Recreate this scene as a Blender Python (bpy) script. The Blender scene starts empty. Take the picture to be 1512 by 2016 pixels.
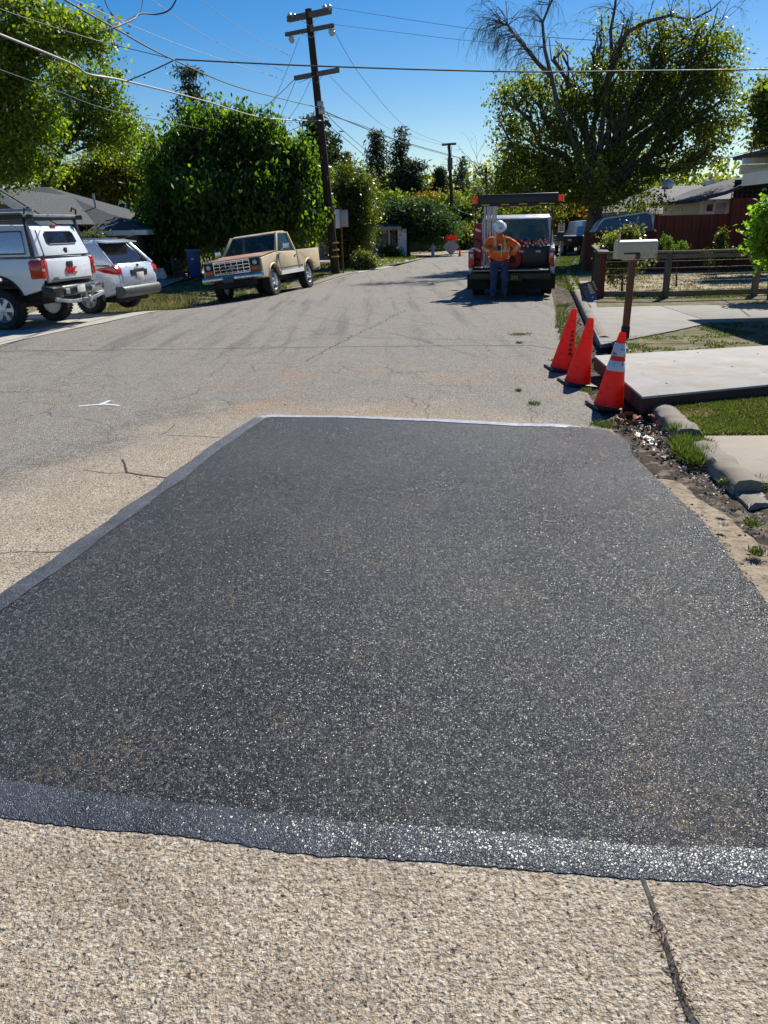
import bpy, bmesh, math, random
import numpy as np
from mathutils import Vector, Matrix, noise
rad = math.radians
SC = bpy.context.scene
COL = SC.collection

# ------------------------------------------------------------------ camera
CAM_H = 1.65
FPX = 1514.0                      # focal length in pixels of a 1512 x 2016 frame
PITCH = math.atan(560 / FPX)
ROLL = rad(1.5)
_cp, _sp, _cr, _sr = math.cos(PITCH), math.sin(PITCH), math.cos(ROLL), math.sin(ROLL)
_f = Vector((0, _cp, -_sp)); _r0 = Vector((1, 0, 0)); _u0 = Vector((0, _sp, _cp))
_r = _r0 * _cr - _u0 * _sr; _u = _u0 * _cr + _r0 * _sr
cam_d = bpy.data.cameras.new('camera')
cam = bpy.data.objects.new('camera', cam_d); COL.objects.link(cam)
cam_d.sensor_fit = 'HORIZONTAL'; cam_d.sensor_width = 36; cam_d.lens = 36 * FPX / 1512
cam_d.clip_start = 0.05; cam_d.clip_end = 3000
M = Matrix((_r, _u, -_f)).transposed().to_4x4(); M.translation = Vector((0, 0, CAM_H))
cam.matrix_world = M
SC.camera = cam

# ------------------------------------------------------------------ world, sun, exposure
SUN_AZ, SUN_EL = rad(32), rad(45)          # azimuth from +Y towards +X
w = bpy.data.worlds.new('World'); SC.world = w; w.use_nodes = True
nt = w.node_tree; nt.nodes.clear()
sky = nt.nodes.new('ShaderNodeTexSky'); sky.sky_type = 'NISHITA'; sky.sun_disc = False
sky.sun_elevation = SUN_EL; sky.sun_rotation = SUN_AZ; sky.altitude = 50
sky.air_density = 1.0; sky.dust_density = 0.3; sky.ozone_density = 2.0
hs = nt.nodes.new('ShaderNodeHueSaturation'); hs.inputs['Saturation'].default_value = 1.6; hs.inputs['Hue'].default_value = .508
bg = nt.nodes.new('ShaderNodeBackground'); bg.inputs['Strength'].default_value = 0.072
ow = nt.nodes.new('ShaderNodeOutputWorld')
nt.links.new(sky.outputs[0], hs.inputs['Color']); nt.links.new(hs.outputs[0], bg.inputs[0]); nt.links.new(bg.outputs[0], ow.inputs[0])
sd = bpy.data.lights.new('sun', 'SUN'); sd.energy = 5.0; sd.angle = rad(0.5); sd.color = (1, 0.95, 0.86)
so = bpy.data.objects.new('sun', sd); COL.objects.link(so)
sdir = Vector((math.sin(SUN_AZ) * math.cos(SUN_EL), math.cos(SUN_AZ) * math.cos(SUN_EL), math.sin(SUN_EL)))
so.rotation_euler = sdir.to_track_quat('Z', 'Y').to_euler(); so.location = (5, 5, 20)
SC.view_settings.view_transform = 'Standard'; SC.view_settings.look = 'None'
SC.view_settings.exposure = 0.5; SC.view_settings.gamma = 1.0
SC.view_settings.use_curve_mapping = False

# ------------------------------------------------------------------ helpers
def ray(px, py):
    return _f + _r * ((px - 756) / FPX) - _u * ((py - 1008) / FPX)
def G(px, py, z=0.0):             # point of the ground plane z seen at a spot of the photograph
    d = ray(px, py); t = (z - CAM_H) / d.z
    return Vector((d.x * t, d.y * t, z))
def P(px, py, Y):                 # point at distance Y
    d = ray(px, py); t = Y / d.y
    return Vector((d.x * t, Y, CAM_H + d.z * t))
def pxm(px, py, Y):               # metres per photograph pixel at distance Y
    return (P(px, py, Y) - Vector((0, 0, CAM_H))).dot(_f) / FPX

def tag(o, label=None, cat=None, group=None, kind=None):
    if label: o['label'] = label
    if cat: o['category'] = cat
    if group: o['group'] = group
    if kind: o['kind'] = kind
    return o
def empty(name, loc=(0, 0, 0), rz=0, label=None, cat=None, group=None):
    o = bpy.data.objects.new(name, None); COL.objects.link(o)
    o.location = loc; o.rotation_euler = (0, 0, rz); o.empty_display_size = 0.2
    return tag(o, label, cat, group)
def link(name, me, mat, parent=None):
    o = bpy.data.objects.new(name, me); COL.objects.link(o)
    if mat is not None and not me.materials: me.materials.append(mat)
    if parent: o.parent = parent
    return o
def copy_tree(o, parent=None):
    kids = list(o.children)
    c = o.copy(); COL.objects.link(c); c.parent = parent
    for k in kids: copy_tree(k, c)
    return c

class MB:
    def __init__(s): s.v = []; s.f = []
    def add(s, vs, fs):
        n = len(s.v); s.v += [tuple(v) for v in vs]; s.f += [tuple(i + n for i in f) for f in fs]; return s
    def box(s, c, d, R=None):
        vs = [Vector((x * d[0] / 2, y * d[1] / 2, z * d[2] / 2)) for z in (-1, 1) for y in (-1, 1) for x in (-1, 1)]
        if R is not None: vs = [R @ v for v in vs]
        c = Vector(c)
        return s.add([v + c for v in vs], [(0, 2, 3, 1), (4, 5, 7, 6), (0, 1, 5, 4), (2, 6, 7, 3), (0, 4, 6, 2), (1, 3, 7, 5)])
    def bar(s, a, b, w, h=None, up=(0, 0, 1)):
        a, b = Vector(a), Vector(b); h = h or w; d = (b - a); L = d.length; d.normalize(); up = Vector(up)
        if abs(d.dot(up)) > .98: up = Vector((0, 1, 0))
        x = d.cross(up).normalized(); z = x.cross(d)
        R = Matrix((x, d, z)).transposed()
        return s.box((a + b) / 2, (w, L, h), R)
    def tube(s, pts, r, n=8, cap=True):
        pts = [Vector(p) for p in pts]
        if not hasattr(r, '__len__'): r = [r] * len(pts)
        ref = Vector((0.13, 0.31, 0.94)); vs = []; fs = []
        for i, p in enumerate(pts):
            d = (pts[min(i + 1, len(pts) - 1)] - pts[max(i - 1, 0)])
            d = d.normalized() if d.length > 1e-9 else Vector((0, 0, 1))
            rr = ref if abs(d.dot(ref)) < .95 else Vector((1, 0, 0))
            x = d.cross(rr).normalized(); y = d.cross(x)
            for k in range(n):
                a = 2 * math.pi * k / n; vs.append(p + (x * math.cos(a) + y * math.sin(a)) * r[i])
        for i in range(len(pts) - 1):
            for k in range(n):
                k2 = (k + 1) % n; fs.append((i * n + k, i * n + k2, (i + 1) * n + k2, (i + 1) * n + k))
        if cap: fs.append(tuple(range(n - 1, -1, -1))); fs.append(tuple(range((len(pts) - 1) * n, len(pts) * n)))
        return s.add(vs, fs)
    def lathe(s, prof, n=24, c=(0, 0, 0), axis='z', cap=True):
        vs = []; c = Vector(c)
        for (r, h) in prof:
            for k in range(n):
                a = 2 * math.pi * k / n; x, y = r * math.cos(a), r * math.sin(a)
                vs.append(c + (Vector((x, y, h)) if axis == 'z' else Vector((h, x, y)) if axis == 'x' else Vector((x, h, y))))
        fs = [(i * n + k, i * n + (k + 1) % n, (i + 1) * n + (k + 1) % n, (i + 1) * n + k) for i in range(len(prof) - 1) for k in range(n)]
        if cap: fs.append(tuple(range(n - 1, -1, -1))); fs.append(tuple(range((len(prof) - 1) * n, len(prof) * n)))
        return s.add(vs, fs)
    def prism(s, poly, hw, lo=None):    # profile in (y, z); hw number or function gives half width in x
        g = hw if callable(hw) else (lambda y, z: hw)
        l = (lambda y, z: -g(y, z)) if lo is None else (lambda y, z: lo)
        n = len(poly)
        vs = [(l(y, z), y, z) for y, z in poly] + [(g(y, z), y, z) for y, z in poly]
        fs = [tuple(range(n)), tuple(range(2 * n - 1, n - 1, -1))] + [(i, i + n, (i + 1) % n + n, (i + 1) % n) for i in range(n)]
        return s.add(vs, fs)
    def slab(s, poly, th, nrm=None):       # polygon given by 3d points, thickened against its normal
        poly = [Vector(p) for p in poly]; n = len(poly)
        if nrm is None:
            nrm = Vector((0, 0, 0))
            for i in range(n): nrm += (poly[i] - poly[0]).cross(poly[(i + 1) % n] - poly[0])
            nrm.normalize()
        nrm = Vector(nrm)
        vs = poly + [p - nrm * th for p in poly]
        fs = [tuple(range(n)), tuple(range(2 * n - 1, n - 1, -1))] + [(i, i + n, (i + 1) % n + n, (i + 1) % n) for i in range(n)]
        return s.add(vs, fs)
    def build(s, name, mat, parent=None, bevel=0, smooth=False, angle=35, seg=2):
        me = bpy.data.meshes.new(name); me.from_pydata(s.v, [], s.f)
        bm = bmesh.new(); bm.from_mesh(me); bmesh.ops.recalc_face_normals(bm, faces=bm.faces)
        if bevel:
            es = [e for e in bm.edges if len(e.link_faces) == 2 and e.calc_face_angle(0) > rad(28)]
            try: bmesh.ops.bevel(bm, geom=es, offset=bevel, segments=seg, profile=.5, affect='EDGES', clamp_overlap=True)
            except Exception: pass
        bm.to_mesh(me); bm.free()
        if smooth or bevel:
            me.shade_smooth(); me.set_sharp_from_angle(angle=rad(angle))
        return link(name, me, mat, parent)

# ------------------------------------------------------------------ materials
class NT:
    def __init__(s, name):
        s.m = bpy.data.materials.new(name); s.m.use_nodes = True; s.t = s.m.node_tree
        s.b = s.t.nodes['Principled BSDF']; s.out = s.t.nodes['Material Output']
    def n(s, typ, **k):
        x = s.t.nodes.new(typ)
        for a, v in k.items(): setattr(x, a, v)
        return x
    def l(s, a, b): s.t.links.new(a, b)
    def set(s, i, v):
        if hasattr(v, 'is_linked') or isinstance(v, bpy.types.NodeSocket): s.l(v, i)
        else:
            if isinstance(v, (tuple, list)) and len(v) == 3 and i.type == 'RGBA': v = (*v, 1)
            i.default_value = v
    def coord(s): return s.n('ShaderNodeTexCoord').outputs['Object']
    def noise(s, sc, det=4, rough=.55, vec=None, dist=0):
        x = s.n('ShaderNodeTexNoise'); x.inputs['Scale'].default_value = sc; x.inputs['Detail'].default_value = det
        x.inputs['Roughness'].default_value = rough; x.inputs['Distortion'].default_value = dist
        s.l(vec if vec is not None else s.coord(), x.inputs['Vector']); return x.outputs['Fac']
    def vor(s, sc, feat='F1', vec=None, out='Distance', rnd=1):
        x = s.n('ShaderNodeTexVoronoi'); x.feature = feat; x.inputs['Scale'].default_value = sc; x.inputs['Randomness'].default_value = rnd
        s.l(vec if vec is not None else s.coord(), x.inputs['Vector']); return x.outputs[out]
    def ramp(s, fac, stops, interp='LINEAR'):
        x = s.n('ShaderNodeValToRGB'); x.color_ramp.interpolation = interp; e = x.color_ramp.elements
        while len(e) < len(stops): e.new(.5)
        for q, (p, c) in zip(e, stops): q.position = p; q.color = (*c, 1) if len(c) == 3 else c
        s.l(fac, x.inputs[0]); return x.outputs[0]
    def maprange(s, v, a, b, c=0, d=1, smooth=True):
        x = s.n('ShaderNodeMapRange'); x.interpolation_type = 'SMOOTHSTEP' if smooth else 'LINEAR'
        for i, q in enumerate((v, a, b, c, d)): s.set(x.inputs[i], q)
        return x.outputs[0]
    def mix(s, f, a, b, mode='MIX'):
        x = s.n('ShaderNodeMix', data_type='RGBA', blend_type=mode); s.set(x.inputs[0], f); s.set(x.inputs[6], a); s.set(x.inputs[7], b); return x.outputs[2]
    def math(s, op, a, b=0.0, c=None):
        x = s.n('ShaderNodeMath', operation=op); s.set(x.inputs[0], a); s.set(x.inputs[1], b)
        if c is not None: s.set(x.inputs[2], c)
        return x.outputs[0]
    def bump(s, h, st=.3, dist=.01, nrm=None):
        x = s.n('ShaderNodeBump'); x.inputs['Strength'].default_value = st; x.inputs['Distance'].default_value = dist
        s.l(h, x.inputs['Height'])
        if nrm is not None: s.l(nrm, x.inputs['Normal'])
        return x.outputs[0]
    def fin(s, base=None, rough=None, metal=None, nrm=None, spec=None):
        b = s.b.inputs
        if base is not None: s.set(b['Base Color'], base)
        if rough is not None: s.set(b['Roughness'], rough)
        if metal is not None: s.set(b['Metallic'], metal)
        if spec is not None: s.set(b['Specular IOR Level'], spec)
        if nrm is not None: s.l(nrm, b['Normal'])
        return s.m

def hexc(c): return c
def surf(name, col, rough=.6, metal=0, var=.12, vs=4, bump=.15, bs=40, bd=.004, col2=None, amt=.5, ps=2, spec=.5, coat=0):
    t = NT(name)
    n1 = t.noise(vs, 5); c = t.mix(t.maprange(n1, .3, .7), tuple(x * (1 - var) for x in col), tuple(min(1, x * (1 + var)) for x in col))
    if col2: c = t.mix(t.maprange(t.noise(ps, 6, .6), .62 - amt * .25, .72 - amt * .2), c, col2)
    if coat: t.b.inputs['Coat Weight'].default_value = coat; t.b.inputs['Coat Roughness'].default_value = .06
    r = t.maprange(t.noise(vs * 2.7, 4), .3, .7, max(0, rough - .08), min(1, rough + .08))
    return t.fin(c, r, metal, t.bump(t.noise(bs, 4), bump, bd) if bump else None, spec)

def glass(name, col, alpha=.6, rough=.03):
    t = NT(name); t.b.inputs['Alpha'].default_value = alpha
    return t.fin(col, rough, 0, None, .8)

def leafmat(name, c1, c2, c3, trans=.35, rough=.42):
    t = NT(name)
    a = t.n('ShaderNodeAttribute', attribute_name='rnd').outputs['Fac']
    c = t.ramp(a, [(0, c1), (.55, c2), (.93, c3), (1, c3)])
    big = t.maprange(t.noise(.55, 2), .35, .65, .75, 1.25)
    m = t.n('ShaderNodeVectorMath', operation='SCALE'); t.l(c, m.inputs[0]); t.l(big, m.inputs['Scale'])
    dk = t.n('ShaderNodeVectorMath', operation='SCALE'); t.l(m.outputs[0], dk.inputs[0]); dk.inputs['Scale'].default_value = .58
    t.fin(dk.outputs[0], rough, 0, None, .5)
    tr = t.n('ShaderNodeBsdfTranslucent')
    mm = t.n('ShaderNodeMix', data_type='RGBA', blend_type='MULTIPLY'); mm.inputs[0].default_value = 1
    t.l(m.outputs[0], mm.inputs[6]); mm.inputs[7].default_value = (2.5, 2.9, .7, 1)
    t.l(mm.outputs[2], tr.inputs[0])
    mx = t.n('ShaderNodeMixShader'); mx.inputs[0].default_value = trans
    t.l(t.b.outputs[0], mx.inputs[1]); t.l(tr.outputs[0], mx.inputs[2]); t.l(mx.outputs[0], t.out.inputs[0])
    return t.m

def wood(name, c1, c2, rough=.8, axis='z', sc=3):
    t = NT(name); mp = t.n('ShaderNodeMapping'); t.l(t.coord(), mp.inputs[0])
    mp.inputs['Scale'].default_value = {'z': (20, 20, 1.2), 'x': (1.2, 20, 20), 'y': (20, 1.2, 20)}[axis]
    n1 = t.noise(sc, 6, .6, mp.outputs[0]); oi = t.n('ShaderNodeObjectInfo').outputs['Random']
    c = t.mix(t.maprange(n1, .3, .7), c1, c2)
    c = t.mix(t.math('MULTIPLY', oi, .35), c, tuple(x * .55 for x in c1))
    return t.fin(c, rough, 0, t.bump(n1, .35, .006), .3)

M_ = {}
M_['white_paint'] = surf('white vehicle paint', (.72, .74, .76), .28, 0, .03, 2, .02, 20, coat=.6, col2=(.55, .54, .52), amt=.05)
M_['silver_paint'] = surf('pale silver vehicle paint', (.62, .68, .74), .25, .25, .03, 2, .0, 20, coat=.7)
M_['truck_white'] = surf('dusty white truck paint', (.62, .62, .63), .3, 0, .05, 2, .02, 20, coat=.5)
M_['black_metal'] = surf('black powder coated metal', (.012, .012, .013), .4, 0, .2, 8, .1, 60)
M_['black_plastic'] = surf('black textured plastic', (.018, .018, .02), .55, 0, .2, 8, .2, 120, .002)
M_['grey_plastic'] = surf('grey unpainted plastic', (.07, .075, .08), .5, 0, .1, 8, .2, 120, .002)
M_['rubber'] = surf('tyre rubber', (.014, .014, .014), .85, 0, .3, 12, .3, 90, .003, col2=(.05, .045, .04), amt=.3)
M_['chrome'] = surf('worn chrome', (.62, .62, .62), .22, 1, .1, 6, .1, 30, .002)
M_['alu'] = surf('brushed aluminium', (.58, .59, .6), .35, .9, .1, 6, .1, 60, .001)
M_['galv'] = surf('galvanised steel', (.42, .44, .46), .45, .7, .15, 9, .1, 30, .002)
M_['glass'] = glass('dark vehicle glass', (.012, .02, .022), .72)
M_['glass_dark'] = glass('tinted rear glass', (.01, .011, .013), .93)
M_['glass_clear'] = glass('windscreen glass', (.02, .05, .05), .45)
M_['red_lens'] = surf('red lamp lens', (.42, .008, .006), .15, 0, .1, 10, .1, 90, .002, coat=.6)
M_['orange_lens'] = surf('amber lamp lens', (.85, .16, .01), .2, 0, .1, 10, .05, 40, coat=.5)
M_['clear_lens'] = surf('clear lamp lens', (.45, .47, .46), .12, .3, .1, 10, .3, 60, .003, coat=.6)
M_['plate'] = surf('number plate metal', (.66, .66, .62), .5, 0, .1, 20, .05, 40)
M_['plate_blue'] = surf('dark blue plate', (.03, .055, .09), .5, 0, .1, 20, .05, 40)
M_['emblem_blue'] = surf('blue emblem enamel', (.18, .25, .33), .3, .2, .1, 20, 0, 40)
M_['cab_dark'] = surf('dark cab interior', (.025, .024, .023), .8, 0, .2, 6, .1, 40)
M_['chassis'] = surf('dirty chassis', (.012, .012, .012), .8, 0, .3, 6, .2, 30)
M_['cream_paint'] = surf('aged cream paint', (.60, .49, .31), .5, 0, .08, 3, .1, 30, .002, col2=(.45, .33, .2), amt=.25, ps=3)
M_['cream_hood'] = surf('sun burnt cream bonnet paint', (.38, .26, .17), .6, 0, .2, 3, .1, 30, .002, col2=(.3, .12, .06), amt=.7, ps=1.6)
M_['trim_grey'] = surf('grey trim', (.16, .15, .135), .5, .2, .1, 6, .1, 40)
M_['orange_cone'] = surf('orange traffic cone plastic', (.80, .045, .012), .42, 0, .06, 5, .05, 30, .002, col2=(.30, .03, .015), amt=.3, ps=9)
M_['cone_white'] = surf('scuffed reflective collar', (.68, .66, .66), .5, 0, .06, 9, .1, 60, .002, col2=(.16, .15, .15), amt=.2, ps=11)
M_['red_plastic'] = surf('red plastic', (.6, .02, .012), .4, 0, .1, 5, .05, 30)
M_['dull_red'] = surf('dusty dark red enamel', (.22, .02, .012), .6, 0, .2, 9, .1, 30)
M_['hiviz'] = surf('orange high visibility cloth', (1.0, .155, .012), .8, 0, .1, 9, .5, 22, .02)
M_['tape'] = surf('silver yellow reflective tape', (.55, .47, .24), .5, 0, .1, 30, .1, 40)
M_['denim'] = surf('blue denim', (.035, .055, .12), .9, 0, .25, 10, .5, 18, .02)
M_['skin'] = surf('skin', (.26, .13, .08), .5, 0, .1, 12, .1, 60)
M_['boots'] = surf('brown work boots', (.06, .035, .02), .7, 0, .2, 12, .2, 40)
M_['hat'] = surf('white hard hat', (.78, .79, .8), .25, 0, .03, 6, 0, 40, coat=.3)
M_['black_print'] = surf('black print', (.01, .01, .012), .6, 0, 0, 6, 0, 40)
M_['red_print'] = surf('red lettering', (.5, .015, .02), .35, 0, 0, 6, 0, 40)
M_['yellow_lamp'] = surf('unlit amber lamp row', (.65, .42, .03), .4, 0, .1, 6, 0, 40)
M_['pole_wood'] = wood('creosoted pole wood', (.028, .018, .012), (.075, .05, .035), .85)
M_['post_wood'] = wood('brown stained post', (.14, .06, .03), (.24, .12, .06), .75)
M_['grey_wood'] = wood('weathered grey timber', (.1, .085, .07), (.22, .19, .155), .85)
M_['grey_wood_x'] = wood('weathered grey rail', (.12, .1, .08), (.25, .22, .18), .85, 'x')
M_['red_wood'] = wood('dark red stained boards', (.10, .022, .012), (.19, .05, .026), .75)
M_['brown_wood'] = wood('brown fence boards', (.07, .04, .025), (.13, .08, .05), .85)
M_['mail_cream'] = surf('cream mailbox enamel', (.62, .50, .33), .5, 0, .05, 3, .05, 30, col2=(.38, .3, .2), amt=.2, ps=5)
M_['brown_flag'] = surf('brown metal flag', (.09, .035, .02), .5, 0, .1, 9, .05, 30)
M_['bin_blue'] = surf('blue bin plastic', (.015, .045, .19), .45, 0, .06, 5, .1, 60)
M_['bin_lid'] = surf('grey blue lid plastic', (.25, .31, .4), .5, 0, .06, 5, .1, 60)
M_['shingle'] = surf('charcoal asphalt shingle', (.055, .057, .062), .9, 0, .35, 14, .8, 22, .03)
M_['shingle_grey'] = surf('pale grey shingle', (.16, .155, .15), .9, 0, .25, 14, .8, 22, .03)
M_['stucco_grey'] = surf('grey stucco', (.17, .18, .17), .9, 0, .1, 3, .4, 60, .006)
M_['stucco_beige'] = surf('beige stucco', (.33, .27, .19), .9, 0, .1, 3, .4, 60, .006)
M_['white_trim'] = surf('white painted trim', (.74, .73, .7), .5, 0, .05, 5, .1, 40, col2=(.5, .47, .42), amt=.2, ps=3)
M_['cream_trim'] = surf('cream painted eave', (.72, .66, .54), .55, 0, .05, 5, .1, 40)
M_['door_cream'] = surf('cream garage door', (.62, .56, .42), .6, 0, .05, 5, .1, 40)
M_['door_green'] = surf('grey green garage door', (.2, .21, .17), .6, 0, .05, 5, .1, 40)
M_['window'] = glass('house window glass', (.015, .02, .025), 1.0, .05)
M_['bark'] = surf('grey brown bark', (.10, .08, .062), .9, 0, .4, 6, 1.0, 14, .05)
M_['bark_dark'] = surf('dark bark', (.05, .038, .03), .9, 0, .4, 6, 1.0, 14, .05)
M_['bark_dead'] = surf('bare grey branches', (.16, .13, .115), .85, 0, .3, 6, .6, 14, .03)
M_['wire'] = surf('black cable', (.02, .02, .022), .6, 0, .1, 6, 0, 40)
M_['wire_grey'] = surf('grey weathered cable', (.22, .21, .2), .6, .2, .1, 6, 0, 40)
M_['sign_white'] = surf('white sign face', (.66, .66, .66), .45, 0, .04, 6, 0, 40)
M_['sign_back'] = surf('unpainted sign back', (.36, .34, .33), .5, .3, .1, 6, .05, 40)
M_['flag_red'] = surf('fluorescent red flag cloth', (.95, .03, .03), .7, 0, .08, 8, .2, 20)
M_['camper'] = surf('blue grey camper shell', (.12, .175, .25), .4, 0, .08, 2, .05, 20)
M_['blue_board'] = surf('sky blue panel', (.12, .42, .75), .5, 0, .05, 4, 0, 20)
M_['insul'] = surf('grey ceramic', (.5, .52, .54), .2, 0, .05, 4, 0, 20)
M_['rust'] = surf('rusty brown side', (.065, .026, .017), .8, 0, .3, 5, .4, 30, .01)
M_['tar'] = surf('black tar crack', (.015, .013, .012), .75, 0, .3, 9, .6, 80, .004)
def glow(m, f, col):
    nt_ = m.node_tree; b = nt_.nodes['Principled BSDF']; o = nt_.nodes['Material Output']; t_ = nt_.nodes.new('ShaderNodeBsdfTranslucent'); t_.inputs[0].default_value = (*col, 1)
    mx = nt_.nodes.new('ShaderNodeMixShader'); mx.inputs[0].default_value = f; nt_.links.new(b.outputs[0], mx.inputs[1]); nt_.links.new(t_.outputs[0], mx.inputs[2]); nt_.links.new(mx.outputs[0], o.inputs[0])
glow(M_['orange_cone'], .4, (.95, .06, .015)); glow(M_['hiviz'], .12, (1, .3, .03)); glow(M_['flag_red'], .4, (1, .05, .05)); glow(M_['orange_lens'], .4, (1, .25, .02))
LEAF = {
 'maple': leafmat('bright green leaves', (.06, .10, .014), (.12, .17, .022), (.30, .28, .05), .45, .5),
 'mulberry': leafmat('deep green leaves', (.026, .056, .009), (.062, .112, .016), (.19, .23, .035), .5, .5),
 'yellow': leafmat('yellow green leaves', (.07, .10, .018), (.15, .155, .022), (.32, .25, .03), .36),
 'dusty': leafmat('dusty olive leaves', (.055, .08, .018), (.11, .135, .025), (.27, .22, .045), .46, .4),
 'pine': leafmat('dark needles', (.016, .034, .014), (.03, .055, .02), (.06, .08, .03), .15, .6),
 'olive': leafmat('olive shrub leaves', (.045, .068, .014), (.085, .105, .02), (.22, .18, .03), .32),
 'blue': leafmat('feathery green leaves', (.035, .075, .02), (.045, .09, .024), (.07, .12, .04), .25, .6),
 'orange': leafmat('autumn orange leaves', (.13, .08, .02), (.24, .12, .02), (.36, .17, .02), .38),
 'rose': leafmat('pale garden shrub leaves', (.06, .08, .025), (.14, .15, .05), (.3, .27, .12), .33),
 'lime': leafmat('lime green leaves', (.1, .19, .02), (.18, .3, .03), (.3, .38, .05), .4),
 'grass': leafmat('grass blades', (.055, .09, .022), (.10, .14, .03), (.30, .28, .12), .15, .6),
 'drygrass': leafmat('dry grass stems', (.17, .13, .08), (.26, .2, .12), (.38, .31, .2), .12, .7),
 'litter': leafmat('dry brown leaves', (.16, .065, .03), (.34, .19, .10), (.75, .66, .54), .0, .6),
 'pale': leafmat('bleached dry leaves', (.8, .72, .6), (.85, .78, .66), (.9, .84, .72), .0, .8),
}
# ------------------------------------------------------------------ asphalt materials
def chips(t, co, sc, warp=.006):
    """packed angular stones: (height, crevice mask, per stone random colour sockets)"""
    nz = t.n('ShaderNodeTexNoise'); nz.inputs['Scale'].default_value = sc * .8; nz.inputs['Detail'].default_value = 2; t.l(co, nz.inputs['Vector'])
    sub = t.n('ShaderNodeVectorMath', operation='SUBTRACT'); t.l(nz.outputs['Color'], sub.inputs[0]); sub.inputs[1].default_value = (.5, .5, .5)
    scl = t.n('ShaderNodeVectorMath', operation='SCALE'); t.l(sub.outputs[0], scl.inputs[0]); scl.inputs['Scale'].default_value = warp * 2.2
    add = t.n('ShaderNodeVectorMath', operation='ADD'); t.l(co, add.inputs[0]); t.l(scl.outputs[0], add.inputs[1]); w_ = add.outputs[0]
    e = t.vor(sc, 'DISTANCE_TO_EDGE', w_); c = t.vor(sc, 'F1', w_, 'Color')
    sep = t.n('ShaderNodeSeparateColor'); t.l(c, sep.inputs[0])
    up = t.maprange(e, 0, .16)
    # each chip is a tilted facet: height follows a random slope
    vm = t.n('ShaderNodeTexVoronoi'); vm.inputs['Scale'].default_value = sc; t.l(w_, vm.inputs['Vector'])
    d = t.n('ShaderNodeVectorMath', operation='SUBTRACT'); t.l(w_, d.inputs[0]); t.l(vm.outputs['Position'], d.inputs[1])
    cs = t.n('ShaderNodeVectorMath', operation='SUBTRACT'); t.l(c, cs.inputs[0]); cs.inputs[1].default_value = (.5, .5, .5)
    dot = t.n('ShaderNodeVectorMath', operation='DOT_PRODUCT'); t.l(d.outputs[0], dot.inputs[0]); t.l(cs.outputs[0], dot.inputs[1])
    tilt = t.math('MULTIPLY', dot.outputs['Value'], sc * .9)
    h = t.math('ADD', t.math('MULTIPLY', up, t.math('ADD', t.math('MULTIPLY', sep.outputs[0], .7), .3)), tilt)
    return h, e, sep.outputs[0], sep.outputs[1], sep.outputs[2]

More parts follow.
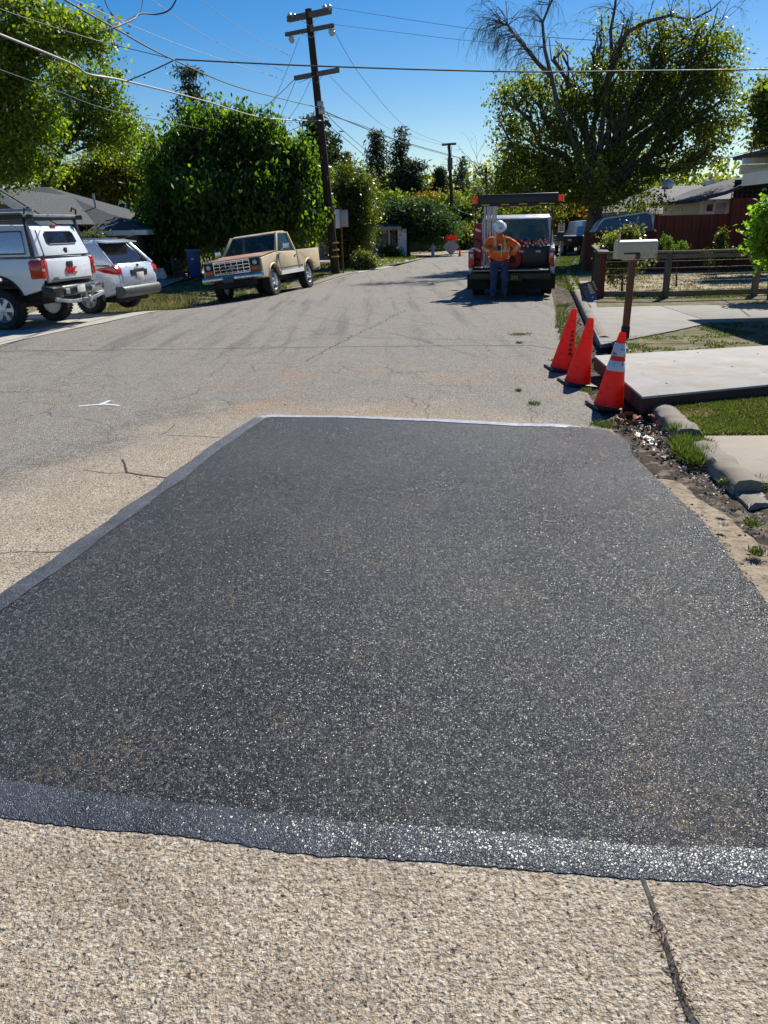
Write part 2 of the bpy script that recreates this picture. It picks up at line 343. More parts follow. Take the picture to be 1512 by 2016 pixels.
def asphalt_old():
    t = NT('worn asphalt with tan dust'); co = t.coord()
    sx = t.n('ShaderNodeSeparateXYZ'); t.l(co, sx.inputs[0]); X, Y = sx.outputs[0], sx.outputs[1]
    big = t.noise(.6, 6, .6); mid = t.noise(3.5, 6, .65)
    h, e, r1, r2, r3 = chips(t, co, 105)
    grey = t.mix(t.maprange(mid, .3, .7), (.225, .210, .185), (.30, .282, .25))
    tan = t.mix(t.maprange(mid, .3, .7), (.42, .335, .24), (.53, .44, .325))
    dx = t.math('DIVIDE', t.math('ADD', X, .35), 3.0); dy = t.math('DIVIDE', t.math('SUBTRACT', Y, 3.3), 4.4)
    d = t.math('SQRT', t.math('ADD', t.math('MULTIPLY', dx, dx), t.math('MULTIPLY', dy, dy)))
    d = t.math('ADD', d, t.math('MULTIPLY', t.math('SUBTRACT', big, .5), .9))
    m = t.maprange(d, .72, 1.12, 1, 0)
    m2 = t.maprange(t.noise(.9, 5, .6, None, .6), .56, .72, 0, .45)
    far = t.maprange(Y, 7, 16, 1, 0)
    m = t.math('MAXIMUM', m, t.math('MULTIPLY', m2, far))
    c = t.mix(m, grey, tan)
    bl = t.math('MULTIPLY', t.maprange(t.noise(1.6, 6, .72, None, .4), .47, .68, 0, .75), t.maprange(Y, 1.9, 3.5, 1.25, .5))
    c = t.mix(bl, c, (.27, .21, .145))
    sp = t.maprange(t.noise(7, 4, .6), .62, .72, 0, .65)
    c = t.mix(sp, c, (.12, .085, .06))
    st = t.math('MULTIPLY', t.maprange(t.noise(1.3, 4, .6), .47, .68), t.math('MULTIPLY', t.maprange(Y, 6.6, 7.3), t.maprange(Y, 8.8, 11, 1, 0)))
    st = t.math('MULTIPLY', st, t.maprange(t.math('ABSOLUTE', X), 1.2, 2.6, 1, 0))
    c = t.mix(t.math('MULTIPLY', st, .7), c, (.40, .24, .14))
    grime = t.maprange(t.noise(1.1, 6, .7, None, .3), .54, .74, 0, .5)
    c = t.mix(t.math('MULTIPLY', grime, t.maprange(Y, 1.5, 6, .8, .6)), c, (.16, .13, .105))
    arc = t.maprange(t.math('ABSOLUTE', t.math('SUBTRACT', d, 1.04)), .0, .12, .7, 0)
    arc = t.math('MULTIPLY', arc, t.maprange(X, -3.5, .3, 1, 0)); arc = t.math('MULTIPLY', arc, t.maprange(t.noise(5, 4), .35, .6))
    c = t.mix(arc, c, (.11, .085, .065))
    # per stone tone
    c = t.mix(t.maprange(r2, .55, 1, 0, .55), c, (.66, .61, .53)); c = t.mix(t.maprange(r3, .6, 1, 0, .55), c, (.16, .145, .13))
    pit = t.math('MULTIPLY', t.maprange(e, .0, .22, .55, 0), t.maprange(t.noise(30, 3, .6), .40, .62))
    rel = t.noise(78, 3, .55); hole = t.maprange(t.noise(62, 3, .6), .58, .68)
    c = t.mix(t.maprange(rel, .34, .5, .55, 0), c, (.10, .08, .06))
    c = t.mix(t.math('MULTIPLY', t.math('MAXIMUM', pit, hole), .9), c, (.03, .024, .018))
    mp = t.n('ShaderNodeMapping'); t.l(co, mp.inputs[0]); mp.inputs['Rotation'].default_value = (0, 0, rad(13)); mp.inputs['Scale'].default_value = (1.6, .09, 1)
    stt = t.maprange(t.noise(1.7, 6, .65, mp.outputs[0]), .48, .70, 0, .6)
    c = t.mix(t.math('MULTIPLY', stt, t.maprange(Y, 7, 14)), c, (.09, .088, .084))
    wv = t.n('ShaderNodeMixRGB'); wv.inputs[0].default_value = .3
    nz = t.n('ShaderNodeTexNoise'); nz.inputs['Scale'].default_value = 2.2; nz.inputs['Detail'].default_value = 6; t.l(co, nz.inputs['Vector'])
    t.l(co, wv.inputs[1]); t.l(nz.outputs['Color'], wv.inputs[2])
    cr = t.vor(.95, 'DISTANCE_TO_EDGE', wv.outputs[0]); crm = t.maprange(cr, .0, .012, 1, 0)
    crm = t.math('MULTIPLY', crm, t.maprange(t.noise(.5, 3), .46, .58)); crm = t.math('MULTIPLY', crm, t.maprange(Y, 4.5, 8))
    cr2 = t.vor(3.3, 'DISTANCE_TO_EDGE', wv.outputs[0]); cm2 = t.math('MULTIPLY', t.maprange(cr2, 0, .022, 1, 0), t.math('MULTIPLY', t.maprange(t.noise(.7, 3, .5), .47, .60), t.maprange(Y, 6.5, 9)))
    crm = t.math('MAXIMUM', crm, cm2)
    c = t.mix(t.math('MULTIPLY', crm, .5), c, (.04, .035, .03))
    h = t.math('ADD', t.math('MULTIPLY', h, .35), t.math('MULTIPLY', rel, 4.2)); h = t.math('SUBTRACT', h, t.math('MULTIPLY', hole, 1.1)); h = t.math('SUBTRACT', h, t.math('MULTIPLY', crm, 1.2))
    return t.fin(c, t.maprange(mid, .3, .7, .82, .95), 0, t.bump(h, .9, .0042), .25)

def asphalt_new():
    t = NT('fresh black asphalt patch'); co = t.coord(); h, e, r1, r2, r3 = chips(t, co, 150); hb, eb, q1, q2, q3 = chips(t, co, 62)
    mid = t.noise(2.2, 5, .6); low = t.noise(.8, 3, .6)
    c = t.mix(t.maprange(mid, .3, .7), (.010, .0105, .012), (.021, .022, .024))
    c = t.mix(t.math('MULTIPLY', t.maprange(r2, .45, 1, 0, .85), t.maprange(low, .3, .7, .6, 1)), c, (.15, .152, .155))
    c = t.mix(t.maprange(q2, .86, .93, 0, .6), c, (.19, .185, .175))
    c = t.mix(t.maprange(r3, .985, .995, 0, .7), c, (.40, .37, .32))
    brn = t.math('MULTIPLY', t.maprange(t.noise(1.7, 4), .5, .64), t.maprange(t.noise(45, 2), .5, .62))
    c = t.mix(t.math('MULTIPLY', brn, .55), c, (.19, .13, .075))
    dark = t.math('MAXIMUM', t.maprange(e, 0, .10, .9, 0), t.math('MULTIPLY', t.maprange(t.noise(58, 2, .5), .54, .64), .9))
    c = t.mix(dark, c, (.004, .004, .005))
    hh = t.math('ADD', t.math('MULTIPLY', h, .8), t.math('MULTIPLY', t.noise(58, 2, .5), -1.6)); hh = t.math('ADD', hh, t.math('MULTIPLY', hb, .5))
    tone = t.maprange(t.noise(.45, 3, .5), .35, .65, -.06, .08)
    r = t.math('ADD', t.maprange(r1, 0, 1, .30, .52), tone)
    return t.fin(c, r, 0, t.bump(hh, 1.0, .0042), .6)

def tar_seal():
    t = NT('glossy black edge sealant'); co = t.coord(); h, e, r1, r2, r3 = chips(t, co, 120)
    c = t.mix(t.maprange(t.noise(5, 5), .3, .7), (.014, .018, .026), (.055, .065, .085))
    c = t.mix(t.maprange(e, 0, .12, .85, 0), c, (.004, .005, .008)); h = t.math('ADD', h, t.math('MULTIPLY', t.noise(45, 3, .6), 2.0))
    t.b.inputs['Coat Weight'].default_value = 0; t.b.inputs['Coat Roughness'].default_value = .42
    return t.fin(c, t.maprange(r1, 0, 1, .36, .52), 0, t.bump(h, .72, .0045), 1.0)

def concrete(name, col, dark=(.2, .18, .15), bs=70, st=.4, stain=0):
    t = NT(name); n1 = t.noise(2.5, 6, .65); n2 = t.noise(60, 4)
    c = t.mix(t.maprange(n1, .3, .72), tuple(x * .82 for x in col), col)
    c = t.mix(t.maprange(t.noise(7, 6, .7), .56, .74, 0, .5), c, dark)
    c = t.mix(t.maprange(n2, .58, .72, 0, .45), c, tuple(x * .5 for x in col))
    if stain: c = t.mix(t.maprange(t.noise(1.3, 6, .7, None, .5), .46, .66, 0, stain), c, (.33, .26, .18)); c = t.mix(t.maprange(t.noise(3.1, 6, .75), .58, .66, 0, stain * .8), c, (.16, .145, .125))
    oi = t.n('ShaderNodeObjectInfo').outputs['Random']
    c = t.mix(t.math('MULTIPLY', oi, .15), c, (.25, .24, .21))
    return t.fin(c, .9, 0, t.bump(n2, st, .004), .3)

def soil(name, c1, c2, c3=None, sc=1.2):
    t = NT(name); n1 = t.noise(sc, 7, .65); n2 = t.noise(30, 5, .7)
    c = t.mix(t.maprange(n1, .38, .62), c1, c2)
    if c3: c = t.mix(t.maprange(t.noise(sc * 2.7, 5, .6), .5, .62), c, c3)
    c = t.mix(t.maprange(n2, .45, .7, 0, .6), c, tuple(x * .4 for x in c1))
    return t.fin(c, .95, 0, t.bump(n2, .8, .02), .2)

A_OLD, A_NEW, A_TAR = asphalt_old(), asphalt_new(), tar_seal()
C_WALK = concrete('grey path concrete', (.30, .29, .265), stain=.35)
C_DRIVE = concrete('pale driveway concrete', (.46, .43, .37), (.3, .27, .22))
C_KERB = concrete('dirty kerb concrete', (.25, .215, .17), (.07, .058, .045), 55, 1.0)
C_SLAB = concrete('tan aggregate slab', (.37, .325, .265), (.26, .22, .17), 90, .8, .3)
C_PLATE = concrete('whitewashed ramp top', (.43, .41, .385), (.26, .215, .16), 30, .5, .55)
S_GROUND = soil('dry ground', (.15, .12, .075), (.24, .19, .12), (.07, .09, .03))
S_DIRT = soil('dark gutter soil', (.035, .026, .02), (.08, .06, .042), (.2, .16, .115), 3)
S_LAWN = soil('patchy lawn soil', (.13, .115, .055), (.24, .19, .12), (.09, .115, .04), 3.0)
S_STRAW = soil('straw coloured yard', (.34, .26, .18), (.42, .34, .24), (.12, .13, .05), 1.0)
S_SAND = soil('sandy concrete gutter edge', (.3, .24, .17), (.38, .31, .22), (.2, .16, .11), 4)

# ------------------------------------------------------------------ terrain heights
LEFT = [(-6.9, 6), (-6.5, 10), (-6.19, 12.76), (-5.93, 14.18), (-5.5, 15.66), (-5.0, 18.0), (-4.35, 20.5), (-2.2, 26.1), (-1.79, 27.2), (-.6, 32), (.84, 36.4), (3.16, 47), (6.56, 54.1), (13.2, 56.5), (30, 61), (60, 66)]
RIGHT = [(1.5, -2), (1.6, 1.5), (1.68, 3.0), (1.74, 3.45), (1.84, 4.22), (1.83, 5.12), (1.93, 5.93), (2.0, 6.5), (2.08, 7.21), (2.29, 8.63), (2.6, 10.69), (3.09, 13.5), (4.02, 18.2), (5.8, 27.3), (8.8, 38), (11, 43), (16, 48), (32, 53), (62, 58)]
def interp(line, n):
    pts = [Vector(p) for p in line]; d = [0]
    for a, b in zip(pts, pts[1:]): d.append(d[-1] + (b - a).length)
    out = []
    for k in range(n + 1):
        s = (k / n) ** 1.6 * d[-1]; i = max(j for j in range(len(d)) if d[j] <= s + 1e-9); i = min(i, len(pts) - 2)
        out.append(pts[i].lerp(pts[i + 1], (s - d[i]) / (d[i + 1] - d[i])))
    return out
def xr(y):
    for (x0, y0), (x1, y1) in zip(RIGHT, RIGHT[1:]):
        if y0 <= y <= y1: return x0 + (x1 - x0) * (y - y0) / (y1 - y0)
    return 1.5 if y < 0 else 62
def sst(a, b, x):
    t = max(0, min(1, (x - a) / (b - a))); return t * t * (3 - 2 * t)
def Z(x, y):
    s = -(x + 2.75) * .96 + (y - 21.85) * .28
    z = -min(max(s, 0) * .12, .24) * sst(17.5, 20.5, y) * sst(31, 26, y)
    if 3 < y < 26 and x > 0: z -= .07 * sst(-.55, .1, x - xr(y)) * sst(5.5, 7, y)
    return z

def grid_mesh(name, rows, mat, zoff, kind='structure', zf=Z, parent=None):
    vs = [(p[0], p[1], zf(p[0], p[1]) + zoff) for r in rows for p in r]; m = len(rows[0])
    fs = [(i * m + j, i * m + j + 1, (i + 1) * m + j + 1, (i + 1) * m + j) for i in range(len(rows) - 1) for j in range(m - 1)]
    me = bpy.data.meshes.new(name); me.from_pydata(vs, [], fs); me.shade_smooth()
    o = link(name, me, mat, parent)
    if kind: o['kind'] = kind
    return o
def strip(name, A, B, n, m, mat, zoff, kind='structure', zf=Z, jit=0, parent=None):
    a, b = interp(A, n), interp(B, n); rnd = random.Random(len(name) + n)
    rows = []
    for p, q in zip(a, b):
        row = [p.lerp(q, j / m) for j in range(m + 1)]
        if jit: row[0] = row[0] + Vector((rnd.uniform(-jit, jit), rnd.uniform(-jit, jit))); row[-1] = row[-1] + Vector((rnd.uniform(-jit, jit), rnd.uniform(-jit, jit)))
        rows.append(row)
    return grid_mesh(name, rows, mat, zoff, kind, zf, parent)
def poly_sheet(name, pts, mat, z, th=0, kind='structure', bevel=0, parent=None, wob=0, seed=1):
    pts = [Vector((p[0], p[1], z)) for p in pts]
    if wob:
        rr = random.Random(seed); out = []
        for a, b in zip(pts, pts[1:] + pts[:1]):
            k = max(1, int((b - a).length / .045))
            for i in range(k):
                q = a.lerp(b, i / k)
                if i: q += Vector((noise.noise(q * 3 + Vector((seed, 0, 0))), noise.noise(q * 3 + Vector((0, 0, seed))), 0)) * wob * 1.6 + Vector((rr.uniform(-wob, wob), rr.uniform(-wob, wob), 0)) * .5
                out.append(q)
        pts = out
    mb = MB()
    if th: mb.slab(pts, th, (0, 0, 1))
    else: mb.add(pts, [tuple(range(len(pts)))])
    o = mb.build(name, mat, parent, bevel)
    if not th:
        for q in o.data.polygons:
            if q.normal.z < 0: o.data.flip_normals(); break
    if kind: o['kind'] = kind
    return o

# ground
xs = [-900, -300, -120, -60, -35, -24] + [-18 + i for i in range(0, 19)] + [1 + .5 * i for i in range(12)] + [8, 10, 14, 20, 35, 70, 150, 400, 900]
ys = [-60, -20, -6, 0, 3] + [4 + .5 * i for i in range(60)] + [36, 42, 50, 65, 90, 140, 300, 900, 2500]
def Zg(x, y): return Z(x, y)
grid_mesh('ground', [[(x, y) for x in xs] for y in ys], S_GROUND, -.12, 'structure', Zg)
strip('road', LEFT, RIGHT, 150, 34, A_OLD, 0)
# the near field of the road to the left of and under the camera
_a = [(-30, -8), (-30, 6)]
grid_mesh('road_near_camera', [[(-40, -10), (-6.9, -10), (1.5, -10)], [(-40, -2), (-6.9, -2), (1.5, -2)], [(-40, 6), (-6.9, 6), (1.4, -1.9)]], A_OLD, -.004, 'structure', lambda x, y: 0)

# ------------------------------------------------------------------ asphalt patch and its sealed edge
pL = [(-2.35, 1.93), (-2.0, 2.75), (-1.83, 3.27), (-1.70, 3.95), (-1.59, 4.56), (-1.46, 5.2), (-1.39, 5.73), (-1.25, 6.4), (-1.12, 7.02)]
pT = [(-1.02, 7.08), (-.4, 6.98), (.49, 6.74), (1.2, 6.5), (1.6, 6.42), (1.88, 6.26)]
pR = [(1.95, 5.9), (1.86, 5.45), (1.85, 5.12), (1.84, 4.6), (1.86, 4.22), (1.76, 3.45), (1.70, 3.0), (1.72, 2.3), (1.7, 1.6)]
pB = [(.98, 1.61), (.67, 1.63), (.18, 1.71), (-.2, 1.74), (-.55, 1.82), (-1.2, 1.96)]
patch = poly_sheet('asphalt_patch', pL + pT + pR + pB, A_NEW, .016, .05, wob=.012, seed=3)
def ribbon(name, line, wid, mat, z, kind='structure', seed=1, jit=.25, th=.0, step=.04, side=0, zr_=None):
    rr = random.Random(seed); pts = [Vector((p[0], p[1], 0)) for p in line]; out = []
    for a, b in zip(pts, pts[1:]):
        k = max(1, int((b - a).length / step)); out += [a.lerp(b, i / k) for i in range(k)]
    out.append(pts[-1]); vs = []; fs = []
    for i, p in enumerate(out):
        d = (out[min(i + 1, len(out) - 1)] - out[max(0, i - 1)]).normalized(); nn = Vector((-d.y, d.x, 0))
        jj = jit * (.5 + 1.3 * noise.noise(p * 5 + Vector((seed, 0, 0))))
        wl = wid if not callable(wid) else wid(i / len(out))
        w1 = wl * (.5 + side) * (1 + noise.noise(p * 2.2 + Vector((seed, 3, 0))) * jit + (noise.noise(p * 31 + Vector((0, seed, 0))) + noise.noise(p * 12 + Vector((3, seed, 0)))) * jj * .3 + rr.uniform(-jit, jit) * .12)
        w2 = wl * (.5 - side) * (1 + noise.noise(p * 2.2 + Vector((9, seed, 0))) * jit + (noise.noise(p * 31 + Vector((0, seed, 0))) + noise.noise(p * 12 + Vector((3, seed, 0)))) * jj * .3 + rr.uniform(-jit, jit) * .12)
        zz = z + Z(p.x, p.y)
        vs += [p + nn * w1 + Vector((0, 0, zz)), p + Vector((0, 0, zz + th)), p - nn * w2 + Vector((0, 0, zz if zr_ is None else zr_))]
    for i in range(len(out) - 1):
        fs += [(3 * i, 3 * i + 1, 3 * i + 4, 3 * i + 3), (3 * i + 1, 3 * i + 2, 3 * i + 5, 3 * i + 4)]
    me = bpy.data.meshes.new(name); me.from_pydata(vs, [], fs); me.shade_smooth(); 
    o = link(name, me, mat)
    if o.data.polygons[0].normal.z < 0: o.data.flip_normals()
    if kind: o['kind'] = kind
    return o
ribbon('sealant_strip_front', [(-2.35, 1.99), (-1.24, 1.95), (-.6, 1.83), (-.26, 1.77), (.18, 1.70), (.47, 1.655), (.67, 1.625), (1.0, 1.60), (1.7, 1.60)], lambda t: .13 - .03 * t, A_TAR, .0215, seed=4, jit=.42, th=.0, step=.012, zr_=.003)
ribbon('sealant_strip_left', pL, .12, A_TAR, .0205, seed=6, jit=.4, th=.002, step=.03, side=.1)
ribbon('sealant_strip_back', [(-1.12, 7.05)] + pT, .085, surf('pale sealant', (.36, .38, .42), .4, 0, .25, 20, .6, 90, .004), .021, seed=8, jit=.5, th=.003, step=.03)  # back strip is a paler blue grey than the other two

# cracks in the old asphalt
CR = [([(1262, 1722), (1282, 1790), (1300, 1850), (1322, 1910), (1345, 1960), (1385, 2040)], .02),
      ([(240, 905), (246, 922), (248, 932), (300, 938), (352, 942)], .022), ([(248, 932), (210, 932), (165, 926)], .014),
      ([(330, 858), (385, 858), (440, 862)], .014), ([(0, 1090), (60, 1086), (140, 1086)], .014), ([(345, 836), (332, 850), (316, 858)], .016),
      ([(300, 800), (340, 790), (390, 770), (455, 740)], .014), ([(410, 742), (460, 705), (520, 690), (600, 664)], .014),
      ([(0, 770), (60, 771), (120, 768)], .014), ([(850, 830), (846, 815), (838, 800), (850, 780)], .012), ([(1150, 800), (1152, 820), (1160, 838)], .014),
      ([(1060, 838), (1050, 815), (1062, 790)], .011), ([(560, 668), (700, 664), (860, 668), (1060, 674)], .022), ([(600, 712), (660, 680), (740, 640), (800, 610)], .03)]
for i, (L, wd) in enumerate(CR):
    rr = random.Random(i); pts = []
    q = [G(*p) for p in L]
    for a, b in zip(q, q[1:]):
        k = max(2, int((b - a).length / .05))
        for j in range(k):
            c = a.lerp(b, j / k); am = .006 if i < 6 else .035; pts.append((c.x + noise.noise(c * 4) * am * 3 + rr.uniform(-.3, .3) * am, c.y + noise.noise(c * 5) * am * 3 + rr.uniform(-.4, .4) * am))
    pts.append((q[-1].x, q[-1].y))
    ribbon('pavement_crack', pts, wd * (.8 if i < 2 else .5), M_['tar'], .0025, seed=i, jit=.9, step=.02)
# chalk mark on the road
ribbon('paint_mark', [tuple(G(155, 800)[:2]), tuple(G(205, 796)[:2]), tuple(G(236, 799)[:2])], .035, M_['sign_white'], .004, seed=2, jit=.8)
ribbon('paint_mark', [tuple(G(195, 798)[:2]), tuple(G(216, 789)[:2])], .05, M_['sign_white'], .0045, seed=3, jit=.8)

# ------------------------------------------------------------------ right verge: gutter, kerb, paths, lawns
KR = [(2.15, -4), (2.15, 1.2), (2.2, 2.6), (2.22, 3.6), (2.27, 4.5), (2.42, 5.6), (2.62, 7.0), (2.85, 8.6), (3.15, 10.6), (3.7, 13.5), (4.6, 18.0), (6.45, 27.3), (9.4, 38), (11.4, 42)]
RR = [(1.5, -4)] + [p for p in RIGHT if 1 < p[1] < 44]
strip('gutter', [(p[0] - .12, p[1]) for p in RR], KR, 90, 5, S_DIRT, -.018, zf=lambda x, y: Z(x, y) - .0 + .02 * noise.noise(Vector((x * 4, y * 4, 0))), jit=.015)
sand = [(1.80, 5.0), (1.76, 4.2), (1.66, 3.4), (1.63, 2.6), (1.6, 1.5), (1.5, -4), (2.05, -4), (2.05, 1.5), (2.08, 2.6), (2.0, 3.6), (2.02, 4.3), (1.95, 4.9)]
poly_sheet('gutter_apron', sand, S_SAND, .008, .04, wob=.02, seed=11)
# kerb made of separate concrete pieces
kerb = empty('kerb', (0, 0, 0)); kerb['kind'] = 'structure'
def kerb_piece(a, b, wdt=.17, hgt=.13, z0=-.05):
    a, b = Vector((*a, z0)), Vector((*b, z0)); d = b - a; L = d.length - .015; ang = math.atan2(d.y, d.x)
    mb = MB(); n = max(4, int(L / (.035 if L < 1.2 else .12))); R = Matrix.Rotation(ang, 3, 'Z'); prof = [(-wdt / 2, -.06), (-wdt / 2, hgt * .55), (-wdt * .33, hgt * .9), (0, hgt), (wdt * .36, hgt * .93), (wdt / 2, hgt * .7), (wdt / 2, -.06)]
    rings = []
    for i in range(n + 1):
        x = L * i / n; ring = []
        for (yy, zz) in prof:
            v = R @ Vector((x, yy, zz)) + a
            v += Vector((0, 0, 1)) * (noise.noise(v * 6) * .018 + noise.noise(v * 22) * .009 - .03 * max(0, noise.noise(v * 3 + Vector((4, 0, 0))) - .25)) + Vector((1, 0, 0)) * noise.noise(v * 5) * .012; ring.append(v)
        rings.append(ring)
    k = len(prof); vs = [v for r in rings for v in r]
    fs = [(i * k + j, i * k + j + 1, (i + 1) * k + j + 1, (i + 1) * k + j) for i in range(n) for j in range(k - 1)] + [tuple(range(k)), tuple(range(n * k + k - 1, n * k - 1, -1))]
    mb.add(vs, fs); mb.build('kerb_stone', C_KERB, kerb, smooth=True, angle=50)
kerb_piece((2.33, 4.62), (2.40, 5.55), .2, .15)
kerb_piece((2.31, 4.35), (2.33, 4.6), .19, .08)
kerb_piece((2.5, 6.05), (2.62, 7.1), .22, .12)
kp = interp(KR, 60); acc = []
last = None
for p in kp:
    if p.y < 10.7: continue
    if last is None: last = p; continue
    if (p - last).length >= 1.4 or p.y > 40:
        kerb_piece(tuple(last), tuple(p), .18, .12); last = p
# lawns, paths (right)
lawnR = [(5.2, -4), (3.6, .5), (3.5, 2.6), (3.2, 3.6), (2.9, 4.4), (2.42, 4.72), (2.52, 5.6), (2.72, 7.0), (2.95, 8.6), (3.25, 10.6), (3.8, 13.5), (4.7, 18.0), (6.55, 27.3), (9.6, 38), (11.6, 42), (18, 46), (40, 48), (60, 30), (40, -4)]
poly_sheet('lawn_right', lawnR, S_LAWN, .03, .2)
strip('bare_soil', [(2.02, -4), (2.02, 1.2), (2.06, 3.0), (2.1, 3.9), (2.2, 4.5), (2.3, 4.75)], [(5.5, -4), (3.9, 1.2), (3.7, 3.0), (3.4, 3.9), (3.2, 4.5), (3.1, 4.8)], 40, 16, S_DIRT, .0, zf=lambda x, y: -.012 + .06 * sst(2.05, 2.7, x) + .0 - .028 * (1 - sst(2.1, 2.5, x)) + .03 * noise.noise(Vector((x * 5, y * 5, 0))) * sst(2.0, 2.3, x))
path1 = [G(1183, 676, .05), G(1150, 607, .05), G(1165, 598, .05), G(1512, 597, .05), (14, 15.8), (14, 11.5), G(1512, 630, .05), G(1325, 652, .05)]
walk = empty('driveway_path', (0, 0, 0)); walk['kind'] = 'structure'
pa = [G(1183, 678, .05), G(1150, 606, .05), G(1300, 602, .05), G(1400, 634, .05), G(1330, 650, .05)]
pb = [G(1302, 602, .05), G(1700, 596, .05), G(1700, 622, .05), G(1402, 634, .05)]
for pp in (pa, pb):
    MB().slab(pp, .06, (0, 0, 1)).build('concrete_slab', C_WALK, walk, bevel=.006)
sl = empty('front_path', (0, 0, 0)); sl['kind'] = 'structure'
MB().slab([G(1384, 858, .06), G(1512, 857, .06), (6.5, 5.9, .06), (6.5, 4.7, .06), G(1512, 950, .06), G(1462, 950, .06)], .07, (0, 0, 1)).build('concrete_slab', C_SLAB, sl, bevel=.006)
poly_sheet('straw_yard', [(5.3, 18.2), (6.2, 22.5), (8.3, 26.5), (18, 26.5), (16, 18.0)], S_STRAW, .036, .05, wob=.03)
strip('verge_concrete', [(3.12, 10.2), (3.95, 14.2), (4.75, 18.2), (5.9, 23.5)], [(3.3, 10.2), (4.5, 16.4), (5.05, 18.2), (6.15, 23.5)], 20, 3, C_WALK, .038, zf=lambda x, y: .02 * noise.noise(Vector((x * 2, y * 2, 0))), jit=.03)

# ramp plate over the gutter
ramp = empty('driveway_ramp', (0, 0, 0), label='long low ramp with whitewashed top and rusty brown sides bridging the gutter', cat='ramp')
zt = .15
A, B, C_, D = G(1170, 700, zt), G(1265, 781, zt), G(1512, 757, zt), G(1512, 680, zt)
Ce, De = B + (C_ - B) * 2.2, A + (D - A) * 1.9
MB().slab([A, B, Ce, De], .022, (0, 0, 1)).build('top_sheet', C_PLATE, ramp, bevel=.003)
def inset(p, q, e): return p + (q - p).normalized() * e
mbx = MB()
for p, q in ((A, B), (B, Ce), (Ce, De), (De, A)):
    p1, q1 = inset(p, q, .01), inset(q, p, .01); c = (p1 + q1) / 2; inn = ((A + B + Ce + De) / 4 - c); inn.z = 0; inn = inn.normalized() * .02
    dz = Vector((0, 0, -.095))
    MB().bar(p1 + inn + dz, q1 + inn + dz, .03, .14).build('side_board', M_['rust'], ramp, bevel=.003)
for (u, v) in ((.35, .3), (.62, .55), (.2, .8), (.8, .25), (.5, .1), (.9, .9)):
    c = A.lerp(De, u * .6).lerp(B.lerp(Ce, u * .6), v); MB().lathe([(.011, 0), (.011, .004), (.004, .005)], 8, c + Vector((0, 0, .0005))).build('bolt', M_['rust'], ramp)

# ------------------------------------------------------------------ left side: gutter lip, driveway, walk, lawn
strip('gutter_lip_left', [(p[0] - .02, p[1]) for p in LEFT[:11]], [(p[0] - .45, p[1] + .1) for p in LEFT[:11]], 70, 3, C_DRIVE, .006, jit=.02)
drv = empty('driveway_left', (0, 0, 0)); drv['kind'] = 'structure'
def zslab(name, corners, mat, z, parent, n=6, gap=0):
    a, b, c, d = [Vector(p) for p in corners]
    rows = [[a.lerp(b, i / n).lerp(d.lerp(c, i / n), j / n) for j in range(n + 1)] for i in range(n + 1)]
    return grid_mesh(name, rows, mat, z, None, Z, parent)
for (x0, x1) in ((-6.9, -8.9), (-8.93, -12), (-12.03, -18)):
    for (t0, t1) in ((0, .48), (.49, 1)):
        def edge(x, t): return (x + (.0 if x < -7 else 1.05 * t + .52), 12.7 + t * 6.4 + (abs(x) - 6.9) * .12)
        zslab('concrete_slab', [edge(x0, t0), edge(x0, t1), edge(x1, t1), edge(x1, t0)], C_DRIVE, .012, drv)
strip('sidewalk_left', [(-5.35, 18.9), (-4.95, 20.6), (-2.75, 26.0), (-1.2, 32)], [(-5.0, 18.9), (-4.5, 20.6), (-2.3, 26.0), (-.7, 32)], 30, 3, C_KERB, .03)
strip('lawn_left', [(-7.6, 19.3), (-8.2, 25), (-6.6, 32), (-4, 40), (0, 46)], [(-5.3, 19.0), (-4.9, 20.8), (-2.75, 26.1), (-1.1, 32), (1.4, 40)], 30, 8, S_LAWN, .02)
strip('footpath_left', [(-9.0, 19.6), (-9.4, 25), (-8.6, 33), (-6.8, 40)], [(-7.6, 19.3), (-8.1, 25), (-6.9, 32.5), (-5.4, 38.5)], 30, 4, C_DRIVE, .028)
poly_sheet('dry_bed', [(-1.1, 32), (1.3, 39.5), (3.0, 46.3), (0, 46), (-2.6, 42), (-4.2, 36), (-2.9, 31)], S_STRAW, .012, .02, wob=.05)
poly_sheet('driveway_far', [(1.0, 38.9), (1.9, 42.2), (-.5, 46.5), (-4.5, 47.5), (-4, 43.5)], C_WALK, .024, .02)
poly_sheet('verge_far', [(3.3, 47.8), (6.8, 54.6), (13, 57.2), (13, 60), (5.5, 57.5), (1.8, 50)], S_STRAW, .03, .05, wob=.08)

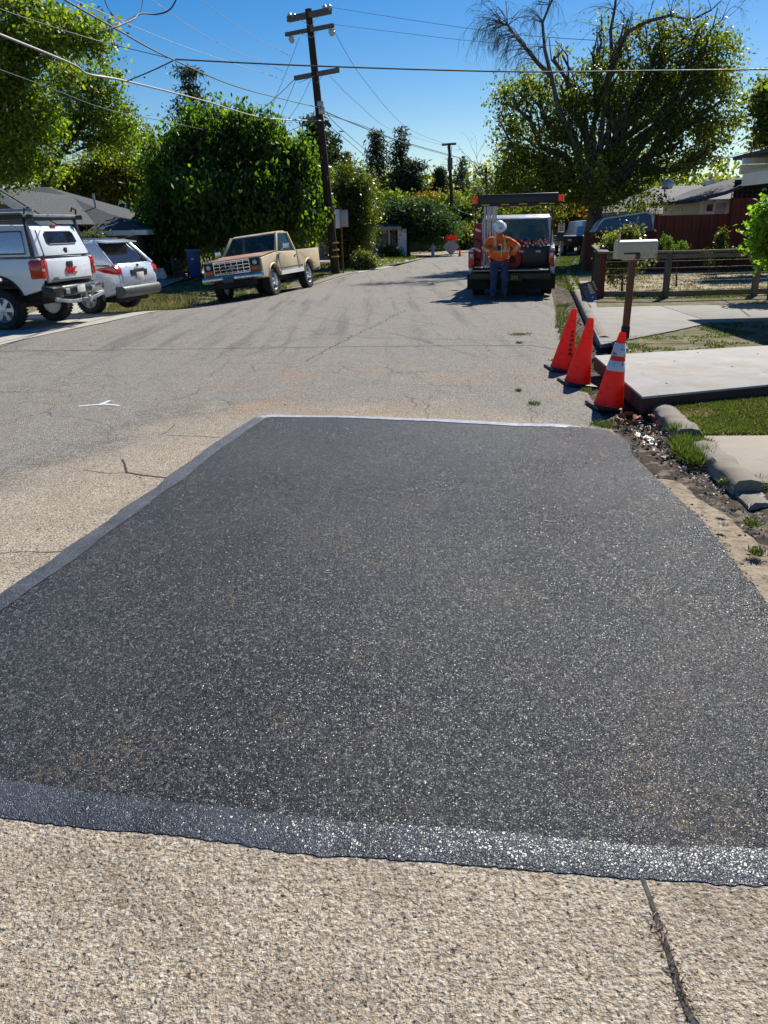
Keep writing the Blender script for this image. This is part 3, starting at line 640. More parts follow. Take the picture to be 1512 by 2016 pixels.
# ------------------------------------------------------------------ foliage
def leaves(name, pos, L, W, mat, parent, seed, droop=0., up=0., fold=.15):
    rs = np.random.default_rng(seed); N = len(pos)
    d = rs.normal(size=(N, 3)); d[:, 2] += up - droop; d /= np.linalg.norm(d, axis=1)[:, None]
    q = rs.normal(size=(N, 3)); s = np.cross(d, q); s /= np.linalg.norm(s, axis=1)[:, None] + 1e-9; nn = np.cross(d, s)
    l = (L * rs.uniform(.6, 1.35, N))[:, None]; ww = (W * rs.uniform(.7, 1.3, N))[:, None]
    v = np.empty((N, 4, 3)); v[:, 0] = pos; v[:, 1] = pos + d * l * .45 + s * ww * .5 + nn * ww * fold; v[:, 2] = pos + d * l; v[:, 3] = pos + d * l * .45 - s * ww * .5 + nn * ww * fold
    me = bpy.data.meshes.new(name); me.vertices.add(4 * N); me.vertices.foreach_set('co', v.astype(np.float32).ravel())
    me.loops.add(4 * N); me.loops.foreach_set('vertex_index', np.arange(4 * N, dtype=np.int32))
    me.polygons.add(N); me.polygons.foreach_set('loop_start', np.arange(0, 4 * N, 4, dtype=np.int32))
    try: me.polygons.foreach_set('loop_total', np.full(N, 4, dtype=np.int32))
    except Exception: pass
    a = me.attributes.new('rnd', 'FLOAT', 'POINT'); a.data.foreach_set('value', np.repeat(np.clip(rs.beta(1.6, 1.8, N), 0, 1), 4).astype(np.float32))
    me.update(calc_edges=True); me.validate()
    return link(name, me, mat, parent)
def clumps(lobes, n, per, sig, seed, shell=.45, zs=.8):
    """lobes: (centre, rx, ry, rz, weight) -> leaf positions gathered in clumps"""
    rs = np.random.default_rng(seed); wts = np.array([l[4] for l in lobes], float); wts /= wts.sum(); K = max(1, n // per)
    idx = rs.choice(len(lobes), K, p=wts); u = rs.normal(size=(K, 3)); u /= np.linalg.norm(u, axis=1)[:, None]
    r = (shell + (1.05 - shell) * rs.random(K) ** .6)[:, None]
    c = np.array([tuple(l[0]) for l in lobes])[idx]; R = np.array([[l[1], l[2], l[3]] for l in lobes])[idx]
    cc = c + u * r * R
    sc = sig * rs.uniform(.6, 1.5, K)
    pos = np.repeat(cc, per, 0) + rs.normal(size=(K * per, 3)) * np.repeat(sc, per)[:, None] * np.array([1, 1, zs])
    return pos, cc
def limb(mb, a, b, r0, r1, rr, wig=.08, n=5, sag=0):
    a, b = Vector(a), Vector(b); L = (b - a).length; pts = []
    for i in range(n + 1):
        t = i / n; p = a.lerp(b, t)
        if 0 < i < n: p += Vector((rr.uniform(-1, 1), rr.uniform(-1, 1), rr.uniform(-1, 1))) * L * wig
        p.z += sag * math.sin(t * math.pi) * L; pts.append(p)
    mb.tube(pts, [r0 + (r1 - r0) * i / n for i in range(n + 1)], 6 if r0 > .04 else 4, cap=False); return pts
def tree(name, label, Y, trunk, lobes, n, L, W, mat, bark='bark', seed=1, sig=.3, per=24, droop=0., group=None, cat='tree', shell=.45, twigs=5, r0=.22, depth=1.0, zbase=0.0, extra=None, zs=.8):
    """trunk: list of photo points (foot first); lobes: (px, py, rpx, rpy, dY, weight)"""
    foot = P(trunk[0][0], trunk[0][1], Y); foot.z = zbase; m = pxm(trunk[0][0], trunk[0][1], Y)
    root = empty(name, foot, 0, label, cat, group); rr = random.Random(seed)
    tp = [Vector((0, 0, -.15))] + [P(x, y, Y) - foot for x, y in trunk[1:]]
    mb = MB(); k = len(tp); mb.tube(tp, [r0 * (1 - .6 * i / max(1, k - 1)) * (1.25 if i == 0 else 1) for i in range(k)], 9, cap=False)
    ls = []
    for (x, y, rx, ry, dY, wt) in lobes:
        c = P(x, y, Y + dY) - foot; ls.append((c, rx * m, (rx + ry) / 2 * m * depth, ry * m, wt))
    sat = []
    for (c, a, b, e, wt) in ls:
        for _ in range(5):
            u = Vector((rr.gauss(0, 1), rr.gauss(0, .8), rr.gauss(.25, 1))).normalized(); f = rr.uniform(.22, .38)
            sat.append((c + Vector((u.x * a, u.y * b, u.z * e)) * rr.uniform(.85, 1.12), a * f, b * f, e * f, wt * .085))
    pos, cc = clumps([(c, a * .93, b * .93, e * .93, wt) for c, a, b, e, wt in ls] + sat, n, per, sig, seed, shell, zs)
    for (c, a, b, e, wt) in ls:
        src = min(tp[1:] if k > 2 else tp, key=lambda q: (q - c).length + (0 if q.z < c.z else 3))
        pts = limb(mb, src, c + Vector((0, 0, -.1 * e)), r0 * .42, r0 * .14, rr, .07, 5)
        for j in range(twigs):
            s = pts[rr.randint(2, 5)]
            u = Vector((rr.gauss(0, 1), rr.gauss(0, 1), rr.gauss(0, 1) + .3)).normalized()
            e1 = c + Vector((u.x * a, u.y * b, u.z * e)) * rr.uniform(.6, .95)
            q = limb(mb, s, e1, r0 * .14, r0 * .04, rr, .08, 4)
            for _ in range(2):
                e2 = q[rr.randint(1, 3)] + Vector((rr.gauss(0, 1) * a, rr.gauss(0, 1) * b, rr.gauss(0, 1) * e)) * .35
                limb(mb, q[rr.randint(1, 3)], e2, r0 * .06, r0 * .02, rr, .1, 3)
    if extra: extra(mb, foot, rr)
    mb.build('trunk', M_[bark], root, smooth=True, angle=80)
    pos = pos[pos[:, 2] + zbase > .03]
    leaves('crown', pos, L, W, mat, root, seed, droop)
    return root
def conifer(name, label, Y, px, ytop, ybot, wpx, mat='pine', seed=1, levels=22, dens=1.0, ls=.28, group=None, lean=0, top=.1, gaps=0.):
    foot = P(px, ybot, Y); foot.z = 0; tipp = P(px + lean, ytop, Y) - foot; m = pxm(px, ytop, Y); root = empty(name, foot, 0, label, 'tree', group); rr = random.Random(seed); rs = np.random.default_rng(seed)
    H = tipp.z; Rm = wpx * m / 2; mb = MB(); mb.tube([(0, 0, -.2), tipp * .5, tipp], [.018 * H, .012 * H, .02], 7, cap=False); pos = []
    zb = max(.8, (P(px, ybot, Y).z) if ybot < 430 else 1.2)
    for i in range(levels):
        t = i / (levels - 1); z = zb * .6 + (H * .98 - zb * .6) * t; rad_ = Rm * (top + (1 - top) * (1 - t) ** .75) * rr.uniform(.75, 1.1)
        c0 = tipp * (z / H)
        for k in range(rr.randint(4, 6)):
            if rr.random() < gaps: continue
            a = rr.uniform(0, 6.283); e = c0 + Vector((math.cos(a) * rad_, math.sin(a) * rad_, rr.uniform(-.18, .12) * rad_)) * rr.uniform(.7, 1.1); e.z = min(e.z, H)
            mid = c0.lerp(e, .5) + Vector((0, 0, .08 * rad_)); mb.tube([c0, mid, e], [.012 + .004 * rad_, .01, .005], 3, cap=False)
            q = int(70 * dens * max(.35, rad_ / max(Rm, .1))); tt = rs.uniform(.25, 1.05, q) ** .8
            pts = np.array(c0)[None] * (1 - tt[:, None]) + np.array(e)[None] * tt[:, None] + rs.normal(size=(q, 3)) * np.array([.13, .13, .07]) * Rm * (.5 + .6 * tt[:, None])
            pos.append(pts)
    mb.build('trunk', M_['bark_dark'], root, smooth=True, angle=80)
    leaves('crown', np.concatenate(pos), ls, ls * .28, LEAF[mat], root, seed, .3)
    return root
def fractal(mb, p, d, L, r, depth, rr, droop=0., spread=.5):
    pts = [p]; q = Vector(p); dd = Vector(d)
    for i in range(4):
        dd = (dd + Vector((rr.gauss(0, .12), rr.gauss(0, .12), rr.gauss(0, .12) - droop * (i + 1) / 4))).normalized(); q = q + dd * L / 4; pts.append(q.copy())
    mb.tube(pts, [r * (1 - .13 * i) for i in range(5)], 5 if depth > 2 else 3, cap=False)
    if depth <= 0: return
    for k in range(rr.randint(2, 3)):
        s = pts[rr.randint(2, 4)]; nd = (dd + Vector((rr.gauss(0, spread), rr.gauss(0, spread), rr.gauss(0, spread)))).normalized()
        fractal(mb, s, nd, L * rr.uniform(.6, .85), r * .55, depth - 1, rr, droop * 1.25, spread)

# --- big tree right with bare limbs
YT = 33.0
def dead_limbs(mb, foot, rr):
    def pl(pts, r0, r1, Yo=0):
        q = [P(x, y, YT + Yo) - foot for x, y in pts]; mb.tube(q, [r0 + (r1 - r0) * i / (len(q) - 1) for i in range(len(q))], 7, cap=False); return q
    a = pl([(1172, 380), (1180, 300), (1188, 230), (1196, 170), (1205, 110), (1202, 60), (1210, 20), (1216, -30)], .13, .035, -.5)
    b = pl([(1165, 385), (1150, 330), (1120, 260), (1100, 215), (1085, 150), (1072, 95), (1068, 45), (1082, 10), (1100, -25)], .12, .03, -1)
    c = pl([(1085, 150), (1060, 125), (1040, 100), (1018, 75), (1000, 50), (985, 45)], .09, .03, -1)
    d = pl([(1190, 200), (1215, 90), (1240, 60), (1275, 42), (1320, 30), (1360, 40), (1400, 20)], .10, .03, -.5)
    e = pl([(1180, 300), (1220, 200), (1260, 140), (1320, 110), (1380, 80), (1420, 40)], .1, .02, .5)
    f_ = pl([(1175, 400), (1240, 330), (1310, 280), (1380, 230), (1440, 180)], .14, .03, 0)
    g_ = pl([(1170, 400), (1120, 350), (1060, 310), (1010, 290), (985, 240)], .14, .03, 0)
    for q in (b[5:], c[1:], c[2:], c[3:]):
        for p in q:
            for _ in range(5): fractal(mb, p, (rr.uniform(-1, .2), rr.gauss(0, .4), rr.uniform(0, .8)), rr.uniform(.5, .9), .016, 3, rr, .28, .45)
    for q in (a[3:], d[1:], e[1:]):
        for p in q:
            for _ in range(3): fractal(mb, p, (rr.uniform(-.6, .8), rr.gauss(0, .4), rr.uniform(.1, .9)), rr.uniform(.5, .9), .015, 3, rr, .1, .45)
tree('street_tree', 'huge half bare tree with thick trunk and drooping dead limbs behind the work truck', YT,
     [(1166, 486), (1170, 440), (1172, 400), (1168, 370)],
     [(1060, 330, 75, 80, 0, 1.6), (1010, 300, 38, 55, 0, .6), (1020, 210, 40, 40, 0, .5), (1110, 230, 60, 55, 0, .8), (1150, 330, 70, 80, -1, 1.4), (1250, 330, 70, 60, 0, 1.1),
      (1240, 210, 65, 60, 0, .8), (1335, 180, 60, 65, 0, 1.2), (1400, 200, 55, 70, 0, 1.3), (1345, 270, 60, 50, 0, .9), (1300, 120, 45, 35, 0, .35), (1350, 70, 50, 22, 0, .12), (1395, 75, 30, 50, 0, .14), (1240, 380, 55, 35, 0, .6), (1150, 190, 45, 45, 0, .7), (1210, 150, 48, 50, 0, .7), (1285, 185, 50, 45, 0, .9), (1310, 60, 60, 26, 0, .3), (1412, 120, 36, 50, 0, .5), (1235, 60, 36, 30, 0, .15), (1060, 170, 30, 30, 0, .25),
      (1000, 370, 30, 30, 0, .4), (1090, 390, 60, 30, 0, .8), (1410, 290, 30, 30, 0, .25), (1340, 320, 30, 22, 0, .18), (1180, 90, 12, 60, 0, .06), (1090, 110, 20, 40, 0, .08)],
     46000, .13, .085, LEAF['dusty'], 'bark', 11, sig=.24, per=56, droop=.7, r0=.42, twigs=7, extra=dead_limbs, shell=.35)
# --- left trees
tree('maple_tree', 'large bright leafed tree overhanging the grey roof, tallest on the left', 24,
     [(-40, 470), (-20, 300), (0, 200), (10, 120)],
     [(20, 40, 70, 50, 0, 1), (60, 120, 80, 45, 0, 1), (150, 80, 60, 30, -1, .5), (195, 75, 18, 28, -1, .13), (20, 200, 60, 60, 0, 1), (70, 250, 50, 60, 0, .9), (20, 310, 45, 50, 0, .9), (-60, 150, 90, 150, 0, 1.2), (120, 50, 20, 22, -1, .12), (110, 45, 40, 25, 0, .25)],
     23000, .12, .085, LEAF['maple'], 'bark_dark', 21, sig=.2, per=50, droop=.6, r0=.25, shell=.3)
tree('cottonwood_tree', 'open crowned tree with curved dark trunk rising behind the grey roof', 45,
     [(70, 440), (90, 355), (115, 310), (145, 270), (165, 235), (185, 180)],
     [(150, 170, 45, 40, 0, .7), (195, 170, 42, 42, 0, .8), (215, 225, 40, 35, 0, .7), (130, 215, 40, 35, 0, .5), (60, 330, 45, 35, 0, .6), (240, 265, 40, 38, 0, .7), (190, 275, 35, 40, 0, .35), (100, 260, 35, 40, 0, .5), (20, 330, 50, 40, 0, .5)],
     13000, .18, .12, LEAF['maple'], 'bark_dark', 22, sig=.3, per=44, droop=.5, r0=.26, shell=.25)
tree('yellow_tree', 'rounded yellow green tree between the grey roof and the dark mulberry', 50,
     [(215, 450), (215, 400), (215, 370)],
     [(160, 370, 42, 30, 0, .8), (205, 340, 55, 42, 0, 1.3), (260, 350, 45, 42, 0, 1), (235, 380, 60, 34, 0, 1), (280, 320, 30, 30, 1, .4), (130, 350, 25, 20, 0, .3)],
     30000, .18, .13, LEAF['yellow'], 'bark_dark', 23, sig=.38, per=50, droop=.4, r0=.2)
tree('backdrop_tree', 'brownish green tree peeking between the yellow tree and the mulberry', 58,
     [(250, 450), (252, 380), (255, 330)], [(235, 300, 40, 30, 0, 1), (270, 290, 35, 25, 0, 1), (265, 340, 45, 40, 0, 1), (225, 250, 28, 22, 0, .5)],
     9000, .24, .17, LEAF['dusty'], 'bark_dark', 24, sig=.4, per=24, r0=.2)
conifer('pine_tree', 'loose crowned pine showing above the dark mulberry tree', 46, 372, 136, 470, 150, 'pine', 31, 17, 2.4, .3, gaps=.2, top=.35)
# mulberry
tree('mulberry_tree', 'broad dark green tree spreading over the pavement behind the beige pickup', 31.5,
     [(468, 528), (470, 480), (468, 430), (465, 390)],
     [(340, 330, 62, 60, 0, 1.2), (430, 300, 70, 55, 0, 1.3), (510, 310, 70, 55, 0, 1.3), (335, 410, 60, 50, 0, 1.1), (420, 400, 75, 65, -1, 1.4), (510, 400, 70, 60, -1, 1.3), (580, 350, 45, 45, 0, .9), (592, 410, 42, 38, 0, .8), (390, 265, 36, 30, 0, .35), (450, 255, 30, 22, 0, .25), (538, 275, 30, 24, 0, .25),
      (345, 465, 60, 32, 0, .9), (480, 455, 90, 30, 0, 1), (568, 440, 50, 22, -1, .5), (488, 222, 10, 25, 0, .05), (470, 242, 12, 18, 0, .05), (350, 260, 14, 18, 0, .06), (420, 230, 14, 18, 0, .06), (400, 450, 70, 50, 2, 1.0)],
     58000, .2, .10, LEAF['mulberry'], 'bark_dark', 32, sig=.2, per=50, droop=1.7, zs=1.35, r0=.3, shell=.3)
tree('small_tree', 'sunlit yellow green tree between the mulberry and the utility pole', 40,
     [(610, 520), (612, 470), (610, 430)], [(600, 390, 38, 38, 0, 1), (640, 400, 30, 45, 0, 1), (620, 430, 40, 32, 0, 1), (590, 445, 30, 22, 0, .5)],
     14000, .2, .14, LEAF['yellow'], 'bark_dark', 33, sig=.3, per=22, r0=.14)
conifer('cedar_tree', 'dense dark cedar rising behind the mulberry beside the tall utility pole', 60, 612, 232, 500, 140, 'pine', 34, 24, 2.4, .42, top=.3)
conifer('cedar_tree', 'smaller dark cedar just right of the tall utility pole', 62, 656, 268, 500, 80, 'pine', 35, 20, 1.2, .4, top=.3)
conifer('cedar_tree', 'short bluish conifer tip above the poplar by the sign', 58, 682, 305, 500, 55, 'pine', 36, 18, 1.2, .36)
tree('poplar_tree', 'narrow upright yellow green tree standing right of the back to back signs', 36,
     [(695, 529), (696, 480), (695, 400), (694, 340)],
     [(692, 365, 26, 45, 0, .8), (700, 400, 36, 50, 0, 1.2), (690, 440, 36, 45, 0, 1.1), (706, 440, 24, 40, 0, .9), (678, 490, 22, 30, 0, .7), (692, 500, 22, 25, 0, .6)],
     26000, .13, .07, LEAF['olive'], 'bark_dark', 37, sig=.22, per=40, droop=-.3, r0=.13, group=None)
rw = [(742, 258, 66, 'left redwood of the sparse far row, beside the poplar'), (789, 254, 58, 'tallest thin redwood of the sparse far row'), (814, 318, 62, 'flat topped bare stemmed conifer in the far row'),
      (867, 332, 44, 'small pointed conifer left of the far utility pole'), (911, 316, 46, 'thin see through conifer right of the far utility pole')]
for i, (x, y, wd, lb) in enumerate(rw):
    conifer('redwood_tree', lb, 92, x, y, 470, wd * 1.5, 'pine', 40 + i, 26, 1.2 if i != 4 else .5, .5, 'row of far redwoods', top=.16 if i != 2 else .55, gaps=.12)
tree('umbrella_tree', 'flat spreading feathery green tree shading the driveway across the bend', 48,
     [(800, 500), (800, 465), (798, 440)],
     [(775, 430, 42, 22, 0, 1), (810, 420, 50, 22, 0, 1.2), (845, 435, 42, 22, 0, 1), (870, 450, 28, 18, 0, .6), (755, 436, 24, 12, 0, .5), (805, 442, 58, 18, 0, 1.2), (795, 468, 16, 14, 0, .3), (850, 462, 36, 14, 0, .4)],
     26000, .18, .08, LEAF['blue'], 'bark_dark', 51, sig=.34, per=40, r0=.22, droop=.2)
for i, (x, y, a, b, Y, k, lb) in enumerate([(885, 415, 32, 30, 66, 'yellow', 'golden yellow tree behind the far utility pole'), (845, 405, 26, 14, 72, 'orange', 'orange tinged tree top showing above the umbrella tree'),
      (905, 450, 26, 36, 62, 'olive', 'dull green bushy tree by the diamond sign'), (918, 478, 14, 22, 58, 'yellow', 'low yellow shrub tree just right of the diamond sign'), (940, 420, 22, 45, 75, 'dusty', 'grey green tree left of the work truck'),
      (760, 400, 30, 18, 75, 'dusty', 'dull green tree top between poplar and umbrella tree'), (1125, 430, 26, 24, 50, 'orange', 'rusty orange shrub tree behind the speed limit sign'), (1060, 430, 60, 30, 60, 'dusty', 'shaded green tree seen over the work truck roof'), (1230, 420, 60, 40, 52, 'dusty', 'dark leafy tree behind the camper shell')]):
    tree('garden_tree', lb, Y, [(x, 500), (x, y + b * .6), (x, y)], [(x - a * .3, y, a * .8, b * .9, 0, 1), (x + a * .3, y + 3, a * .7, b, 0, 1), (x, y + b * .5, a, b * .7, 0, 1)], 8000, .26, .18, LEAF[k], 'bark_dark', 60 + i, sig=.35, per=22, r0=.15, group='trees beyond the bend')
# bare tree
bt = empty('bare_tree', G(952, 500), 0, 'thin leafless tree left of the work truck arrow board', 'tree'); mb = MB(); rr = random.Random(9)
bt.location = (8.2, 62, 0)
mb.tube([(0, 0, 0), (.1, 0, 2.5), (.2, 0, 4.2)], [.14, .1, .07], 6, cap=False)
for k in range(9): fractal(mb, Vector((.15, 0, 2.6 + k * .2)), (rr.uniform(-1, 1), rr.gauss(0, .5), .9), 2.0, .045, 3, rr, .05, .5)
mb.build('trunk', M_['bark_dead'], bt, smooth=True)
# right edge tree top and shrubs
tree('edge_tree', 'thin tree top poking in at the right edge above the white eave', 26, [(1560, 430), (1560, 330), (1540, 270)], [(1535, 230, 40, 50, 0, 1), (1520, 200, 26, 24, 0, .4), (1560, 270, 50, 40, 0, .8)], 9000, .16, .09, LEAF['dusty'], 'bark', 71, sig=.22, per=18, r0=.12)
tree('shrub', 'bright green leafy bush at the right edge above the low fence', 16.6, [(1515, 585), (1515, 520), (1515, 470)], [(1506, 440, 20, 32, 0, 1), (1530, 430, 30, 40, 0, 1), (1500, 485, 14, 18, 0, .4), (1530, 500, 26, 30, 0, .6)], 3600, .10, .075, LEAF['lime'], 'bark', 72, sig=.1, per=12, r0=.03, group='garden shrubs', cat='shrub', droop=.3, zbase=.04)
tree('shrub', 'tall pale leaved bush growing behind the cream mailbox', 19.6, [(1225, 572), (1226, 530), (1228, 500)], [(1215, 480, 22, 22, 0, .8), (1240, 470, 14, 18, 0, .5), (1200, 492, 16, 14, 0, .5), (1232, 520, 28, 24, 0, .9), (1210, 545, 18, 18, 0, .25), (1265, 508, 12, 10, 0, .2)], 4200, .085, .055, LEAF['rose'], 'bark_dark', 73, sig=.1, per=12, r0=.028, group='garden shrubs', cat='shrub', zbase=.04, twigs=7)
tree('shrub', 'small round topiary ball on a thin stem right of the mailbox', 20.5, [(1331, 580), (1332, 530), (1341, 492)], [(1342, 486, 9, 8, 0, 1)], 700, .04, .02, LEAF['mulberry'], 'bark_dark', 74, sig=.03, per=10, r0=.022, group='garden shrubs', cat='shrub', zbase=.04, twigs=2)
tree('shrub', 'dark rounded bush half hidden behind the right end of the mailbox', 20.5, [(1316, 582), (1316, 530), (1316, 500)], [(1312, 474, 9, 9, 0, 1), (1318, 488, 8, 7, 0, 1)], 900, .045, .025, LEAF['mulberry'], 'bark_dark', 75, sig=.03, per=10, r0=.022, group='garden shrubs', cat='shrub', zbase=.04, twigs=3)
tree('shrub', 'spiky olive shrub standing against the red fence', 25.5, [(1422, 535), (1422, 500), (1421, 480)], [(1421, 470, 8, 18, 0, 1), (1424, 495, 10, 14, 0, .7), (1400, 510, 14, 16, 0, .6), (1440, 505, 16, 16, 0, .6)], 2600, .08, .04, LEAF['olive'], 'bark_dark', 76, sig=.05, per=12, r0=.025, group='garden shrubs', cat='shrub', zbase=.04)
tree('shrub', 'flowering low bush at the foot of the poplar tree', 34, [(724, 528), (724, 515)], [(720, 512, 14, 14, 0, 1), (730, 520, 10, 9, 0, .6), (706, 515, 16, 18, 0, .8)], 3600, .09, .06, LEAF['rose'], 'bark_dark', 77, sig=.12, per=12, r0=.03, group='garden shrubs', cat='shrub')
tree('shrub', 'bright lime bush above the wooden fence left of the mulberry', 33.5, [(270, 520), (270, 500)], [(266, 480, 16, 14, 0, 1), (282, 486, 14, 12, 0, 1), (262, 470, 8, 10, 0, .4)], 3400, .11, .06, LEAF['lime'], 'bark_dark', 78, sig=.14, per=12, r0=.03, group='garden shrubs', cat='shrub')
tree('shrub', 'brown green shrub in front of the grey house window', 27.5, [(193, 520), (193, 495)], [(186, 474, 14, 10, 0, 1), (200, 480, 16, 10, 0, 1)], 2000, .09, .05, LEAF['olive'], 'bark_dark', 79, sig=.12, per=12, r0=.03, group='garden shrubs', cat='shrub')
tree('shrub', 'dark low shrub beside the far garage door', 46, [(768, 510), (768, 500)], [(768, 498, 10, 10, 0, 1), (780, 503, 10, 7, 0, .6)], 1800, .12, .08, LEAF['mulberry'], 'bark_dark', 80, sig=.15, per=12, r0=.03, group='garden shrubs', cat='shrub')
# far wood
rs = np.random.default_rng(5); lob = []
for i in range(150):
    x = rs.uniform(-85, 75); y = rs.uniform(98, 130); h = rs.uniform(5, 8.5); lob.append((Vector((x, y, h * .5)), rs.uniform(2.5, 4.5), 3, h * .55, 1))
pos, _c = clumps(lob, 90000, 30, .9, 6, .5)
fw = leaves('far_wood', pos[pos[:, 2] > 0], .75, .5, LEAF['dusty'], None, 6); fw['kind'] = 'stuff'; fw['label'] = 'dark mass of distant woodland along the horizon'

# ------------------------------------------------------------------ grass, weeds, litter
def in_poly(px, py, poly):
    c = np.zeros(len(px), bool); n = len(poly); j = n - 1
    for i in range(n):
        xi, yi = poly[i][0], poly[i][1]; xj, yj = poly[j][0], poly[j][1]
        c ^= ((yi > py) != (yj > py)) & (px < (xj - xi) * (py - yi) / (yj - yi + 1e-12) + xi); j = i
    return c
def turf(name, poly, z, n, hgt, wid, mat, seed, patch=0., label=None, zf=None):
    rs = np.random.default_rng(seed); xs_ = [p[0] for p in poly]; ys_ = [p[1] for p in poly]
    x = rs.uniform(min(xs_), max(xs_), n * 3); y = rs.uniform(min(ys_), max(ys_), n * 3); k = in_poly(x, y, poly); x, y = x[k], y[k]
    if patch:
        nz = np.array([noise.noise(Vector((a * 1.6, b * 1.6, seed))) + .5 * noise.noise(Vector((a * 5, b * 5, seed))) for a, b in zip(x, y)]); k = nz > (patch - .5); x, y = x[k], y[k]
    x, y = x[:n], y[:n]; zz = np.array([zf(a, b) for a, b in zip(x, y)]) if zf else np.zeros(len(x))
    o = leaves(name, np.stack([x, y, zz + z], 1), hgt, wid, mat, None, seed, 0, 1.5, .1); o['kind'] = 'stuff'
    if label: o['label'] = label
    return o
turf('grass', [G(1312, 792, .03), G(1512, 786, .03), (4.2, 7.3), (4.2, 6.1), G(1512, 856, .03), G(1384, 856, .03)], .03, 26000, .03, .011, LEAF['grass'], 1, .2, 'bright green grass between the ramp and the front path')
turf('dry_grass', [G(1312, 792, .03), G(1512, 786, .03), (4.2, 7.3), (4.2, 6.1), G(1512, 856, .03), G(1384, 856, .03)], .03, 9000, .03, .011, LEAF['drygrass'], 13, 0, 'dry blades mixed into the near grass')
turf('grass', [G(1320, 845, .03), G(1385, 852, .03), G(1405, 900, .03), G(1372, 925, .03), G(1330, 890, .03)], .02, 3200, .085, .008, LEAF['grass'], 2, 0.25, 'long grass tuft spilling over the kerb')
turf('grass', [(3.2, 10.0), (3.4, 11.3), (5.6, 12.9), (12, 13.6), (12, 10.9)], .03, 15000, .03, .016, LEAF['grass'], 3, .6, 'patchy grass strip behind the ramp')
turf('grass', [(5.2, 17.2), (12, 17.0), (13, 19.6), (7.0, 19.0), (5.4, 18.2)], .045, 12000, .05, .02, LEAF['grass'], 4, .5, 'green grass strip inside the low fence')
turf('grass', [(5.2, 20.2), (6.6, 27), (9.6, 36), (11, 41), (8.6, 40), (6.9, 32), (5.0, 23), (4.75, 19.6)], .035, 15000, .08, .025, LEAF['grass'], 5, .2, 'green verge grass beside the kerb past the truck')
turf('dry_grass', [(5.4, 18.6), (6.4, 22), (8.6, 26), (16, 26), (15, 19)], .04, 9000, .05, .02, LEAF['drygrass'], 6, .4, 'straw coloured grass in the fenced yard')
turf('grass', [(-5.35, 19.0), (-7.4, 19.4), (-8.0, 25), (-6.6, 31), (-1.3, 31.5), (-2.8, 26), (-4.95, 20.8)], .02, 20000, .06, .022, LEAF['grass'], 7, .5, 'rough grass on the left verge', Z)
turf('dry_grass', [(-5.2, 19.2), (-7.2, 19.8), (-7.2, 23), (-5.5, 24), (-4.7, 21.2)], .02, 1500, .24, .018, LEAF['drygrass'], 8, .25, 'tall dry grass stems on the left verge', Z)
turf('dry_grass', [(-7.2, 13.4), (-8.6, 12.6), (-8.4, 11.9), (-6.6, 12.6)], .0, 500, .22, .012, LEAF['drygrass'], 9, 0, 'dry stems beside the white pickup wheel')
turf('dry_grass', [(-1.1, 32.2), (1.2, 39.5), (2.8, 46), (0, 45), (-2.4, 41), (-3.8, 36)], .02, 3500, .12, .04, LEAF['olive'], 10, .4, 'sparse weeds on the dry bed across the street')
def zr(x, y): return Z(x, y)
turf('weeds', [(2.5, 9.4), (2.75, 9.6), (3.35, 13.6), (4.35, 18.1), (4.1, 18.2), (3.05, 13.6), (2.55, 10.6)], -.01, 5000, .06, .014, LEAF['grass'], 12, .3, 'weeds along the edge of the asphalt', zr)
for i, (px, py, r, n) in enumerate([(1022, 659, .16, 260), (1050, 796, .06, 110), (1153, 758, .08, 300), (1020, 770, .03, 80), (1185, 828, .12, 600), (1090, 706, .05, 90), (1022, 676, .05, 90), (1487, 1102, .035, 110), (1480, 1045, .04, 120), (1500, 960, .12, 600), (1425, 960, .03, 120)]):
    c = G(px, py); rs = np.random.default_rng(90 + i)
    a = rs.normal(size=(n, 2)) * r * .5
    o = leaves('weed_tuft', np.stack([c.x + a[:, 0], c.y + a[:, 1], np.full(n, .002 if py < 900 else .03) + (Z(c.x, c.y))], 1), .032 if py < 900 else .04, .008, LEAF['grass'], None, 90 + i, 0, 1.4, .1)
    tag(o, None, None, None, 'stuff')
# leaf litter
def litter(name, poly, z, n, s, mat, seed, label):
    rs = np.random.default_rng(seed); xs_ = [p[0] for p in poly]; ys_ = [p[1] for p in poly]
    x = rs.uniform(min(xs_), max(xs_), n * 4); y = rs.uniform(min(ys_), max(ys_), n * 4); k = in_poly(x, y, poly); x, y = x[k][:n], y[k][:n]
    o = leaves(name, np.stack([x, y, z + rs.uniform(0, .02, len(x)) + np.array([Z(a, b) for a, b in zip(x, y)])], 1), s, s * .6, mat, None, seed, 0, .1, .35); o['kind'] = 'stuff'; o['label'] = label
litter('leaf_litter', [(2.05, 6.0), (2.1, 6.9), (2.35, 7.3), (2.6, 7.2), (2.45, 5.9), (2.3, 5.3), (2.05, 5.3)], .0, 260, .05, LEAF['litter'], 101, 'brown leaf litter heaped in the gutter by the ramp')
litter('leaf_litter', [(2.05, 5.2), (2.1, 6.6), (2.4, 6.7), (2.3, 5.2), (2.2, 4.6), (2.1, 4.6)], .0, 420, .018, LEAF['pale'], 102, 'bleached leaf crumbs along the gutter')
litter('leaf_litter', [(2.75, 6.2), (2.9, 7.2), (4.2, 7.3), (4.2, 6.1)], .05, 420, .018, LEAF['pale'], 103, 'pale leaf crumbs scattered in the near grass')
litter('leaf_litter', [(1.9, 3.4), (2.1, 5.0), (2.6, 4.7), (2.9, 3.2)], .035, 160, .022, LEAF['litter'], 104, 'crumbs of bark and leaf on the bare soil')
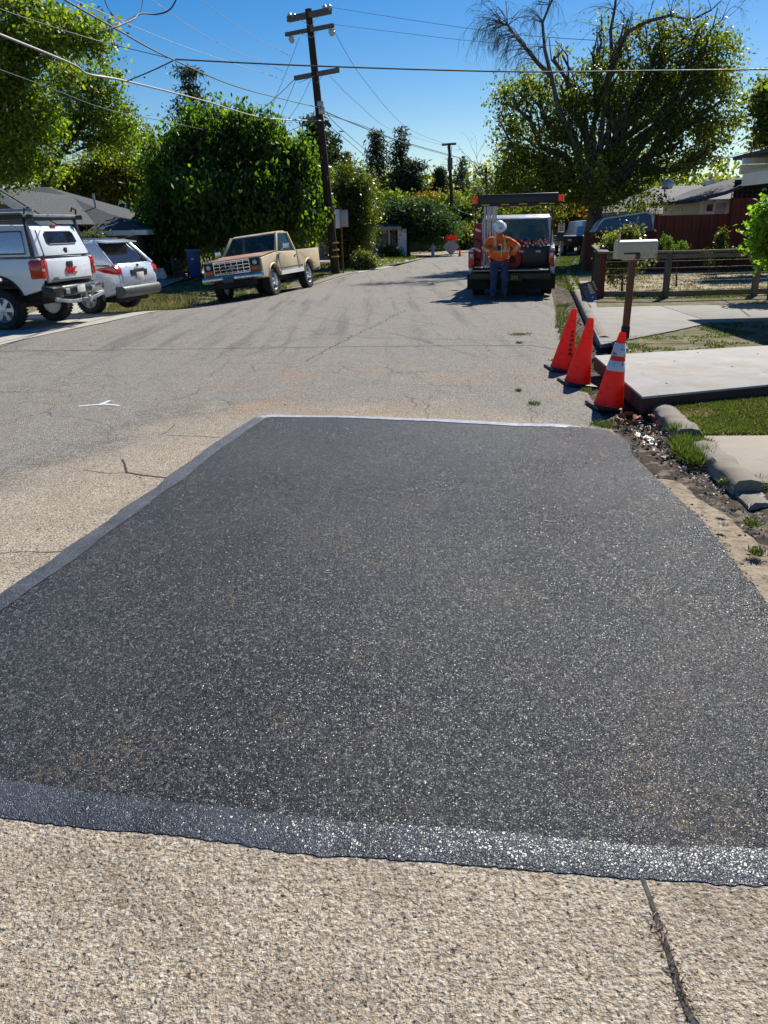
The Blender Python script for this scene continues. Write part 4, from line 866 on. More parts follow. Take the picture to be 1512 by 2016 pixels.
# white dried splash in the gutter
poly_sheet('dried_splash', [G(1255, 842), G(1276, 850), G(1290, 874), G(1264, 868)], M_['cone_white'], -.03, 0, wob=.05, seed=21)
plain_stone = surf('brown grit', (.22, .18, .14), .9, 0, .5, 40, .3, 90)
plain_soil = surf('dark clods', (.07, .052, .038), .95, 0, .4, 40, .3, 90)
def crumbs(name, pts, size, mat, seed, label, flat=.6):
    rs = np.random.default_rng(seed); N = len(pts); pts = np.asarray(pts, float)
    base = np.array([[1, 0, 0], [0, 1, 0], [-1, 0, 0], [0, -1, 0], [0, 0, 1], [0, 0, -1]], float)
    sz = size * rs.lognormal(0, .45, N); v = base[None] * rs.uniform(.6, 1.2, (N, 6, 1)) * sz[:, None, None]; v[:, :, 2] *= flat
    a = rs.uniform(0, 6.28, N); c_, s_ = np.cos(a)[:, None], np.sin(a)[:, None]; x, y = v[:, :, 0].copy(), v[:, :, 1].copy()
    v[:, :, 0] = x * c_ - y * s_; v[:, :, 1] = x * s_ + y * c_; v += rs.normal(size=v.shape) * sz[:, None, None] * .18; v += pts[:, None, :]
    tri = np.array([[0, 1, 4], [1, 2, 4], [2, 3, 4], [3, 0, 4], [1, 0, 5], [2, 1, 5], [3, 2, 5], [0, 3, 5]])
    f = (tri[None] + (np.arange(N) * 6)[:, None, None]).reshape(-1, 3)
    me = bpy.data.meshes.new(name); me.from_pydata(v.reshape(-1, 3).tolist(), [], f.tolist()); o = link(name, me, mat); o['kind'] = 'stuff'; o['label'] = label; return o
def along(line, n, sd_, seed, z):
    rs = np.random.default_rng(seed); L = [Vector((p[0], p[1])) for p in line]; out = []
    seg = [(a, b, (b - a).length) for a, b in zip(L, L[1:])]; tot = sum(q[2] for q in seg)
    for _ in range(n):
        d = rs.uniform(0, tot)
        for a, b, l_ in seg:
            if d <= l_: break
            d -= l_
        p = a.lerp(b, min(1, d / l_)); out.append((p.x + rs.normal(0, sd_), p.y + rs.normal(0, sd_), z + Z(p.x, p.y)))
    return out
def area(poly, n, seed, z):
    rs = np.random.default_rng(seed); xs_ = [p[0] for p in poly]; ys_ = [p[1] for p in poly]; x = rs.uniform(min(xs_), max(xs_), n * 4); y = rs.uniform(min(ys_), max(ys_), n * 4); k = in_poly(x, y, poly)
    return [(a, b, z + Z(a, b)) for a, b in zip(x[k][:n], y[k][:n])]
crumbs('asphalt_crumbs', along(pT[-2:] + pR, 3200, .02, 1, .006), .0045, A_NEW, 1, 'loose black asphalt crumbs along the ragged right edge of the patch')
crumbs('asphalt_crumbs', along(pL, 500, .02, 2, .003), .003, A_NEW, 2, 'loose black asphalt crumbs along the left edge of the patch')
crumbs('gravel', area([(1.95, 3.2), (2.0, 4.9), (2.05, 6.2), (2.3, 7.2), (2.6, 7.0), (2.4, 5.6), (2.25, 4.6), (2.5, 3.2)], 1300, 4, -.010), .0055, plain_stone, 4, 'small brown stones and grit in the gutter bed')
crumbs('gravel', area([(2.1, 1.6), (2.1, 4.3), (2.9, 4.6), (3.4, 1.6)], 1100, 5, .035), .006, plain_soil, 5, 'dark clods and grit on the bare soil')
crumbs('gravel', area([(2.2, 7.2), (2.3, 9), (3.2, 14), (4.1, 18), (4.5, 18), (3.5, 13.4), (2.75, 9)], 1800, 6, -.012), .01, plain_stone, 6, 'grit and stones along the gutter up to the work truck')
crumbs('gravel', area([(-3, 2), (-3, 9), (2, 9), (2, 7.2), (1.4, 6.7), (-1.2, 7.3), (-1.9, 3.2), (-2.4, 2)], 420, 7, .003), .004, plain_soil, 7, 'scattered grit on the old asphalt around the patch')
# individual large leaves
def leaf_mesh(name, lobed, sz, seed):
    rr = random.Random(seed); n = 11; pts = []
    for i in range(n * 2):
        a = math.pi * 2 * i / (2 * n); r = sz * (1 if i % 2 == 0 else (.42 if lobed else .85)) * (.6 + .4 * abs(math.cos(a / 2)) + .1 * rr.random()); pts.append((r * math.cos(a), r * math.sin(a) * .6, abs(math.sin(a)) * sz * .35 + rr.uniform(0, .1) * sz))
    mb = MB(); mb.add([(0, 0, 0)] + pts, [(0, i + 1, (i + 1) % (2 * n) + 1) for i in range(2 * n)]); mb.tube([(-sz * .5, 0, .002), (-sz * 1.3, 0.01, .006)], .0015, 4)
    me = bpy.data.meshes.new(name); me.from_pydata(mb.v, [], mb.f); return me
def plain(name, c, r=.6): return surf(name, c, r, 0, .15, 30, .2, 60, .002)
LP, LB = leaf_mesh('fallen_leaf', True, .04, 1), leaf_mesh('fallen_leaf', False, .045, 2)
mP, mB_ = plain('bleached leaf', (.62, .55, .43)), plain('rust brown leaf', (.26, .075, .025)); LP.materials.append(mP); LB.materials.append(mB_)
rr = random.Random(4)
for (px, py, s) in [(1186, 0, 0)] [:0] + [(1425, 1008, 1.2), (1430, 1018, .9), (1420, 1038, 1.0), (1428, 1040, .9), (1474, 1000, .8), (1472, 1020, 1.0), (1495, 1025, .8), (1400, 990, .9), (1490, 1062, .8), (1460, 1040, .7), (1345, 925, .8), (1325, 912, .9)]:
    c = G(px, py, .035 if px > 1410 and py < 1100 else 0); o = link('fallen_leaf', LP, None); o.location = c + Vector((0, 0, .012)); o.rotation_euler = (rr.uniform(-.2, .2), rr.uniform(-.2, .2), rr.uniform(0, 6)); o.scale = (s,) * 3
    tag(o, 'bleached curled oak leaf lying on the soil by the gutter', 'leaf', 'pale fallen leaves')
for (px, py, s) in [(1222, 826, 1.3), (1240, 822, 1.5), (1252, 828, 1.4), (1232, 836, 1.2), (1262, 832, 1.2), (1282, 826, 1.3), (1215, 838, 1.0), (1295, 838, 1.2), (1246, 836, 1.3), (1312, 880, 1), (1322, 905, 1.1), (1362, 935, 1)]:
    c = G(px, py, -.03); o = link('fallen_leaf', LB, None); o.location = c + Vector((0, 0, .02)); o.rotation_euler = (rr.uniform(-.8, .8), rr.uniform(-.8, .8), rr.uniform(0, 6)); o.scale = (s,) * 3
    tag(o, 'rust brown curled leaf heaped in the gutter near the striped cone', 'leaf', 'brown fallen leaves')
# orange needles in the crack
pn = np.array([[G(1282 + (t * 80) + random.Random(i).gauss(0, 5), 1790 + t * 220)[k] for k in range(3)] for i, t in enumerate(np.random.default_rng(3).random(220))]); pn[:, 2] = .004
o = leaves('dry_needles', pn, .022, .003, LEAF['litter'], None, 3, 0, .2); tag(o, 'dry brown needles caught in the pavement crack', None, None, 'stuff')
# ------------------------------------------------------------------ traffic cones
def cone(label, px, py, tilt, collars, head, smudge=False):
    c = G(px, py); zc = Z(c.x, c.y); root = empty('traffic_cone', (c.x, c.y, zc - .0), 0, label, 'traffic cone', 'traffic cones beside the gutter')
    root.rotation_euler = (rad(head), rad(tilt), rad(6))
    MB().box((0, 0, .018), (.36, .36, .034)).build('base', M_['black_plastic'], root, bevel=.012)
    pr = [(.150, .030), (.146, .045), (.138, .06)] + [(.138 - (.138 - .034) * i / 12, .06 + (.72 - .06) * i / 12) for i in range(1, 13)] + [(.030, .735), (.026, .73), (.024, .7)]
    MB().lathe(pr, 32).build('body', M_['orange_cone'], root, smooth=True, angle=60)
    if collars:
        def rad_at(z): return .138 - (.138 - .034) * (z - .06) / .66
        for z0, z1 in ((.375, .47), (.515, .635)):
            MB().lathe([(rad_at(z0) + .0005, z0), (rad_at(z0) + .003, z0 + .002), (rad_at(z1) + .003, z1 - .002), (rad_at(z1) + .0005, z1)], 32).build('collar', M_['cone_white'], root, smooth=True, angle=60)
    if smudge:
        for k in range(6):
            z = .2 + k * .052; r = .138 - (.104) * (z - .06) / .66 + .0015; a = -rad(80)
            vs = []
            for (da, dz) in ((-.30, .004 * (k % 2)), (.26, .0), (.30 - .1 * (k % 3), .03), (-.05, .042), (-.26, .034 - .008 * (k % 2))):
                rz = .138 - .104 * (z + dz - .06) / .66 + .002; vs.append((rz * math.cos(a + da * .09 / rz), rz * math.sin(a + da * .09 / rz), z + dz))
            MB().slab(vs, .001).build('stencil_mark', M_['black_print'], root)
    return root
cone('plain orange traffic cone with dark vertical stencil marks, farthest of the three', 1106, 723, 9, False, 0, True)
cone('plain orange traffic cone in the middle of the three by the ramp corner', 1136, 748, 9, False, 0)
cone('orange traffic cone with two scuffed white reflective collars', 1198, 790, 7, True, 0)

# ------------------------------------------------------------------ mailbox
c = G(1243, 668, .03); mbx = empty('mailbox', (c.x - .1, c.y, .08), 0, 'cream metal mailbox with brown flag on a leaning brown wooden post', 'mailbox')
MB().bar((0, 0, -.1), (.02, 0, 1.06), .085, .085, (0, 1, 0)).build('post', M_['post_wood'], mbx, bevel=.004)
MB().bar((.0, 0, -.05), (.003, 0, .14), .1, .1, (0, 1, 0)).build('post_foot', M_['pole_wood'], mbx, bevel=.004)
MB().box((.05, 0, 1.065), (.36, .14, .02)).build('mounting_plate', M_['galv'], mbx, bevel=.002)
L = .54; prof = [(-.1, 0), (.1, 0), (.1, .19)] + [(.1 * math.cos(a), .19 + .055 * math.sin(a)) for a in [rad(20 * k) for k in range(1, 9)]] + [(-.1, .19)]
q = MB(); q.add([(x, y, z) for x in (-L / 2, L / 2) for (y, z) in prof], [tuple(range(len(prof))), tuple(range(2 * len(prof) - 1, len(prof) - 1, -1))] + [(i, i + len(prof), (i + 1) % len(prof) + len(prof), (i + 1) % len(prof)) for i in range(len(prof))])
b = q.build('box', M_['mail_cream'], mbx, smooth=True, angle=30); b.location = (.06, 0, 1.078)
q = MB(); q.add([(x, y * 1.04, z * 1.03 - .004) for x in (-L / 2 - .02, -L / 2 + .012) for (y, z) in prof], [tuple(range(len(prof))), tuple(range(2 * len(prof) - 1, len(prof) - 1, -1))] + [(i, i + len(prof), (i + 1) % len(prof) + len(prof), (i + 1) % len(prof)) for i in range(len(prof))])
b = q.build('door', M_['mail_cream'], mbx, smooth=True, angle=30); b.location = (.06, 0, 1.078)
MB().box((-L / 2 + .01 + .06, -.03, 1.35), (.035, .02, .09)).build('knob', M_['mail_cream'], mbx, bevel=.004)
MB().box((-.04, -.108, 1.145), (.2, .008, .022)).box((.055, -.108, 1.11), (.06, .008, .09)).build('flag', M_['brown_flag'], mbx, bevel=.001)

# ------------------------------------------------------------------ low fence, right
def post_rail_fence():
    a = Vector((5.01, 17.9, .03)); root = empty('low_fence', a, 0, 'low weathered timber rail fence with wire mesh beside the path', 'fence')
    H = .97
    posts = [Vector((6.34, 17.55, .03)), Vector((8.33, 17.6, .03)), Vector((10.6, 17.6, .03)), Vector((13, 17.6, .03))]
    MB().bar((0, 0, -.05), (0, 0, H - .02), .11, .11, (0, 1, 0)).build('post', M_['red_wood'], root, bevel=.004)
    for p in posts:
        q = p - a; MB().bar((q.x, q.y, -.05), (q.x, q.y, H - .005), .12, .1, (0, 1, 0)).build('post', M_['grey_wood'], root, bevel=.004)
    al = [Vector((0, 0, 0))] + [p - a for p in posts]
    for p, q in zip(al, al[1:]):
        MB().bar(p + Vector((.06, -.02, H + .0)), q + Vector((.05, -.02, H + .0)), .14, .05).build('rail', M_['grey_wood_x'], root, bevel=.004)
        MB().bar(p + Vector((.06, -.055, H - .09)), q + Vector((-.06, -.055, H - .09)), .04, .09).build('rail', M_['grey_wood_x'], root, bevel=.003)
        MB().bar(p + Vector((.06, 0, .09)), q + Vector((-.06, 0, .09)), .05, .12).build('bottom_board', M_['grey_wood_x'], root, bevel=.003)
        w_ = MB(); n = int((q - p).length / .16)
        for k in range(1, n): c = p.lerp(q, k / n); w_.tube([c + Vector((0, .03, .12)), c + Vector((0, .03, H - .08))], .0015, 3)
        for k in range(5): w_.tube([p + Vector((0, .03, .22 + k * .14)), q + Vector((0, .03, .22 + k * .14))], .003, 3)
        w_.build('wire_mesh', M_['wire'], root)
    # street side run of boards
    e = Vector((6.25, 23.2, .03)) - a; n = 9
    for k in range(n):
        p = Vector((0, 0, 0)).lerp(e, (k + .7) / (n + .3)); d = e.normalized()
        MB().bar(p + Vector((0, 0, .06)), p + Vector((0, 0, H - .02)), .035, .42, (d.x, d.y, 0)).build('board', M_['brown_wood'], root, bevel=.004)
    MB().bar(Vector((-.02, -.1, H + .01)), e + Vector((0, 0, H + .01)), .24, .045).build('rail', M_['grey_wood_x'], root, bevel=.004)
    MB().bar(Vector((-.04, 0, .03)), e + Vector((-.04, 0, .03)), .05, .06).build('bottom_board', M_['grey_wood_x'], root, bevel=.004)
    MB().bar(e + Vector((0, 0, -.05)), e + Vector((0, 0, H)), .11, .11, (0, 1, 0)).build('post', M_['pole_wood'], root, bevel=.004)
post_rail_fence()
def board_fence(name, label, a, b, h, mat, bw=.15, group=None, both=False, cap=None, jag=.0, z0=0.):
    a, b = Vector((a[0], a[1], z0)), Vector((b[0], b[1], z0)); root = empty(name, a, 0, label, 'fence', group); d = b - a; L = d.length; u = d.normalized(); n = int(L / bw); nn = Vector((-u.y, u.x, 0)); rr = random.Random(int(L * 100))
    me = MB().bar((0, 0, 0), (0, 0, h), bw * (1.02 if both else .97), .022, (-u.y, u.x, 0)).build('board', mat, root); me.location = u * bw * .5
    for k in range(1, n):
        o = me.copy(); COL.objects.link(o); o.location = u * bw * (k + .5) + nn * (.022 if k % 2 and both else 0) + nn * rr.uniform(-.003, .003) + Vector((0, 0, rr.uniform(-jag, jag)))
    for zz in (h * .15, h * .85): MB().bar(nn * .05 + Vector((0, 0, zz)), nn * .05 + d + Vector((0, 0, zz)), .04, .09).build('rail', mat, root)
    for k in range(int(L / 2.4) + 1):
        p = u * min(L, k * 2.4); MB().bar(p + nn * .1, p + nn * .1 + Vector((0, 0, h + .03)), .1, .1, (0, 1, 0)).build('post', mat, root)
    if cap: MB().bar(Vector((0, 0, h + .03)), d + Vector((0, 0, h + .03)), .14, .035).build('cap_rail', cap, root)
    return root
board_fence('board_fence', 'dark red board fence standing behind the straw yard', P(1286, 520, 27)[:2], P(1428, 520, 27)[:2], P(1350, 423, 27).z, M_['red_wood'], .145, 'red board fences', True, z0=.0)
board_fence('board_fence', 'taller red board fence at the right edge below the latticed roof', P(1428, 520, 26.6)[:2], P(1720, 520, 26)[:2], P(1470, 390, 26.6).z, M_['red_wood'], .145, 'red board fences', True)
board_fence('board_fence', 'lower red fence with camper shell showing above it', P(1150, 520, 28.5)[:2], P(1286, 520, 27.2)[:2], P(1210, 456, 28).z, M_['red_wood'], .145, 'red board fences', True)
board_fence('board_fence', 'grey board fence in the shade behind the silver car', P(262, 540, 34)[:2], P(400, 540, 35)[:2], P(300, 497, 34).z, M_['grey_wood'], .16, None, True, M_['grey_wood_x'], .01)
board_fence('board_fence', 'brown board fence behind the diamond sign across the bend', P(800, 500, 56)[:2], P(903, 500, 58)[:2], P(850, 468, 57).z, M_['brown_wood'], .3, None, True, None, .02)
# camper shell
cs = empty('camper_shell', P(1225, 456, 30.5), 0, 'blue grey camper shell with white edges showing above the red fence', 'camper shell')
o0 = P(1225, 456, 30.5)
pr = [P(1165, 464, 30.5) - o0, P(1180, 440, 30.5) - o0, P(1188, 431, 30.5) - o0, P(1272, 418, 30.5) - o0, P(1284, 424, 30.5) - o0, P(1286, 448, 30.5) - o0, P(1286, 470, 30.5) - o0, P(1164, 474, 30.5) - o0]
MB().slab([p + Vector((0, -.0, 0)) for p in pr], -.7, (0, 1, 0)).build('shell', M_['camper'], cs, bevel=.03)
for k in range(len(pr) - 3): MB().bar(pr[k] + Vector((0, -.02, .0)), pr[k + 1] + Vector((0, -.02, .0)), .09, .06).build('edge_trim', M_['white_trim'], cs, bevel=.005)
# ------------------------------------------------------------------ utility poles, wires, signs
def pole(name, label, base, top, r0, r1, arms, group):
    root = empty(name, base, 0, label, 'utility pole', group); t = Vector(top) - Vector(base)
    MB().tube([(0, 0, -.2), t * .5, t], [r0, (r0 + r1) / 2, r1], 14).build('pole', M_['pole_wood'], root, smooth=True, angle=60)
    for (a, b, s) in arms:
        MB().bar(a - base, b - base, s, s * 1.15).build('crossarm', M_['grey_wood_x'], root, bevel=.008)
    return root
YP = 31.2; bs = Vector((-1.62, YP, 0)); tp = P(607, 18, YP)
arms = [(P(568, 38, YP + .9), P(650, 21, YP - .9), .16), (P(563, 68, YP + .9), P(656, 50, YP - .9), .11), (P(581, 154, YP + .8), P(666, 138, YP - .8), .13)]
up = pole('utility_pole', 'tall leaning wooden utility pole with three crossarms beside the beige pickup', bs, tp, .17, .12, arms, 'wooden utility poles')
for (x, y, YY) in ((570, 30, YP + .9), (579, 31, YP + .6), (639, 14, YP - .6), (648, 13, YP - .9)):
    p = P(x, y + 2, YY) - bs; MB().lathe([(.03, -.08), (.05, -.05), (.04, -.02), (.07, 0), (.06, .03), (.085, .05), (.05, .09)], 10, p).build('insulator', M_['insul'], up, smooth=True)
for (x, y, YY) in ((574, 71, YP + .8), (653, 56, YP - .8)):
    p = P(x, y, YY) - bs; MB().lathe([(.03, 0), (.12, -.03), (.10, -.07), (.13, -.10), (.09, -.16), (.06, -.22)], 10, p).build('insulator', M_['insul'], up, smooth=True)
for (a, b) in (((590, 38), (612, 52)), ((628, 30), (612, 52)), ((590, 66), (614, 74)), ((626, 60), (614, 74)), ((588, 163), (618, 150)), ((634, 150), (624, 164))):
    MB().bar(P(*a, YP - .1) - bs, P(*b, YP - .16) - bs, .035, .012).build('brace', M_['galv'], up)
for (y, h) in ((205, 9), (218, 12)):
    MB().box(P(631 + (y - 205) * .2, y, YP - .22) - bs, (.22, .2, h * pxm(630, 200, YP))).build('hardware_box', M_['galv'], up, bevel=.01)
MB().bar(P(641, 238, YP - .25) - bs, P(651, 250, YP - .2) - bs, .12, .12).build('splice_case', M_['black_plastic'], up, bevel=.02)
for y in (478, 492, 505): 
    q = P(658.5, y, YP) - bs; MB().lathe([(.178, -.025), (.18, 0), (.178, .025)], 14, q).build('yellow_band', M_['yellow_lamp'], up)
YF = 60; bf = Vector((P(893, 497, YF).x, YF, 0))
up2 = pole('utility_pole', 'slim distant utility pole with one short crossarm above the bend', bf, P(884, 282, YF), .15, .1, [(P(870, 285, YF), P(898, 283, YF), .13)], 'wooden utility poles')
for dx in (-4, 4): MB().bar(P(885 + dx, 288, YF - .1) - bf, P(886 + dx * .6, 308, YF - .1) - bf, .04).build('brace', M_['galv'], up2)
MB().lathe([(.16, 0), (.18, .05), (.18, .8), (.14, .85)], 12, P(886, 335, YF - .25) - bf).build('transformer', M_['grey_plastic'], up2, smooth=True)
bf3 = Vector((P(958, 490, 64).x, 64, 0)); pole('utility_pole', 'far dark utility pole half hidden behind the arrow board', bf3, P(957, 330, 64), .15, .1, [(P(950, 340, 64), P(966, 339, 64), .12)], 'wooden utility poles')
def wire(pts, r, label, mat='wire', sag=0., group='overhead wires'):
    q = [P(x, y, Y) for x, y, Y in pts]; out = []
    if len(q) == 2:
        for i in range(17):
            t = i / 16; p = q[0].lerp(q[1], t); p.z -= sag * 4 * t * (1 - t); out.append(p)
    else:
        n = len(q)
        for i in range(n - 1):
            p0, p1, p2, p3 = q[max(0, i - 1)], q[i], q[i + 1], q[min(n - 1, i + 2)]
            for k in range(8):
                t = k / 8; out.append(.5 * ((2 * p1) + (p2 - p0) * t + (2 * p0 - 5 * p1 + 4 * p2 - p3) * t * t + (3 * p1 - p0 - 3 * p2 + p3) * t ** 3))
        out.append(q[-1])
    o = MB().tube(out, r, 5).build('overhead_wire', M_[mat], None, smooth=True); tag(o, label, 'wire', group)
wire([(100, -16, 10), (230, 58, 13), (340, 117, 16), (480, 175, 23), (636, 214, YP)], .014, 'thick black cable running from top left down to the tall pole')
wire([(345, 117, 16), (620, 130, 15.5), (1000, 141, 15), (1300, 139, 14.5), (1540, 136, 14)], .013, 'long level cable crossing the whole sky from the left junction')
wire([(-20, 60, 12), (140, 125, 15), (175, 146, 16.5), (250, 160, 18), (400, 198, 23), (520, 232, 28), (638, 238, YP)], .02, 'thick grey bundle sagging past the left trees to the pole', 'wire_grey')
wire([(340, 120, 16), (300, 139, 17), (250, 160, 18)], .012, 'short link cable joining the two left bundles')
wire([(-20, 10, 12), (70, 42, 14), (200, 82, 17), (335, 115, 16.2)], .007, 'thin wire above the left tree ending at the junction')
wire([(-20, 130, 14), (90, 170, 18), (210, 215, 22), (330, 240, 26), (400, 255, 30)], .009, 'lower service wire passing in front of the left trees')
wire([(90, 170, 16), (115, 150, 16), (138, 127, 15)], .01, 'short slanted wire tied to the grey bundle at left')
wire([(198, 62, 12), (225, 54, 12.2), (262, 38, 12.6), (276, 27, 12.8), (310, 28, 13), (335, 18, 13), (350, -8, 13)], .011, 'black looped cable hanging at the top left')
wire([(203, -10, 12), (215, 20, 12.3), (240, 40, 12.5), (262, 33, 12.7), (276, 26, 12.8), (282, -8, 13)], .006, 'thin looped wire beside the hanging cable loop')
wire([(60, -40, 16), (345, 85, 23), (568, 160, YP)], .007, 'faint wire crossing the upper left sky', 'wire_grey')
wire([(270, -20, 18), (430, 85, 24), (581, 150, YP + .8)], .007, 'faint wire slanting down to the lowest crossarm', 'wire_grey')
wire([(370, -20, 20), (480, 60, 26), (570, 110, YP)], .006, 'faint upper wire left of the pole top', 'wire_grey')
wire([(650, 14, YP - .9), (800, 38, 24), (1000, 66, 18), (1180, 80, 14)], .006, 'thin wire from the top crossarm into the big tree', 'wire_grey')
wire([(656, 48, YP - .9), (800, 66, 26), (945, 82, 22), (1100, 90, 18)], .006, 'thin wire from the second crossarm towards the bare limbs', 'wire_grey')
wire([(657, 60, YP - .8), (715, 155, 38), (800, 250, 48), (880, 284, YF)], .010, 'sagging thin wire from the tall pole to the far pole', 'wire_grey')
wire([(650, 150, YP - .5), (700, 200, 38), (770, 255, 50), (872, 286, YF)], .010, 'second sagging wire between the two poles', 'wire_grey')
wire([(641, 220, YP), (700, 245, 36), (780, 275, 44), (885, 305, YF), (965, 328, 64)], .022, 'heavy cable from the tall pole past the far pole')
wire([(641, 225, YP), (720, 250, 38), (800, 283, 48), (885, 307, YF)], .014, 'slack secondary cable under the heavy one')
wire([(644, 222, YP), (660, 243, 33), (725, 300, 44)], .012, 'short service drop right of the tall pole')
wire([(651, 250, YP), (690, 282, 38), (722, 310, 44)], .012, 'lowest service drop right of the tall pole')
wire([(590, 72, YP + .5), (560, 150, 33), (520, 240, 36), (480, 300, 40)], .008, 'thin wire dropping steeply left of the pole', 'wire_grey')
wire([(578, 158, YP + .8), (545, 190, 33), (500, 228, 34), (440, 262, 36)], .012, 'service wire from the lowest crossarm into the mulberry', 'wire_grey')
wire([(582, 158, YP + .8), (565, 200, 33), (538, 262, 36)], .009, 'short steep service wire into the mulberry', 'wire_grey')
wire([(612, 156, YP), (585, 210, 33), (545, 262, 36)], .008, 'steep thin wire left of the pole middle', 'wire_grey')
wire([(630, 232, YP), (600, 245, 33), (560, 262, 36), (535, 272, 38)], .010, 'low curved wire from the pole to the mulberry top', 'wire_grey')
wire([(885, 345, YF), (900, 385, 60), (935, 402, 62), (957, 385, 64)], .02, 'drooping slack wire between the two far poles', 'wire_grey')
wire([(885, 390, YF), (905, 415, 60), (940, 424, 62), (958, 412, 64)], .02, 'lower drooping slack wire between the two far poles', 'wire_grey')
wire([(840, 382, 70), (900, 379, 66), (960, 371, 64)], .025, 'dark level wire behind the far pole')
wire([(1364, 320, 30), (1490, 303, 20), (1560, 290, 16)], .012, 'service wire reaching the white eave at right')
wire([(1200, 345, 36), (1400, 315, 28), (1540, 280, 20)], .009, 'thin wire behind the big tree at right', 'wire_grey')
# signs
def sign_post(name, label, loc, h, plates, cat='sign', group=None):
    root = empty(name, loc, 0, label, cat, group)
    MB().tube([(0, 0, -.1), (-.02, 0, h)], .03, 8).build('post', M_['post_wood'] if 'brown' in label else M_['galv'], root, smooth=True)
    for (c, w_, h_, rz, mat) in plates:
        R = Matrix.Rotation(rz, 3, 'Z'); MB().box(c, (w_, .004, h_), R).build('sign_plate', mat, root, bevel=.0015)
    return root
c = Vector((-1.33, 31.3, 0)); zs = P(668, 431, 31.3).z
sign_post('street_sign', 'two tall narrow plain signs set back to back on a brown post by the pole', c, zs + .42, [((-.12, -.08, zs), .30, .66, rad(48), M_['sign_white']), ((.11, -.05, zs + .01), .30, .60, rad(-8), M_['sign_back'])])
c = G(888, 500); c = Vector((P(888, 500, 46.6).x, 46.6, 0)); ds = empty('road_work_sign', c, 0, 'grey backed diamond road work sign with three red flags beyond the bend', 'sign'); zc = P(888, 486, 46.6).z; m = pxm(888, 485, 46.6); dx = 0
MB().slab([(dx - 17 * m, 0, zc), (dx, 0, zc - 16 * m), (dx + 17 * m, 0, zc), (dx, 0, zc + 16 * m)], .01).build('sign_plate', M_['sign_back'], ds)
MB().bar((dx, .03, 0), (dx, .03, zc + 18 * m), .03).bar((dx, .03, .15), (dx - .4, -.3, 0), .03).bar((dx, .03, .15), (dx + .4, -.3, 0), .03).bar((dx, .03, .15), (dx, .5, 0), .03).build('stand', M_['galv'], ds)
for k, a in ((-1, -8), (0, 0), (1, 8)):
    b = Vector((dx + a * m, -.02, zc + 9 * m)); MB().slab([b, b + Vector((-3 * m, 0, 5 * m)), b + Vector((-3.5 * m, -.03, 10 * m)), b + Vector((-1 * m, 0, 12 * m)), b + Vector((1 * m, .02, 16 * m)), b + Vector((2.5 * m, 0, 9 * m)), b + Vector((4 * m, -.02, 7 * m))], .01).build('flag', M_['flag_red'], ds)
c = G(905, 502); fc = empty('traffic_cone', (P(905, 500, 46).x, 46, 0), 0, 'small distant orange cone at the far kerb beside the diamond sign', 'traffic cone')
fc.scale = (.62,) * 3; MB().lathe([(.13, .03), (.035, .7)], 16).build('body', M_['orange_cone'], fc, smooth=True); MB().box((0, 0, .015), (.36, .36, .03)).build('base', M_['orange_cone'], fc)
hy = empty('fire_hydrant', (3.25, 47.3, 0), 0, 'pale grey fire hydrant at the far kerb', 'fire hydrant')
MB().lathe([(.16, 0), (.16, .05), (.1, .06), (.1, .5), (.14, .52), (.14, .56), (.11, .6), (.05, .68), (.02, .72)], 16).build('barrel', M_['insul'], hy, smooth=True, angle=40)
MB().lathe([(.055, -.2), (.055, .2)], 10, (0, 0, .42), 'x').build('nozzle', M_['insul'], hy, smooth=True)
# speed sign
zs = P(1105, 448, 36).z; sp_ = empty('speed_sign', (P(1105, 448, 36).x, 36, 0), 0, 'small white speed limit sign behind the right side of the work truck', 'sign')
MB().tube([(0, 0, 0), (0, 0, zs + .3)], .025, 6).build('post', M_['galv'], sp_); MB().box((0, -.04, zs), (.3, .01, .38)).build('sign_plate', M_['sign_white'], sp_, bevel=.002)
def text(name, s, size, mat, parent, loc, rot, ext=.003, bold=0.):
    cu = bpy.data.curves.new(name, 'FONT'); cu.body = s; cu.size = size; cu.extrude = ext; cu.align_x = 'CENTER'; cu.align_y = 'CENTER'; cu.offset = bold; cu.resolution_u = 2
    tmp = bpy.data.objects.new('tmp', cu); COL.objects.link(tmp); dg = bpy.context.evaluated_depsgraph_get(); me = bpy.data.meshes.new_from_object(tmp.evaluated_get(dg)); bpy.data.objects.remove(tmp); me.materials.clear()
    me.name = name; o = link(name, me, mat, parent); o.location = loc; o.rotation_euler = rot; return o
text('lettering', '25', .2, M_['black_print'], sp_, (0, -.05, zs - .07), (rad(90), 0, 0), .002)
text('lettering', 'SPEED\nLIMIT', .07, M_['black_print'], sp_, (0, -.05, zs + .12), (rad(90), 0, 0), .002)
